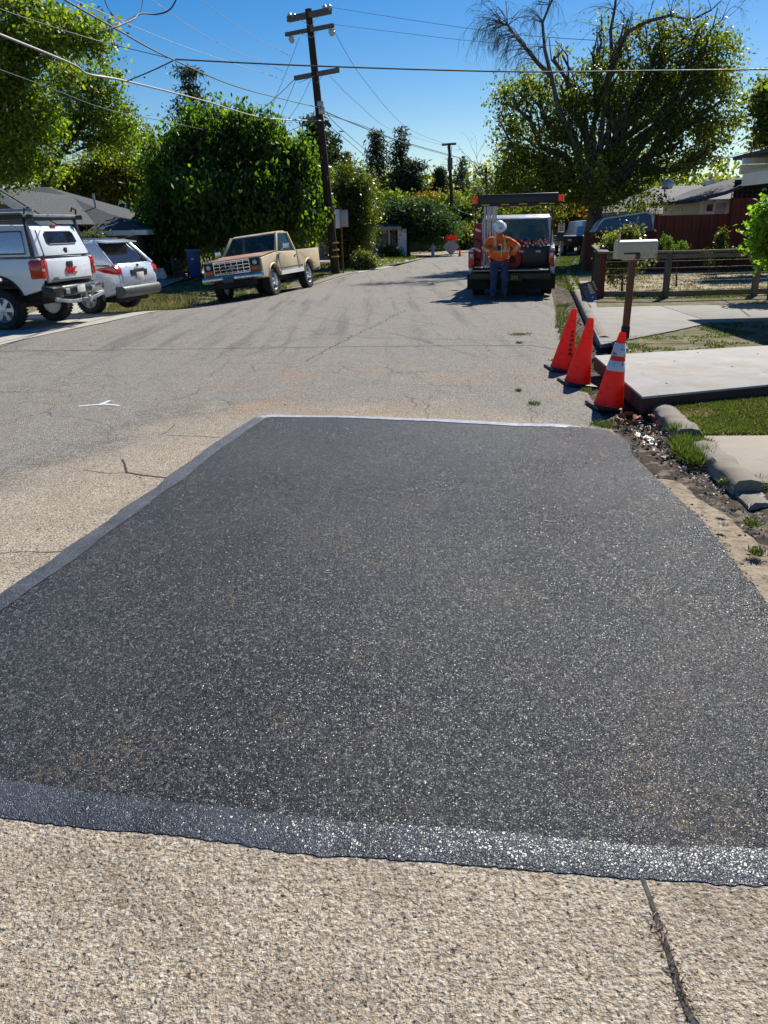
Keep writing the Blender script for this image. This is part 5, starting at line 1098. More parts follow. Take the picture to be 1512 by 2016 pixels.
# ------------------------------------------------------------------ vehicles (local: x right, y forward, z up)
def arc(cy, cz, r, zs, n=10):
    t0 = math.asin(max(-1, min(1, (zs - cz) / r)))
    return [(cy + r * math.cos(t0 + (math.pi - 2 * t0) * k / n), cz + r * math.sin(t0 + (math.pi - 2 * t0) * k / n)) for k in range(n + 1)]
def wheel(parent, x, y, r, w_, rimmat, style='steel', rr_=.58, out=1):
    tr = [(r * .62, -w_ / 2 + .01), (r * .9, -w_ / 2), (r * .985, -w_ * .4), (r, -w_ * .25), (r, w_ * .25), (r * .985, w_ * .4), (r * .9, w_ / 2), (r * .62, w_ / 2 - .01), (r * .6, 0)]
    mb = MB().lathe(tr + [tr[0]], 36, (0, 0, 0), 'x', False)
    for k in range(36):
        a = 2 * math.pi * k / 36
        for sx in (-1, 1):
            c = Vector((sx * w_ * .3, math.cos(a + sx * .05) * r * 1.0, math.sin(a + sx * .05) * r * 1.0)); mb.box(c, (w_ * .34, r * .09, r * .05), Matrix.Rotation(a - math.pi / 2, 3, 'X'))
    o = mb.build('wheel', M_['rubber'], parent, smooth=True, angle=40); o.location = (x, y, r)
    R = r * .62; q = MB(); s = out
    q.lathe([(R, -s * w_ * .3), (R, s * w_ * .44), (R * .93, s * w_ * .46), (R * .88, s * w_ * .36), (R * .82, s * w_ * .1)], 28, (0, 0, 0), 'x')
    if style == 'steel':
        q.lathe([(R * .86, s * w_ * .08), (R * .6, s * w_ * .16), (R * .42, s * w_ * .3), (R * .3, s * w_ * .34), (R * .28, s * w_ * .52), (R * .12, s * w_ * .54)], 24, (0, 0, 0), 'x')
        ho = MB()
        for k in range(8):
            a = 2 * math.pi * k / 8; ho.lathe([(R * .1, 0), (R * .1, s * .012)], 8, (s * w_ * .135, math.cos(a) * R * .7, math.sin(a) * R * .7), 'x')
        h = ho.build('rim_hole', M_['chassis'], o)
    else:
        for k in range(5 if style == 'five' else 6):
            a = 2 * math.pi * k / (5 if style == 'five' else 6); d = Vector((0, math.cos(a), math.sin(a)))
            q.bar(d * R * .15 + Vector((s * w_ * .38, 0, 0)), d * R * .92 + Vector((s * w_ * .34, 0, 0)), R * .3, w_ * .1, (1, 0, 0))
        q.lathe([(R * .28, s * w_ * .3), (R * .26, s * w_ * .44), (R * .1, s * w_ * .46)], 14, (0, 0, 0), 'x')
        MB().lathe([(R * .9, s * w_ * .0), (R * .9, s * w_ * .05)], 20, (0, 0, 0), 'x').build('brake_disc', M_['chassis'], o)
    q.build('rim', rimmat, o, smooth=True, angle=35)
    return o
def axis_root(name, label, cat, loc, heading, scale=1., roll=0., pitch=0., group=None):
    root = empty(name, loc, 0, label, cat, group); rz = math.atan2(heading[1], heading[0]) - math.pi / 2
    R = Matrix.Rotation(rz, 4, 'Z') @ Matrix.Rotation(roll, 4, 'Y') @ Matrix.Rotation(pitch, 4, 'X'); root.rotation_euler = R.to_euler(); root.scale = (scale,) * 3; return root
def greenhouse(root, paint, gl_f, gl_s, fb, ft, rt, rb, z0, z1, w0, w1, posts=(), t=.07, gl_r=None, roof_bulge=.03):
    gl_r = gl_r or gl_s
    def pt(sx, k, q):   # k: 0 front..1 rear ; q: 0 bottom..1 top
        yb = fb + (rb - fb) * k; yt = ft + (rt - ft) * k; return Vector((sx * (w0 + (w1 - w0) * q), yb + (yt - yb) * q, z0 + (z1 - z0) * q))
    roof = [(ft + .02, z1 - .03), (ft - .05, z1 + .02), (ft - .25, z1 + .02 + roof_bulge), (rt + .25, z1 + .02 + roof_bulge), (rt + .05, z1 + .02), (rt - .03, z1 - .03)]
    MB().prism(roof, w1 + .012).build('roof', paint, root, bevel=.025)
    for sx in (-1, 1):
        for k in (0, 1):
            MB().bar(pt(sx, k, -.02), pt(sx, k, 1), t, t, (0, 1, .2)).build('pillar', paint, root, bevel=.012)
        for k in posts: MB().bar(pt(sx, k, 0), pt(sx, k, 1), t * .7, t * .9, (1, 0, 0)).build('pillar', paint, root, bevel=.01)
        ks = [0] + list(posts) + [1]
        for a, b in zip(ks, ks[1:]):
            e = .0
            q = [pt(sx * .985, a + e, 0.0), pt(sx * .985, b - e, 0.0), pt(sx * .985, b - e, .97), pt(sx * .985, a + e, .97)]
            MB().slab(q, .008).build('side_window', gl_s, root)
    MB().slab([pt(-.97, 0, 0), pt(.97, 0, 0), pt(.97, 0, .97), pt(-.97, 0, .97)], .008).build('windshield', gl_f, root)
    MB().slab([pt(-.97, 1, 0), pt(.97, 1, 0), pt(.97, 1, .97), pt(-.97, 1, .97)], .008).build('rear_window', gl_r, root)
def seats(root, y, z, w_, n=2):
    for k in range(n):
        x = (k - (n - 1) / 2) * w_ * 2 / n
        MB().box((x, y, z), (w_ * 1.5 / n, .45, .15)).box((x, y - .25, z + .3), (w_ * 1.5 / n, .13, .6)).box((x, y - .27, z + .68), (w_ * .5 / n, .1, .16)).build('seat', M_['cab_dark'], root, bevel=.03)

# --- beige pickup
hd = Vector((-.27, -.963)); fl = Vector((-2.86, 21.8)); sc_ = .9
WB = 2.95; lx = .80
# its left front wheel stands at fl: local (-lx, WB/2)
right = Vector((hd.y, -hd.x)); ctr = fl - (hd * (WB / 2) - right * lx) * sc_
pk = axis_root('pickup_truck', 'old sun bleached beige pickup with chrome grille parked half on the verge', 'pickup truck', (ctr.x, ctr.y, -.09), hd, sc_, rad(6.0), rad(-.3), 'parked vehicles')
cr_, hw = M_['cream_paint'], .96
zs = .56
prof = [(2.27, .62)] + [(2.27, zs + .02)] + arc(WB / 2, .45, .47, zs) + [(-.56, zs), (-.56, 1.22), (1.0, 1.25), (1.05, 1.24), (2.24, 1.13), (2.27, 1.1)]
MB().prism(prof, lambda y, z: hw - .03 * sst(.9, 1.3, z)).build('body', cr_, pk, bevel=.02)
MB().slab([(-.9, .98, 1.268), (.9, .98, 1.268), (.92, 2.2, 1.16), (-.92, 2.2, 1.16)][::-1], .02).build('hood', M_['cream_hood'], pk, bevel=.01)
for sx in (-1, 1):
    pb_ = [(-.60, zs), ] + arc(-WB / 2, .45, .47, zs) + [(-2.62, zs + .05), (-2.66, 1.24), (-.60, 1.24)]
    MB().prism(pb_, sx * hw, sx * (hw - .09)).build('bed_side', cr_, pk, bevel=.02)
    a = arc(WB / 2, .45, .475, zs, 14); MB().tube([(sx * (hw + .005), y, z) for y, z in a], .028, 6).build('wheel_arch_lip', cr_, pk, smooth=True)
    a = arc(-WB / 2, .45, .475, zs, 14); MB().tube([(sx * (hw + .005), y, z) for y, z in a], .028, 6).build('wheel_arch_lip', cr_, pk, smooth=True)
    MB().bar((sx * (hw + .004), 1.0, .76), (sx * (hw + .004), -.98, .76), .012, .035).build('side_trim', M_['trim_grey'], pk)
    MB().bar((sx * (hw + .004), .93, .62), (sx * (hw + .004), -.98, .62), .01, .12).build('rocker_panel', M_['white_trim'], pk)
    d = MB().prism([(.95, .66), (-.5, .66), (-.5, 1.2), (.95, 1.22)], sx * (hw + .006), sx * (hw - .01)).build('door', cr_, pk, bevel=.012)
    MB().box((sx * (hw + .02), -.38, 1.1), (.03, .14, .03)).build('door_handle', M_['chrome'], d, bevel=.005)
    MB().box((sx * (hw + .2), .72, 1.40), (.2, .06, .15)).bar((sx * (hw), .7, 1.28), (sx * (hw + .14), .72, 1.36), .02).build('mirror', M_['chrome'], pk, bevel=.015)
    wheel(pk, sx * lx, WB / 2, .41, .27, M_['alu'], 'steel', out=sx); wheel(pk, sx * lx, -WB / 2, .41, .27, M_['alu'], 'steel', out=sx)
MB().box((0, -1.62, .72), (1.74, 2.02, .04)).box((0, -.64, .98), (1.74, .05, .5)).build('bed_floor', M_['chassis'], pk)
MB().box((0, -2.64, .93), (1.8, .06, .6)).build('tailgate', cr_, pk, bevel=.015)
MB().box((0, 0, .5), (1.2, 4.6, .2)).box((0, WB / 2, .42), (1.5, .14, .14)).box((0, -WB / 2, .42), (1.5, .14, .14)).lathe([(.05, 0), (.16, .1), (.16, .2), (.05, .3)], 12, (.1, -WB / 2 - .15, .4), 'y').build('chassis', M_['chassis'], pk)
greenhouse(pk, M_['cream_paint'], M_['glass_clear'], M_['glass_clear'], .98, .42, -.42, -.55, 1.235, 1.80, .90, .76, (), .075)
seats(pk, -.05, .95, .75, 2)
MB().box((0, .85, 1.2), (1.6, .3, .12)).build('dashboard', M_['cab_dark'], pk, bevel=.03)
# front: grille, lamps, bumper
MB().box((0, 2.275, .965), (1.82, .05, .40)).build('grille_surround', M_['trim_grey'], pk, bevel=.015)
MB().box((0, 2.30, .965), (1.14, .02, .34)).build('grille_opening', M_['chassis'], pk)
for k in range(4): MB().box((0, 2.315, .83 + k * .09), (1.14, .02, .018)).build('grille_bar', M_['chrome'], pk)
for k in range(7): MB().box((-.57 + k * .19, 2.318, .965), (.02, .02, .34)).build('grille_bar', M_['chrome'], pk)
MB().bar((-.58, 2.32, 1.14), (.58, 2.32, 1.14), .02, .03).bar((-.58, 2.32, .79), (.58, 2.32, .79), .02, .03).build('grille_frame', M_['chrome'], pk)
e = MB().lathe([(.11, 0), (.10, .012), (.0, .015)], 24, (0, 0, 0), 'y').build('emblem', M_['emblem_blue'], pk, smooth=True); e.location = (0, 2.325, .965); e.scale = (1, 1, .42)
for sx in (-1, 1):
    MB().box((sx * .75, 2.305, 1.03), (.27, .02, .2)).build('headlight_housing', M_['chassis'], pk, bevel=.006)
    MB().lathe([(.07, 0), (.075, .012), (.05, .03), (.0, .036)], 18, (sx * .75, 2.31, 1.03), 'y').build('headlight', M_['clear_lens'], pk, smooth=True)
    MB().box((sx * .75, 2.31, .86), (.26, .025, .09)).build('turn_signal', M_['orange_lens'], pk, bevel=.006)
    MB().box((sx * .88, -2.68, .93), (.1, .03, .32)).build('taillight', M_['red_lens'], pk, bevel=.006)
MB().prism([(2.30, .58), (2.44, .6), (2.46, .66), (2.44, .74), (2.30, .76)], .97).build('front_bumper', M_['chrome'], pk, bevel=.02)
MB().prism([(-2.66, .52), (-2.8, .54), (-2.8, .68), (-2.66, .68)], .9).build('rear_bumper', M_['chrome'], pk, bevel=.02)
MB().box((.1, 2.475, .63), (.34, .012, .17)).build('licence_plate', M_['plate_blue'], pk, bevel=.003)
MB().tube([(.9, 1.0, 1.2), (.98, 1.1, 1.95)], .004, 4).build('antenna', M_['black_metal'], pk)

# --- white pickup with canopy and rack (nose to the house, tail to the street)
hd = Vector((-.985, .17)).normalized(); right = Vector((hd.y, -hd.x)); sc_ = .93; WB = 3.6; lx = .86
rl = Vector((-7.0, 14.95)); ctr = rl + (hd * (WB / 2) + right * lx) * sc_
gm = axis_root('pickup_truck', 'white lifted pickup with white canopy and black roof rack at the left edge', 'pickup truck', (ctr.x, ctr.y, .012), hd, sc_, 0, 0, 'parked vehicles')
wp, hw = M_['white_paint'], 1.0; zs = .66; WR = .39
prof = [(2.75, zs)] + arc(WB / 2, .48, .54, zs) + [(-.55, zs - .03), (-.55, 1.33), (1.25, 1.36), (2.6, 1.26), (2.78, 1.15)]
MB().prism(prof, hw).build('body', wp, gm, bevel=.04)
MB().prism([(1.2, 1.30), (2.62, 1.22), (2.6, 1.3), (1.2, 1.42)], .88).build('hood', wp, gm, bevel=.03)
for sx in (-1, 1):
    pb_ = [(-.58, zs - .03)] + arc(-WB / 2, .48, .55, zs) + [(-2.72, zs + .1), (-2.80, .95), (-2.80, 1.36), (-.58, 1.36)]
    MB().prism(pb_, sx * hw, sx * (hw - .1)).build('bed_side', wp, gm, bevel=.03)
    for ay in (WB / 2, -WB / 2):
        a = arc(ay, .48, .56, zs, 16); MB().tube([(sx * (hw + .004), y, z) for y, z in a], .022, 6).build('wheel_arch_lip', M_['black_plastic'], gm, smooth=True)
        wheel(gm, sx * lx, ay, WR, .27, M_['alu'], 'six', out=sx)
    MB().prism([(-2.56, .97), (-2.62, .97), (-2.835, .98), (-2.835, 1.33), (-2.62, 1.34), (-2.54, 1.3)], sx * (hw + .008), sx * (hw - .17)).build('taillight', M_['red_lens'], gm, bevel=.02)
    MB().box((sx * (hw - .02), -2.842, 1.14), (.09, .012, .05)).build('reverse_lamp', M_['clear_lens'], gm, bevel=.004)
    MB().prism([(.95, .7), (-.5, .7), (-.5, 1.3), (.95, 1.31)], sx * (hw + .006), sx * (hw - .01)).build('door', wp, gm, bevel=.015)
    MB().box((sx * 1.14, .85, 1.5), (.16, .08, .22)).build('mirror', M_['black_plastic'], gm, bevel=.02)
MB().box((0, -1.7, .82), (1.84, 2.2, .05)).build('bed_floor', M_['chassis'], gm)
MB().box((0, 0, .6), (1.3, 5.0, .22)).box((0, WB / 2, .46), (1.6, .14, .14)).box((0, -WB / 2, .46), (1.6, .16, .16)).build('chassis', M_['chassis'], gm)
tg = MB().prism([(-2.77, .88), (-2.835, .9), (-2.84, 1.28), (-2.80, 1.36), (-2.76, 1.36)], .82).build('tailgate', wp, gm, bevel=.015)
MB().box((0, -2.85, .925), (1.5, .012, .035)).build('tailgate_crease', M_['grey_plastic'], tg)
MB().box((-.02, -2.85, 1.22), (.22, .02, .11)).build('tailgate_handle', M_['black_plastic'], tg, bevel=.01)
text('lettering', 'GMC', .19, M_['red_print'], tg, (.0, -2.852, 1.09), (rad(90), 0, 0), .006, .006)
text('lettering', 'SIERRA', .065, M_['chrome'], tg, (-.58, -2.848, .965), (rad(90), 0, 0), .004, .001)
# bumper
MB().prism([(-2.82, .60), (-2.98, .62), (-3.0, .74), (-2.96, .82), (-2.82, .82)], .62).build('rear_bumper', M_['black_metal'], gm, bevel=.02)
for sx in (-1, 1):
    MB().prism([(-2.74, .58), (-2.98, .6), (-3.0, .80), (-2.74, .84)], sx * 1.0, sx * .62).build('bumper_end', M_['chrome'] if sx > 0 else M_['black_metal'], gm, bevel=.03)
    MB().box((sx * .5, -3.0, .71), (.14, .03, .1)).build('bumper_lamp', M_['clear_lens'], gm, bevel=.01)
MB().bar((-.95, -2.98, .58), (-.4, -3.0, .50), .05, .07).bar((.95, -2.98, .58), (.4, -3.0, .50), .05, .07).bar((-.4, -3.0, .50), (.4, -3.0, .50), .05, .07).build('bumper_skirt', M_['galv'], gm, bevel=.01)
MB().box((0.0, -3.01, .73), (.31, .01, .15)).build('licence_plate', M_['plate'], gm, bevel=.003)
MB().bar((0, -2.95, .5), (0, -3.2, .5), .07).lathe([(.03, 0), (.035, .03), (.0, .07)], 10, (0, -3.17, .54)).build('tow_hitch', M_['galv'], gm)
# cab
greenhouse(gm, wp, M_['glass'], M_['glass'], 1.15, .5, -.48, -.56, 1.35, 1.93, .93, .78, (.5,), .08)
# canopy
MB().prism([(-.62, 1.385), (-2.79, 1.385), (-2.60, 1.94), (-2.5, 1.98), (-.62, 2.02)], lambda y, z: .95 - .14 * (z - 1.385) / .6).build('canopy', wp, gm, bevel=.05)
hatch = MB().slab([(-.80, -2.812, 1.40), (.80, -2.812, 1.40), (.70, -2.64, 1.90), (-.70, -2.64, 1.90)], .03).build('canopy_hatch', wp, gm, bevel=.02)
def hp(x, q): return Vector((x, -2.818 + .172 * q - .004, 1.40 + .5 * q))
wv = [hp(-.55, .50), hp(-.48, .42), hp(.48, .42), hp(.55, .50), hp(.52, .82), hp(.45, .90), hp(-.45, .90), hp(-.52, .82)]
MB().slab(wv, .006).build('hatch_window', M_['glass_dark'], hatch)
MB().tube(wv + [wv[0]], .012, 5).build('window_seal', M_['grey_plastic'], hatch)
MB().box(hp(0, .18), (.09, .03, .1)).build('hatch_lock', M_['black_plastic'], hatch, bevel=.01)
MB().box((0, -2.60, 1.955), (.2, .05, .03)).build('brake_light', M_['red_lens'], gm, bevel=.005)
MB().box((0, -2.8, 1.392), (1.8, .05, .018)).build('canopy_seal', M_['black_plastic'], gm)
for sx in (-1, 1):
    q = [(sx * .962, -.75, 1.45), (sx * .962, -2.5, 1.45), (sx * .862, -2.42, 1.86), (sx * .862, -.75, 1.86)]
    d = MB().slab(q if sx < 0 else q[::-1], .02).build('canopy_side_door', M_['silver_paint'], gm, bevel=.01)
    MB().tube([Vector(p) for p in q] + [Vector(q[0])], .014, 5).build('door_seal', M_['black_plastic'], d)
    # rack uprights and rails
    MB().bar((sx * .985, -2.66, 1.40), (sx * .90, -2.56, 2.1), .07, .05).build('rack_upright', M_['black_metal'], gm, bevel=.008)
    MB().bar((sx * .985, -.8, 1.40), (sx * .9, -.8, 2.1), .07, .05).build('rack_upright', M_['black_metal'], gm, bevel=.008)
    MB().bar((sx * .90, -2.75, 2.12), (sx * .90, 1.0, 2.12), .06, .09).build('rack_rail', M_['black_metal'], gm, bevel=.01)
for y in (-2.6, -1.2, .3): MB().bar((-.95, y, 2.15), (.95, y, 2.15), .06, .05).build('rack_crossbar', M_['galv'] if y < -2 else M_['black_metal'], gm, bevel=.008)
for sx in (-1, 1): MB().tube([(sx * .93, -2.6, 2.17), (sx * .93, -2.62, 2.27), (sx * .82, -2.6, 2.31), (sx * .76, -2.6, 2.24)], .02, 6).build('rack_hook', M_['black_metal'], gm, smooth=True)
MB().tube([(-.78, -2.7, 2.24), (-.78, .9, 2.24)], .035, 8).build('rack_pipe', M_['galv'], gm, smooth=True)

# --- silver SUV
hd = Vector((-.965, .262)).normalized(); right = Vector((hd.y, -hd.x)); sc_ = .93; WB = 2.66; lx = .78
rl = Vector((-6.35, 17.65)); ctr = rl + (hd * (WB / 2) + right * lx) * sc_
sv = axis_root('parked_car', 'pale silver compact SUV with red wraparound tail lamps parked beside the white pickup', 'car', (ctr.x, ctr.y, .012), hd, sc_, 0, 0, 'parked vehicles')
pt_, hw = M_['silver_paint'], .92; zs = .36
prof = [(2.2, zs + .1)] + arc(WB / 2, .36, .42, zs) + arc(-WB / 2, .36, .42, zs) + [(-2.12, zs + .12), (-2.2, .60), (-2.2, .78), (-2.17, .95), (-2.10, 1.10), (-1.2, 1.12), (1.1, 1.08), (1.9, .98), (2.2, .82)]
MB().prism(prof, lambda y, z: hw - .07 * sst(.8, 1.15, z) - .10 * sst(-1.9, -2.25, y)).build('body', pt_, sv, bevel=.05, seg=3)
for sx in (-1, 1):
    for ay in (WB / 2, -WB / 2):
        a = arc(ay, .36, .445, zs - .05, 16); MB().tube([(sx * (hw - .005), y, z) for y, z in a], .035, 6).build('wheel_arch_trim', M_['grey_plastic'], sv, smooth=True)
        wheel(sv, sx * lx, ay, .345, .23, M_['alu'], 'five', out=sx)
    MB().bar((sx * (hw - .01), .95, .4), (sx * (hw - .01), -.9, .4), .05, .12).build('sill_trim', M_['grey_plastic'], sv, bevel=.01)
    MB().prism([(-2.20, .88), (-2.185, 1.0), (-2.12, 1.07), (-1.75, 1.04), (-1.58, 1.0), (-1.85, .92)], sx * (hw - .035), sx * .56).build('taillight', M_['red_lens'], sv, bevel=.02)
    MB().box((sx * 1.0, .75, 1.12), (.18, .1, .14)).build('mirror', pt_, sv, bevel=.03)
    MB().box((sx * .62, -2.19, .5), (.22, .02, .05)).build('reflector', M_['red_lens'], sv, bevel=.004)
    MB().tube([(sx * .6, .3, 1.64), (sx * .6, .2, 1.68), (sx * .6, -1.3, 1.68), (sx * .6, -1.4, 1.64)], .016, 6).build('roof_rail', M_['galv'], sv, smooth=True)
greenhouse(sv, pt_, M_['glass'], M_['glass_dark'], 1.1, .35, -1.55, -2.06, 1.08, 1.60, .85, .66, (.42, .76), .085)
for sx in (-1, 1):
    MB().slab([(sx * .862, -1.55, 1.1), (sx * .845, -2.0, 1.1), (sx * .68, -1.62, 1.58), (sx * .70, -1.2, 1.58)], .02).build('quarter_panel', pt_, sv, bevel=.008)
MB().prism([(-1.5, 1.60), (-1.86, 1.57), (-1.87, 1.60), (-1.5, 1.66)], .64).build('spoiler', pt_, sv, bevel=.012)
tg = MB().prism([(-2.10, 1.12), (-2.195, .98), (-2.225, .80), (-2.2, .62), (-2.12, .62), (-2.0, 1.12)], .70).build('tailgate', pt_, sv, bevel=.02)
MB().prism([(-2.20, .82), (-2.235, .84), (-2.235, .96), (-2.19, .97)], .34).build('plate_recess', M_['black_plastic'], tg)
MB().box((.0, -2.243, .83), (.31, .01, .15)).build('licence_plate', M_['plate'], tg, bevel=.003)
MB().box((0, -2.225, .985), (.44, .03, .03)).build('chrome_strip', M_['chrome'], tg, bevel=.004)
e = MB().lathe([(.05, 0), (.045, .01)], 16, (0, 0, 0), 'y').build('emblem', M_['chrome'], tg, smooth=True); e.location = (0, -2.195, 1.055); e.scale = (1.2, 1, .8)
MB().bar((-.1, -2.09, 1.15), (.22, -2.06, 1.17), .015, .03).build('rear_wiper', M_['black_plastic'], tg)
MB().prism([(-2.05, .34), (-2.22, .36), (-2.30, .44), (-2.30, .56), (-2.24, .62), (-2.05, .62)], lambda y, z: .86 - .5 * max(0, -y - 2.22)).build('rear_bumper', M_['grey_plastic'], sv, bevel=.04, seg=3)
MB().box((0, 0, .32), (1.3, 4.0, .16)).build('chassis', M_['chassis'], sv)
seats(sv, .2, .75, .7, 2); seats(sv, -.7, .75, .7, 3)

# --- work truck with arrow board
hd = Vector((.21, .978)).normalized(); right = Vector((hd.y, -hd.x)); WB = 3.3
rc = Vector((3.16, 19.1)); # tail centre
TL = -WB / 2 - 1.0; ctr = rc - hd * TL
wt = axis_root('work_truck', 'white work pickup with black arrow board, cone rack and tools in its open bed', 'truck', (ctr.x, ctr.y, 0), hd, 1.0, 0, 0, 'parked vehicles')
pw, hw = M_['truck_white'], 1.0; zs = .52; WR = .39
prof = [(2.6, zs)] + arc(WB / 2, .42, .48, zs) + [(-.35, zs), (-.35, 1.12), (1.2, 1.14), (2.5, 1.05), (2.6, .95)]
MB().prism(prof, hw).build('body', pw, wt, bevel=.04)
for sx in (-1, 1):
    pb_ = [(-.38, zs)] + arc(-WB / 2, .42, .48, zs) + [(TL, .60), (TL, 1.12), (-.38, 1.12)]
    MB().prism(pb_, sx * hw, sx * (hw - .1)).build('bed_side', pw, wt, bevel=.03)
    MB().prism([(TL + .14, .69), (TL - .015, .69), (TL - .015, 1.06), (TL + .14, 1.06)], sx * (hw + .01), sx * (hw - .13)).build('taillight', M_['red_lens'], wt, bevel=.015)
    MB().box((sx * (hw - .06), TL - .018, .97), (.07, .012, .08)).build('reverse_lamp', M_['clear_lens'], wt, bevel=.004)
    for ay in (WB / 2, -WB / 2):
        wheel(wt, sx * (.84), ay, WR, .27, M_['galv'], 'steel', out=sx)
        a = arc(ay, .42, .49, zs, 14); MB().tube([(sx * (hw + .004), y, z) for y, z in a], .02, 6).build('wheel_arch_lip', pw, wt, smooth=True)
    MB().prism([(1.0, .6), (-.3, .6), (-.3, 1.1), (1.0, 1.1)], sx * (hw + .006), sx * (hw - .01)).build('door', pw, wt, bevel=.015)
    MB().box((sx * 1.14, .8, 1.30), (.18, .08, .24)).bar((sx * .95, .8, 1.2), (sx * 1.1, .8, 1.22), .03).build('mirror', M_['black_plastic'], wt, bevel=.02)
MB().box((0, (TL - .38) / 2, .66), (1.8, -TL - .38, .05)).build('bed_floor', M_['chassis'], wt)
greenhouse(wt, pw, M_['glass_clear'], M_['glass_clear'], 1.1, .5, -.30, -.36, 1.12, 1.80, .93, .83, (.5,), .085, roof_bulge=.06)
seats(wt, .1, .85, .8, 2)
MB().box((-.35, -.28, 1.72), (.3, .02, .035)).build('brake_light', M_['red_lens'], wt)
tg = MB().box((0, TL - .22, .635), (1.76, .44, .05)).build('tailgate', M_['black_metal'], wt, bevel=.012)
MB().box((0, TL - .445, .645), (1.74, .012, .012)).build('tailgate_edge', M_['galv'], tg)
MB().box((0, TL - .06, .5), (1.9, .2, .17)).build('rear_bumper', M_['black_metal'], wt, bevel=.02)
pl_ = MB().box((.1, TL - .17, .46), (.32, .01, .15)).build('licence_plate', M_['black_plastic'], wt)
text('lettering', '371', .12, M_['yellow_lamp'], pl_, (.1, TL - .178, .46), (rad(90), 0, 0), .002, .002)
MB().box((0, 0, .45), (1.3, 4.8, .2)).box((0, TL + .55, .33), (1.5, .3, .34)).box((0, TL + .9, .4), (1.7, .1, .4)).box((0, -WB / 2, .4), (1.6, .16, .16)).box((.8, TL + .2, .35), (.05, .02, .3)).box((-.8, TL + .2, .35), (.5, .02, .35)).box((.8, TL + .25, .35), (.5, .02, .35)).build('chassis', M_['chassis'], wt)  # low boxes under the tail added as dark stand-ins for underbody shade
# bed rack and arrow board
for (x, y) in ((-.9, TL + .45), (-.9, -.5), (.9, -.5)):
    MB().bar((x, y, 1.1), (x, y, 2.02), .035).build('rack_post', M_['black_metal'], wt)
ab = empty('arrow_board', (.07, -1.5, 2.20)); ab.scale = (.9, 1, 1); ab.parent = wt
MB().box((0, 0, 0), (2.12, .42, .27)).build('board_panel', M_['black_metal'], ab, bevel=.02)
MB().box((0, -.24, -.12), (2.2, .05, .07)).build('board_frame', M_['black_metal'], ab, bevel=.008)
for i, (x, dz) in enumerate([(-.85, 0), (-.58, -.055), (-.33, 0), (-.1, -.055), (.14, 0), (.54, -.055), (.68, 0), (.9, -.01)]):
    MB().box((x, -.27, -.10 + dz), (.22 if dz == 0 else .15, .012, .025)).build('lamp_strip', M_['yellow_lamp'], ab)
for sx in (-1, 1):
    q = MB().lathe([(.075, 0), (.08, .02), (.075, .12), (.05, .15)], 14, (sx * 1.14, -.2, -.06)).build('beacon', M_['orange_lens'], ab, smooth=True, angle=40)
    MB().box((sx * 1.14, -.2, -.09), (.17, .17, .05)).build('beacon_base', M_['black_plastic'], ab, bevel=.01)
# load in the bed: each item a thing of its own (they lie on the truck)
Rw = wt.rotation_euler.to_matrix(); Lw = Vector(wt.location)
def inbed(x, y, z): return Lw + Rw @ Vector((x, y, z))
rz = wt.rotation_euler.z
GT = 'load on the work truck'
tb = empty('tool_chest', inbed(.42, TL + .55, .69), rz, 'low dark steel tool chest in the right half of the open truck bed', 'tool box', GT)
MB().box((0, 0, .22), (.92, .6, .44)).build('chest', M_['black_metal'], tb, bevel=.012); MB().box((0, 0, .455), (.94, .62, .03)).build('lid', M_['black_metal'], tb, bevel=.008); MB().box((-.2, -.31, .34), (.12, .02, .05)).box((.2, -.31, .34), (.12, .02, .05)).build('latch', M_['galv'], tb, bevel=.004)
rl_ = empty('hose_reel', inbed(.02, TL + .16, .86), rz, 'round red reel just right of the worker elbow', 'reel', GT)
MB().lathe([(.21, -.06), (.21, -.04), (.10, -.035), (.10, .035), (.21, .04), (.21, .06)], 28, (0, 0, 0), 'y').build('drum', M_['dull_red'], rl_, smooth=True, angle=30); MB().lathe([(.08, -.065), (.08, .065)], 20, (0, 0, 0), 'y').build('hub', M_['chassis'], rl_, smooth=True); MB().lathe([(.17, -.03), (.19, -.02), (.19, .02), (.17, .03)], 24, (0, 0, 0), 'y').build('hose', M_['black_plastic'], rl_, smooth=True)
MB().box((0, 0, -.215), (.26, .14, .03)).build('stand', M_['black_metal'], rl_)
for k in range(9):
    x = .05 + k * .095 + random.Random(k).uniform(-.02, .02); st = empty('folded_barricade', inbed(x, TL + .5 + random.Random(k).uniform(-.08, .08), 1.19 + random.Random(k + 9).uniform(-.03, .05)), rz + random.Random(k).uniform(-.15, .15), 'red and white striped folded barricade leaning on the tool chest', 'barricade', 'striped barricades in the truck bed')
    R = Matrix.Rotation(rad(32 + 14 * math.sin(k * 2.3)), 3, 'Y')
    MB().box((0, 0, .0), (.035, .5, .16), R).build('panel', M_['dull_red'] if k % 3 else M_['red_plastic'], st, bevel=.004)
    for j in range(2): MB().box(R @ Vector((0, -.252, -.045 + j * .085)), (.037, .006, .03), R).build('stripe', M_['cone_white'], st)
    MB().box(R @ Vector((0, -.1, .1)), (.05, .06, .05), R).build('handle', M_['red_plastic'] if k % 2 else M_['chassis'], st, bevel=.006)
for k in range(5):
    p = empty('sign_tube', inbed(-.64 + k * .062, TL + .10 + (k % 2) * .06, .69), rz, 'upright silver tube bundled beside the worker at the tailgate', 'tube', 'silver tubes standing in the truck bed')
    MB().tube([(0, 0, 0), (0, 0, 1.36)], .026, 12).build('tube', M_['galv'], p, smooth=True, angle=50); MB().lathe([(.031, .66), (.031, .74)], 12).build('collar', M_['galv'], p, smooth=True)
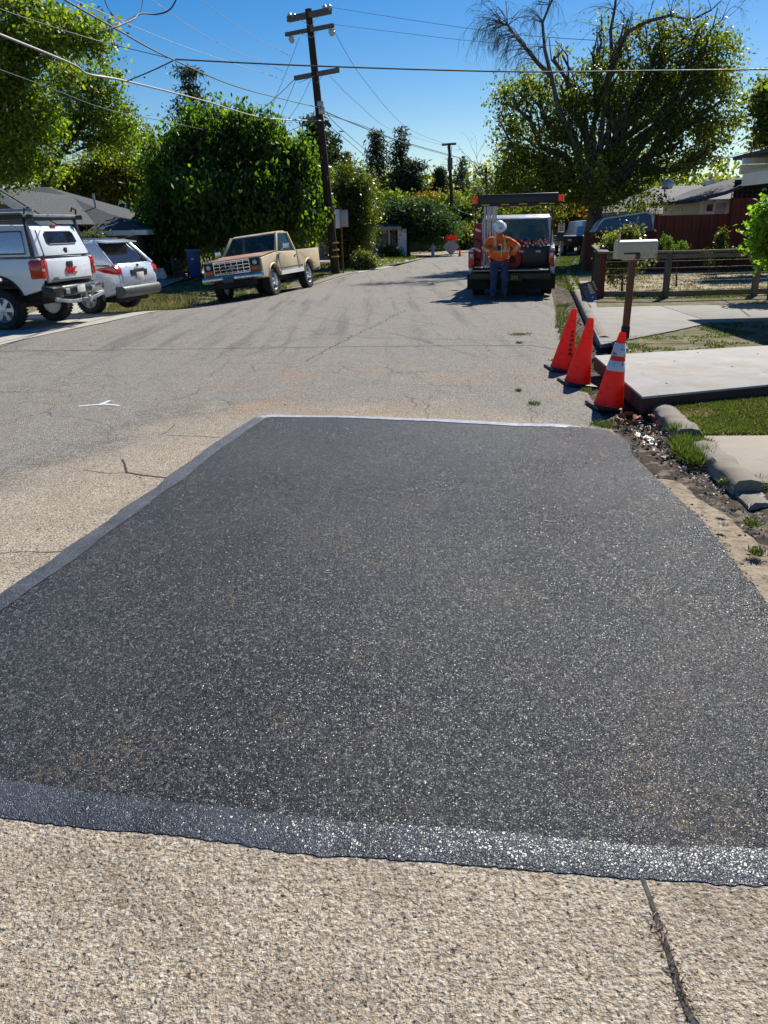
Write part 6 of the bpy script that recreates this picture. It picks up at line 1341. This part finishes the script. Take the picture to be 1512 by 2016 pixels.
for k in range(4):
    p = empty('folded_sign', inbed(-.93 + .13, TL + .16 + k * .05, .69), rz, 'folded red road sign stored upright at the left of the bed', 'sign', 'folded signs in the truck bed')
    MB().box((0, 0, .5), (.17, .025, .98)).build('sign_plate', M_['dull_red'], p, bevel=.004)
    for j in range(4): MB().box((0, -.014, .18 + j * .22), (.15, .006, .05), Matrix.Rotation(rad(25), 3, 'Y')).build('stripe', M_['cone_white'] if j % 2 else M_['chassis'], p)
# --- parked vehicles far behind the truck
bk = empty('parked_trailer', P(1126, 500, 44) * 1, 0, 'dark flatbed vehicle carrying an upright blue panel beyond the work truck', 'vehicle', 'parked vehicles'); bk.location.z = 0
m = pxm(1126, 480, 44)
q = MB().box((0, 0, .75), (1.7, 3.2, .5)).build('body', M_['black_metal'], bk, bevel=.04)
MB().slab([(-8 * m, -1.62, 36 * m), (4 * m, -1.62, 36 * m), (6 * m, -1.5, 53 * m), (-5 * m, -1.5, 53 * m)], .03).build('blue_panel', M_['blue_board'], bk)
for x in (-.7, .7):
    for y in (-1, 1): wheel(bk, x, y, .36, .22, M_['galv'], 'steel', out=1 if x > 0 else -1)
MB().box((-.55, -1.62, .8), (.2, .02, .1)).box((.45, -1.62, .8), (.2, .02, .1)).build('taillight', M_['cone_white'], bk)
vn = empty('parked_van', P(1152, 500, 47), 0, 'white boxy van tail partly hidden by the big tree trunk', 'van', 'parked vehicles'); vn.location.z = 0
MB().prism([(-2, .4), (2.4, .4), (2.4, 1.1), (1.7, 1.2), (1.3, 1.7), (-2, 1.75)], .75).build('body', M_['white_paint'], vn, bevel=.06); MB().box((0, -2.0, 1.35), (1.2, .03, .45)).build('rear_window', M_['glass_dark'], vn)
for x in (-.65, .65):
    MB().box((x, -2.01, .9), (.14, .03, .3)).build('taillight', M_['red_lens'], vn)
    for y in (-1.3, 1.4): wheel(vn, x, y, .34, .2, M_['galv'], 'steel', out=1 if x > 0 else -1)

# ------------------------------------------------------------------ the worker
def skin(name, J, E, mat, parent, root, sub=2, post=None):
    names = list(J); me = bpy.data.meshes.new(name); me.from_pydata([J[k][:3] for k in names], [(names.index(a), names.index(b)) for a, b in E], [])
    o = bpy.data.objects.new(name, me); COL.objects.link(o)
    md = o.modifiers.new('skin', 'SKIN'); md.use_smooth_shade = True; 
    sv_ = me.skin_vertices[0].data if me.skin_vertices else None
    if sv_ is None:
        bm = bmesh.new(); bm.from_mesh(me); bm.verts.layers.skin.verify(); bm.to_mesh(me); bm.free(); sv_ = me.skin_vertices[0].data
    for i, k in enumerate(names):
        r = J[k][3:]; sv_[i].radius = (r[0], r[-1]); sv_[i].use_root = (k == root)
    ms = o.modifiers.new('sub', 'SUBSURF'); ms.levels = sub; ms.render_levels = sub
    dg = bpy.context.evaluated_depsgraph_get(); dg.update(); m2 = bpy.data.meshes.new_from_object(o.evaluated_get(dg)); bpy.data.objects.remove(o)
    m2.name = name; m2.materials.clear(); m2.shade_smooth()
    if post: post(m2)
    return link(name, m2, mat, parent)
wk = empty('person', (2.82, 18.7, .0), rad(-4), 'worker in orange high visibility jacket and white hard hat, head bowed over a phone', 'person')
J = {'pelvis': (0, .02, .94, .15, .11), 'spine': (0, .02, 1.1, .15, .11), 'chest': (0, .02, 1.3, .17, .12), 'neck': (0, -.03, 1.46, .055, .055), 'head0': (-.01, -.08, 1.55, .075, .08), 'head1': (-.015, -.12, 1.64, .085, .095), 'head2': (-.015, -.12, 1.72, .06, .06),
     'hr': (-.1, .02, .9, .09, .09), 'kr': (-.12, -.02, .5, .06, .065), 'ar': (-.13, .0, .1, .04, .045), 'tr': (-.15, -.12, .05, .04, .03),
     'hl': (.1, .02, .9, .09, .09), 'kl': (.13, -.02, .5, .06, .065), 'al': (.15, .02, .1, .04, .045), 'tl': (.18, -.10, .05, .04, .03),
     'sr': (-.19, .02, 1.39, .065, .065), 'er': (-.36, -.04, 1.14, .045, .045), 'wr': (-.15, -.28, 1.17, .028, .028), 'pr': (-.10, -.33, 1.185, .038, .02),
     'sl': (.19, .02, 1.39, .065, .065), 'el': (.44, .03, 1.18, .045, .045), 'wl': (.27, .0, 1.02, .028, .028), 'pl': (.22, -.01, .98, .036, .02)}
E_ = [('pelvis', 'spine'), ('spine', 'chest'), ('chest', 'neck'), ('neck', 'head0'), ('head0', 'head1'), ('head1', 'head2'), ('pelvis', 'hr'), ('hr', 'kr'), ('kr', 'ar'), ('ar', 'tr'), ('pelvis', 'hl'), ('hl', 'kl'), ('kl', 'al'), ('al', 'tl'),
      ('chest', 'sr'), ('sr', 'er'), ('er', 'wr'), ('wr', 'pr'), ('chest', 'sl'), ('sl', 'el'), ('el', 'wl'), ('wl', 'pl')]
body = skin('body', J, E_, M_['skin'], wk, 'pelvis')
JJ = {'waist': (0, .02, .97, .25, .18), 'belly': (0, .0, 1.1, .255, .19), 'chest': (0, .01, 1.28, .255, .175), 'col': (0, -.01, 1.42, .12, .1), 'sr': (-.20, .02, 1.37, .105, .1), 'mr': (-.30, -.0, 1.25, .1, .1), 'er': (-.38, -.04, 1.14, .098, .095), 'fr': (-.28, -.18, 1.15, .082, .08), 'wr': (-.17, -.27, 1.165, .052, .05),
      'sl': (.20, .02, 1.37, .105, .1), 'ml': (.34, .03, 1.27, .102, .1), 'el': (.46, .03, 1.18, .098, .095), 'fl': (.37, .015, 1.09, .082, .08), 'wl': (.285, .0, 1.03, .052, .05)}
EJ = [('waist', 'belly'), ('belly', 'chest'), ('chest', 'col'), ('chest', 'sr'), ('sr', 'mr'), ('mr', 'er'), ('er', 'fr'), ('fr', 'wr'), ('chest', 'sl'), ('sl', 'ml'), ('ml', 'el'), ('el', 'fl'), ('fl', 'wl')]
def wrinkle(me):
    for v in me.vertices:
        p = v.co; n = noise.noise(p * 9) * .012 + noise.noise(Vector((p.x * 5, p.y * 5, p.z * 22))) * .009; v.co = p + v.normal * n
jk = skin('jacket', JJ, EJ, M_['hiviz'], wk, 'belly', 3, wrinkle)
def tape_from(me, test, name='reflective_tape'):
    me.update(); vs = []; fs = []
    for p in me.polygons:
        if test(p.center, p.normal):
            b = len(vs); vs += [me.vertices[i].co + me.vertices[i].normal * .005 for i in p.vertices]; fs.append(tuple(range(b, b + len(p.vertices))))
    if fs:
        mb = MB(); mb.add(vs, fs); mm = bpy.data.meshes.new(name); mm.from_pydata(mb.v, [], mb.f)
        bm = bmesh.new(); bm.from_mesh(mm); bmesh.ops.remove_doubles(bm, verts=bm.verts, dist=.0004); bm.to_mesh(mm); bm.free(); mm.shade_smooth(); link(name, mm, M_['tape'], jk)
tape_from(jk.data, lambda c, n: abs(c.x) < .235 and 1.10 < c.z < 1.165 and c.y < .3 and not (c.x < -.1 and c.y < -.2))
tape_from(jk.data, lambda c, n: .09 < c.x < .15 and 1.165 < c.z < 1.45)
tape_from(jk.data, lambda c, n: -.15 < c.x < -.09 and 1.22 < c.z < 1.45)
tape_from(jk.data, lambda c, n: c.x > .26 and abs((Vector((c.x, c.z)) - Vector((.40, 1.2))).dot(Vector((.8, -.6)))) < .035 and c.z > 1.12)
tape_from(jk.data, lambda c, n: c.x < -.26 and abs((Vector((c.x, c.z)) - Vector((-.34, 1.17))).dot(Vector((-.6, -.8)))) < .03)
MB().bar((.03, -.215, .99), (.03, -.2, 1.26), .018, .008, (0, 1, 0)).build('zip', M_['galv'], jk)
MB().box((.15, -.185, 1.36), (.035, .03, .1)).build('radio_clip', M_['black_plastic'], jk, bevel=.006)
MB().lathe([(.10, 1.42), (.085, 1.46), (.08, 1.5), (.075, 1.5), (.08, 1.43)], 18, (0, -.01, 0)).build('collar', M_['hiviz'], jk, smooth=True)
JT = {'p': (0, .02, .95, .19, .15), 'hr': (-.105, .02, .86, .125, .125), 'mr': (-.12, 0, .68, .11, .11), 'kr': (-.13, -.02, .48, .095, .1), 'cr': (-.13, .0, .28, .075, .08), 'ar': (-.135, .0, .09, .072, .078),
      'hl': (.105, .02, .86, .125, .125), 'ml': (.125, 0, .68, .11, .11), 'kl': (.14, -.02, .48, .095, .1), 'cl': (.14, .01, .28, .075, .08), 'al': (.15, .02, .09, .072, .078)}
skin('trousers', JT, [('p', 'hr'), ('hr', 'mr'), ('mr', 'kr'), ('kr', 'cr'), ('cr', 'ar'), ('p', 'hl'), ('hl', 'ml'), ('ml', 'kl'), ('kl', 'cl'), ('cl', 'al')], M_['denim'], wk, 'p', 3, wrinkle)
for sx, x in ((-1, -.14), (1, .16)):
    MB().prism([(.08, 0), (.08, .1), (-.02, .11), (-.12, .08), (-.2, .055), (-.21, .01), (-.2, 0)], .045).build('boot', M_['boots'], wk, bevel=.02).location = (x, .0, 0)
# face details on the bowed head
hd_ = Vector((-.015, -.12, 1.62))
for sx in (-1, 1):
    MB().lathe([(.001, -.012), (.011, -.006), (.012, 0), (.008, .008)], 10, hd_ + Vector((sx * .032, -.085, .0)), 'y').build('eye', M_['hat'], wk, smooth=True)
    MB().lathe([(.005, -.008), (.018, 0), (.006, .008)], 10, hd_ + Vector((sx * .088, .01, -.01)), 'x').build('ear', M_['skin'], wk, smooth=True)
MB().slab([hd_ + Vector((-.014, -.088, -.035)), hd_ + Vector((.014, -.088, -.035)), hd_ + Vector((.004, -.09, .012)), hd_ + Vector((-.004, -.09, .012))], .02, (0, -1, 0)).build('nose', M_['skin'], wk, bevel=.005)
MB().box(hd_ + Vector((0, -.088, -.06)), (.045, .01, .01)).build('mouth', M_['boots'], wk, bevel=.003)
# hands: palm continues the body; five fingers each
def fingers(parent, base, along, across, nrm, phone):
    along, across, nrm = [Vector(v).normalized() for v in (along, across, nrm)]; base = Vector(base)
    for k, (l, off) in enumerate(((.066, -.03), (.074, -.010), (.070, .010), (.055, .028))):
        p = base + across * off + along * .02; pts = [p, p + along * l * .45 + nrm * .004, p + along * l * .75 + nrm * .018, p + along * l * .85 + nrm * .036]
        MB().tube(pts, [.0095, .009, .0082, .007], 8).build('finger', M_['skin'], parent, smooth=True)
    p = base - across * .034 - along * .015; MB().tube([p, p - across * .02 + along * .02 + nrm * .012, p - across * .016 + along * .045 + nrm * .025], [.011, .010, .008], 8).build('thumb', M_['skin'], parent, smooth=True)
fingers(body, (-.10, -.31, 1.185), (1, -.25, .1), (0, -.3, 1), (.3, .9, .2), True)
fingers(body, (.22, -.01, .98), (-.75, 0, -.6), (0, 1, 0), (0, -1, 0), False)
ph = empty('mobile_phone', wk.matrix_world @ Vector((0, 0, 0)), 0, 'small dark phone held in front of the worker chest', 'phone')
wk.scale = (.96,) * 3
ph.location = Vector((2.82, 18.7, 0)) + .96 * (Matrix.Rotation(rad(-4), 3, 'Z') @ Vector((-.035, -.335, 1.2))); ph.rotation_euler = (rad(-50), 0, rad(-4))
MB().box((0, 0, 0), (.075, .15, .01)).build('case', M_['black_plastic'], ph, bevel=.004); MB().box((0, 0, .0065), (.068, .14, .002)).build('screen', M_['glass_dark'], ph)
pap = MB().box((0, 0, 0), (.075, .02, .075)).build('name_badge', M_['sign_white'], jk, bevel=.008); pap.location = (.0, -.215, 1.25)
hat = empty('hard_hat', (0, 0, 0)); hat.parent = wk; hat.location = (-.015, -.12, 1.665); hat.rotation_euler = (rad(42), rad(-8), 0)
pr = [(.135, 0), (.137, .02)] + [(.133 * math.cos(a), .02 + .125 * math.sin(a)) for a in [rad(x) for x in (12, 25, 38, 52, 66, 80, 89)]]
sh = MB().lathe(pr, 28).build('shell', M_['hat'], hat, smooth=True, angle=60); sh.scale = (.9, 1.1, 1)
br = MB().lathe([(.10, -.004), (.172, -.008), (.174, .0), (.135, .012)], 28).build('brim', M_['hat'], hat, smooth=True, angle=60); br.scale = (.92, 1.08, 1)
MB().bar((0, -.12, .09), (0, .1, .10), .022, .06).build('ridge', M_['hat'], hat, bevel=.01)
MB().slab([(-.045, -.135, .085), (0, -.148, .05), (.045, -.135, .085), (.04, -.125, .1), (0, -.14, .07), (-.04, -.125, .1)], .012, (0, -1, .4)).build('emblem', M_['black_print'], hat)

# ------------------------------------------------------------------ bins and clutter by the left fence
def bin_(px, py, Y, hgt, mat, lid, label):
    p = P(px, py, Y); p.z = Z(p.x, p.y) + .02; root = empty('wheelie_bin', p, rad(15), label, 'bin', 'wheelie bins by the left fence'); w_ = .52
    v = [(-.2, -.2, .04), (.2, -.2, .04), (.2, .2, .04), (-.2, .2, .04), (-.27, -.28, hgt), (.27, -.28, hgt), (.27, .28, hgt), (-.27, .28, hgt)]
    MB().add(v, [(0, 3, 2, 1), (4, 5, 6, 7), (0, 1, 5, 4), (1, 2, 6, 5), (2, 3, 7, 6), (3, 0, 4, 7)]).build('body', mat, root, bevel=.03)
    MB().prism([(-.32, hgt), (.3, hgt), (.3, hgt + .05), (.1, hgt + .085), (-.25, hgt + .06), (-.33, hgt + .02)], .29).build('lid', lid, root, bevel=.015)
    for sx in (-1, 1): MB().lathe([(.1, -.03), (.1, .03)], 16, (sx * .24, .22, .1), 'x').build('bin_wheel', M_['rubber'], root, smooth=True, angle=40)
    MB().bar((-.2, .32, hgt - .02), (.2, .32, hgt - .02), .03).build('handle', mat, root); MB().box((-.05, -.255, hgt * .72), (.1, .01, .05)).build('sticker', M_['sign_white'], root)
bin_(385, 548, 30.5, .98, M_['bin_blue'], M_['bin_lid'], 'blue recycling bin with grey lid left of the beige pickup')
bin_(352, 548, 31.5, .95, M_['grey_plastic'], M_['grey_plastic'], 'dark grey wheelie bin in deep shade left of the blue one')
bin_(328, 545, 32.5, .9, M_['chassis'], M_['black_plastic'], 'black wheelie bin against the shaded grey fence')
for i, (x, lb) in enumerate(((302, 'left'), (312, 'middle'), (321, 'right'))):
    p = P(x, 550, 30.5); p.z = 0.02; r_ = empty('paper_sack', p, .3 * i, lb + ' one of three pale sacks slumped at the shaded fence foot', 'sack', 'pale sacks by the fence')
    mb = MB().lathe([(.12, 0), (.17, .06), (.16, .2), (.12, .3), (.06, .36), (.08, .4)], 12); mb.v = [(x_ + noise.noise(Vector((x_ * 7, y_ * 7, z_ * 7 + i))) * .05, y_, z_) for x_, y_, z_ in mb.v]; mb.build('sack', M_['cone_white'], r_, smooth=True, angle=60)
# ------------------------------------------------------------------ houses
def V(x, y, z): return Vector((x, y, z))
def window(parent, c, w_, h_, nrm='y', mull=1, frame='white_trim', s=-1):
    f = MB(); t = .05
    ax = Vector((1, 0, 0)); c = Vector(c)
    f.bar(c - ax * w_ / 2, c - ax * w_ / 2 + V(0, 0, h_), t, t, (0, 1, 0)).bar(c + ax * w_ / 2, c + ax * w_ / 2 + V(0, 0, h_), t, t, (0, 1, 0)).bar(c - ax * (w_ / 2 + .025), c + ax * (w_ / 2 + .025), t * 1.3, t).bar(c + V(0, 0, h_) - ax * (w_ / 2 + .025), c + V(0, 0, h_) + ax * (w_ / 2 + .025), t, t)
    for k in range(1, mull + 1): x = -w_ / 2 + w_ * k / (mull + 1); f.bar(c + ax * x, c + ax * x + V(0, 0, h_), .03, .03, (0, 1, 0))
    o = f.build('window', M_[frame], parent); MB().box(c + V(0, .015, h_ / 2), (w_, .01, h_)).build('pane', M_['window'], o); return o
def gdoor(parent, c, w_, h_, mat, rows=4, win=True):
    c = Vector(c); d = MB().box(c + V(0, .03, h_ / 2), (w_, .02, h_)).build('garage_door', mat, parent)
    for r_ in range(rows):
        z = h_ * (r_ + .5) / rows
        if win and r_ == rows - 1:
            for k in range(4): MB().box(c + V(-w_ / 2 + w_ * (k + .5) / 4, .0, z), (w_ / 4 * .7, .04, h_ / rows * .55)).build('pane', M_['window'], d)
        else: MB().box(c + V(0, .01, z), (w_ - .04, .03, h_ / rows - .03)).build('door_panel', mat, d, bevel=.008)
    return d
# grey house left
hL = empty('grey_house', (-14, 33, 0), 0, 'low grey bungalow with charcoal hip roof behind the white pickup', 'house'); O = Vector(hL.location)
Er = P(288, 452, 29.5); ez = Er.z; RA, RB = P(94, 368, 34), P(-300, 368, 34); rzz = (RA.z + 0)
El = V(-24, 29.5, ez); RA.z = RB.z = rzz; Bk = V(Er.x, 38.5, ez); BkL = V(-24, 38.5, ez); RB.x = -24
MB().slab([p - O for p in (El, Er, RA, RB)], .08).slab([p - O for p in (Er, Bk, RA)], .08).slab([p - O for p in (Bk, BkL, RB, RA)], .08).build('roof', M_['shingle'], hL)
MB().box(V((El.x + Er.x) / 2, 29.47, ez - .09) - O, (Er.x - El.x, .03, .17)).box(V(Er.x + .02, 34, ez - .09) - O, (.03, 9, .17)).build('fascia', M_['white_trim'], hL)
MB().box(V((El.x + Er.x) / 2 - .4, 34.2, ez / 2 - .05) - O, (Er.x - El.x - .3, 8.2, ez)).build('wall', M_['stucco_grey'], hL)
wy = 30.08; gd = P(222, 470, wy); gdoor(hL, V(gd.x, wy, 0) - O, 1.15, gd.z + .02, M_['door_cream'], 4)
wn = P(171, 480, wy); window(hL, V(wn.x, wy, wn.z - .1) - O, .42, .55, mull=0)
MB().tube([P(262, 452, 29.4) - O, P(262, 462, 29.4) - O, P(240, 470, 29.9) - O, P(240, 560, 29.9) - O], .035, 6).build('downpipe', M_['white_trim'], hL)
# gable wing
g0, g1, g2 = P(110, 446, 26.5), P(-104, 440, 26.5), P(3, 374, 26.5); g1.z = g0.z; g2.x = (g0.x + g1.x) / 2; 
MB().slab([g0 - O, g2 - O, g2 + V(0, 6, 0) - O, g0 + V(0, 6, 0) - O], .09).slab([g1 - O, g2 - O, g2 + V(0, 6, 0) - O, g1 + V(0, 6, 0) - O], .09).build('gable_roof', M_['shingle'], hL)
MB().bar(g0 + V(0, -.03, -.1) - O, g2 + V(0, -.03, -.1) - O, .04, .26, (0, 0, 1)).bar(g1 + V(0, -.03, -.1) - O, g2 + V(0, -.03, -.1) - O, .04, .2, (0, 0, 1)).build('bargeboard', M_['white_trim'], hL)
MB().slab([g0 + V(-.4, .35, -.2) - O, g2 + V(0, .35, -.2) - O, g1 + V(.4, .35, -.2) - O, V(g1.x + .4, 26.85, 0) - O, V(g0.x - .4, 26.85, 0) - O], .2, (0, -1, 0)).build('gable_wall', M_['stucco_grey'], hL)
vp = P(190, 412, 31.7); MB().tube([vp - V(0, 0, .3) - O, vp + V(-.05, 0, .55) - O], .04, 8).build('vent_pipe', M_['galv'], hL)
# second house
h2 = empty('far_house_left', (-12, 44, 0), 0, 'second charcoal roofed house behind the grey bungalow', 'house'); O = Vector(h2.location)
e0, e1, r0_, r1_ = P(196, 452, 40), P(335, 452, 40), P(232, 405, 43), P(300, 408, 43)
e0.z = e1.z; r1_.z = r0_.z
MB().slab([p - O for p in (e0, e1, r1_, r0_)], .08).slab([p - O for p in (e1, V(e1.x, 47, e1.z), V(r1_.x, 44, r1_.z), r1_)], .08).build('roof', M_['shingle'], h2)
MB().box((e0 + e1) / 2 - O + V(0, .03, -.1), ((e1 - e0).x, .04, .2)).build('fascia', M_['white_trim'], h2)
MB().box(V((e0.x + e1.x) / 2, 42, e0.z / 2) - O, ((e1 - e0).x - .6, 3, e0.z)).build('wall', M_['stucco_grey'], h2)
sp0 = P(243, 422, 41) - O; spn = empty('solar_panel', P(240, 405, 41), 0, 'small white framed solar panel on a roof mast', 'solar panel')
MB().bar(V(0, 0, 0), V(.12, 0, -.55), .04).build('mast', M_['galv'], spn); R = Matrix.Rotation(rad(35), 3, 'Y') @ Matrix.Rotation(rad(35), 3, 'X')
MB().box((0, 0, 0), (.36, .04, .5), R).build('frame', M_['white_trim'], spn, bevel=.005); MB().box(R @ V(0, -.024, 0), (.28, .01, .42), R).build('cell', M_['glass_dark'], spn)
# middle house (behind the mulberry and the pole)
h3 = empty('beige_house', (-3, 50, 0), 0, 'beige bungalow with green garage door behind the poplar and umbrella tree', 'house'); O = Vector(h3.location)
a, b = P(560, 458, 47), P(790, 455, 47); z = P(700, 456, 47).z + .2
MB().slab([V(a.x, 46.5, z) - O, V(b.x, 46.5, z) - O, V(b.x - 1.5, 51, z + 1.2) - O, V(a.x, 51, z + 1.2) - O], .1).build('roof', M_['shingle_grey'], h3)
MB().box(V((a.x + b.x) / 2, 46.47, z - .08) - O, (b.x - a.x, .04, .18)).build('fascia', M_['stucco_beige'], h3)
MB().box(V((a.x + b.x) / 2, 49.2, z / 2) - O, (b.x - a.x - .6, 4, z)).build('wall', M_['stucco_beige'], h3)
g = P(731, 505, 47.15); gdoor(h3, V(g.x, 47.15, 0) - O, 2.0, 1.65, M_['door_green'], 4)
MB().box(V(g.x - 1.06, 47.12, .85) - O, (.1, .06, 1.7)).box(V(g.x + 1.06, 47.12, .85) - O, (.1, .06, 1.7)).build('door_jamb', M_['white_trim'], h3)
wn = P(662, 492, 47.15); window(h3, V(wn.x, 47.15, .75) - O, 1.7, .65, mull=2)
wn = P(590, 480, 47.15); window(h3, V(wn.x, 47.15, .75) - O, .8, .75, mull=1)
p0 = P(625, 470, 45.5); MB().tube([V(p0.x, 45.5, 0) - O, V(p0.x, 45.5, z - .1) - O], .06, 8).build('porch_post', M_['white_trim'], h3)
MB().box(V(P(792, 490, 46.9).x, 46.9, .8) - O, (.5, .06, 1.5)).build('gate', M_['white_trim'], h3)
# right: far grey roofed house
h4 = empty('far_house_right', (14, 42, 0), 0, 'house with long pale grey shingle roof beyond the red fence', 'house'); O = Vector(h4.location)
e0, e1 = P(1270, 414, 36), P(1440, 405, 36); e0.z = e1.z = P(1330, 412, 36).z; r0_, r1_ = P(1290, 371, 41), P(1480, 362, 41); r0_.z = r1_.z
MB().slab([e0 - O, e1 + V(2, 0, 0) - O, r1_ + V(2, 0, 0) - O, r0_ - O], .1).slab([r0_ - O, r1_ + V(2, 0, 0) - O, V(r1_.x + 2, 46, e0.z) - O, V(e0.x, 46, e0.z) - O], .1).slab([e0 - O, r0_ - O, V(e0.x, 46, e0.z) - O], .1).build('roof', M_['shingle_grey'], h4)
MB().box(V((e0.x + e1.x) / 2 + 1, 35.97, e0.z - .08) - O, (e1.x - e0.x + 2, .05, .17)).build('gutter_board', M_['white_trim'], h4)
MB().box(V((e0.x + e1.x) / 2 + 1, 40.9, e0.z / 2 - .04) - O, (e1.x - e0.x + 1, 9, e0.z - .1)).build('wall', M_['stucco_beige'], h4)
q = P(1400, 363, 41) - O; MB().box(q, (.7, .5, .3)).build('roof_vent', M_['white_trim'], h4); MB().tube([q, q + V(0, 0, .5)], .05, 6).build('vent_pipe', M_['galv'], h4)
dq = P(1316, 364, 40.5) - O; MB().lathe([(.02, 0), (.2, .05), (.28, .12)], 14, dq, 'y').build('satellite_dish', M_['galv'], h4, smooth=True); MB().tube([dq, dq - V(0, -.3, .4)], .02, 5).build('dish_mast', M_['galv'], h4)
# white porch block and latticed roof
h5 = empty('porch_house', (14, 31, 0), 0, 'cream walled house with dark latticed gable roof behind the tall red fence', 'house'); O = Vector(h5.location)
a, b = P(1383, 400, 31), P(1700, 400, 31); zt_ = P(1400, 392, 31).z
MB().box(V((a.x + b.x) / 2, 33.2, zt_ / 2) - O, (b.x - a.x, 4, zt_)).build('wall', M_['cream_trim'], h5)
wn = P(1397, 412, 31.15); window(h5, V(wn.x, 31.17, wn.z - .1) - O, .3, .42, mull=0)
wn = P(1419, 416, 31.15); MB().box(V(wn.x, 31.18, wn.z) - O, (.36, .03, .6)).build('shutter', M_['sign_back'], h5)
r = [P(1366, 393, 30.4), P(1430, 376, 30.4), P(1470, 360, 30.4), P(1560, 335, 30.4)]
for i in range(3):
    MB().slab([r[i] - O, r[i + 1] - O, r[i + 1] + V(0, 5, .0) - O, r[i] + V(0, 5, 0) - O], .12).build('roof', M_['shingle'], h5)
lat = MB(); 
p0, p1 = P(1440, 388, 30.5), P(1700, 388, 30.5)
n = 26
for k in range(n):
    x = p0.x + (p1.x - p0.x) * k / n; ztop = P(1440 + 260 * k / n, max(330, 372 - k * 2.0), 30.5).z
    lat.bar(V(x, 30.5, p0.z - .3) - O, V(x, 30.5, ztop) - O, .03, .02, (0, 1, 0))
for k in range(6): lat.bar(V(p0.x, 30.52, p0.z - .2 + k * .14) - O, V(p1.x, 30.52, p0.z - .2 + k * .14) - O, .02, .03)
lat.build('lattice', M_['pole_wood'], h5); MB().box(V((p0.x + p1.x) / 2 + .2, 30.8, p0.z + .1) - O, ((p1 - p0).x, .1, 1.0)).build('gable_wall', M_['chassis'], h5)
# near house whose eave pokes in at the top right and throws its shadow on the lawn
h6 = empty('near_house', (12, 15, 0), 0, 'near house with pale eave poking in at the upper right edge', 'house'); O = Vector(h6.location)
ex, ey = P(1459, 330, 15.2).x, 15.2; z0_, z1_ = P(1465, 343, 15.2).z, P(1462, 312, 15.2).z
MB().slab([V(ex, 15.6, z1_) - O, V(18, 15.6, z1_) - O, V(18, 6, z1_ + 1.6) - O, V(ex, 6, z1_ + .2) - O], .06).build('roof', M_['shingle'], h6)
MB().slab([V(ex, ey, z0_) - O, V(18, ey, z0_) - O, V(18, ey, z1_ - .1) - O, V(ex, ey, z1_ - .1) - O], .06, (0, -1, 0)).build('fascia', M_['cream_trim'], h6)
MB().slab([V(ex, 15.1, z0_) - O, V(ex + .06, 15.1, z0_) - O, V(ex + .06, 6, z0_) - O, V(ex, 6, z0_) - O], -.2).build('fascia', M_['cream_trim'], h6)
MB().bar(V(ex - .03, ey - .1, z1_ - .05) - O, V(18, ey - .1, z1_ - .05) - O, .05, .10).build('roof_edge', M_['white_trim'], h6)
MB().slab([V(ex + .1, 15.1, z0_ + .02) - O, V(18, 15.1, z0_ + .02) - O, V(18, 6, z0_ + .02) - O, V(ex + .1, 6, z0_ + .02) - O], .03).build('soffit', M_['cream_trim'], h6)
MB().box(V((ex + 1.6 + 18) / 2, 10.6, z0_ / 2) - O, (18 - ex - 1.6, 7.5, z0_)).build('wall', M_['stucco_beige'], h6)
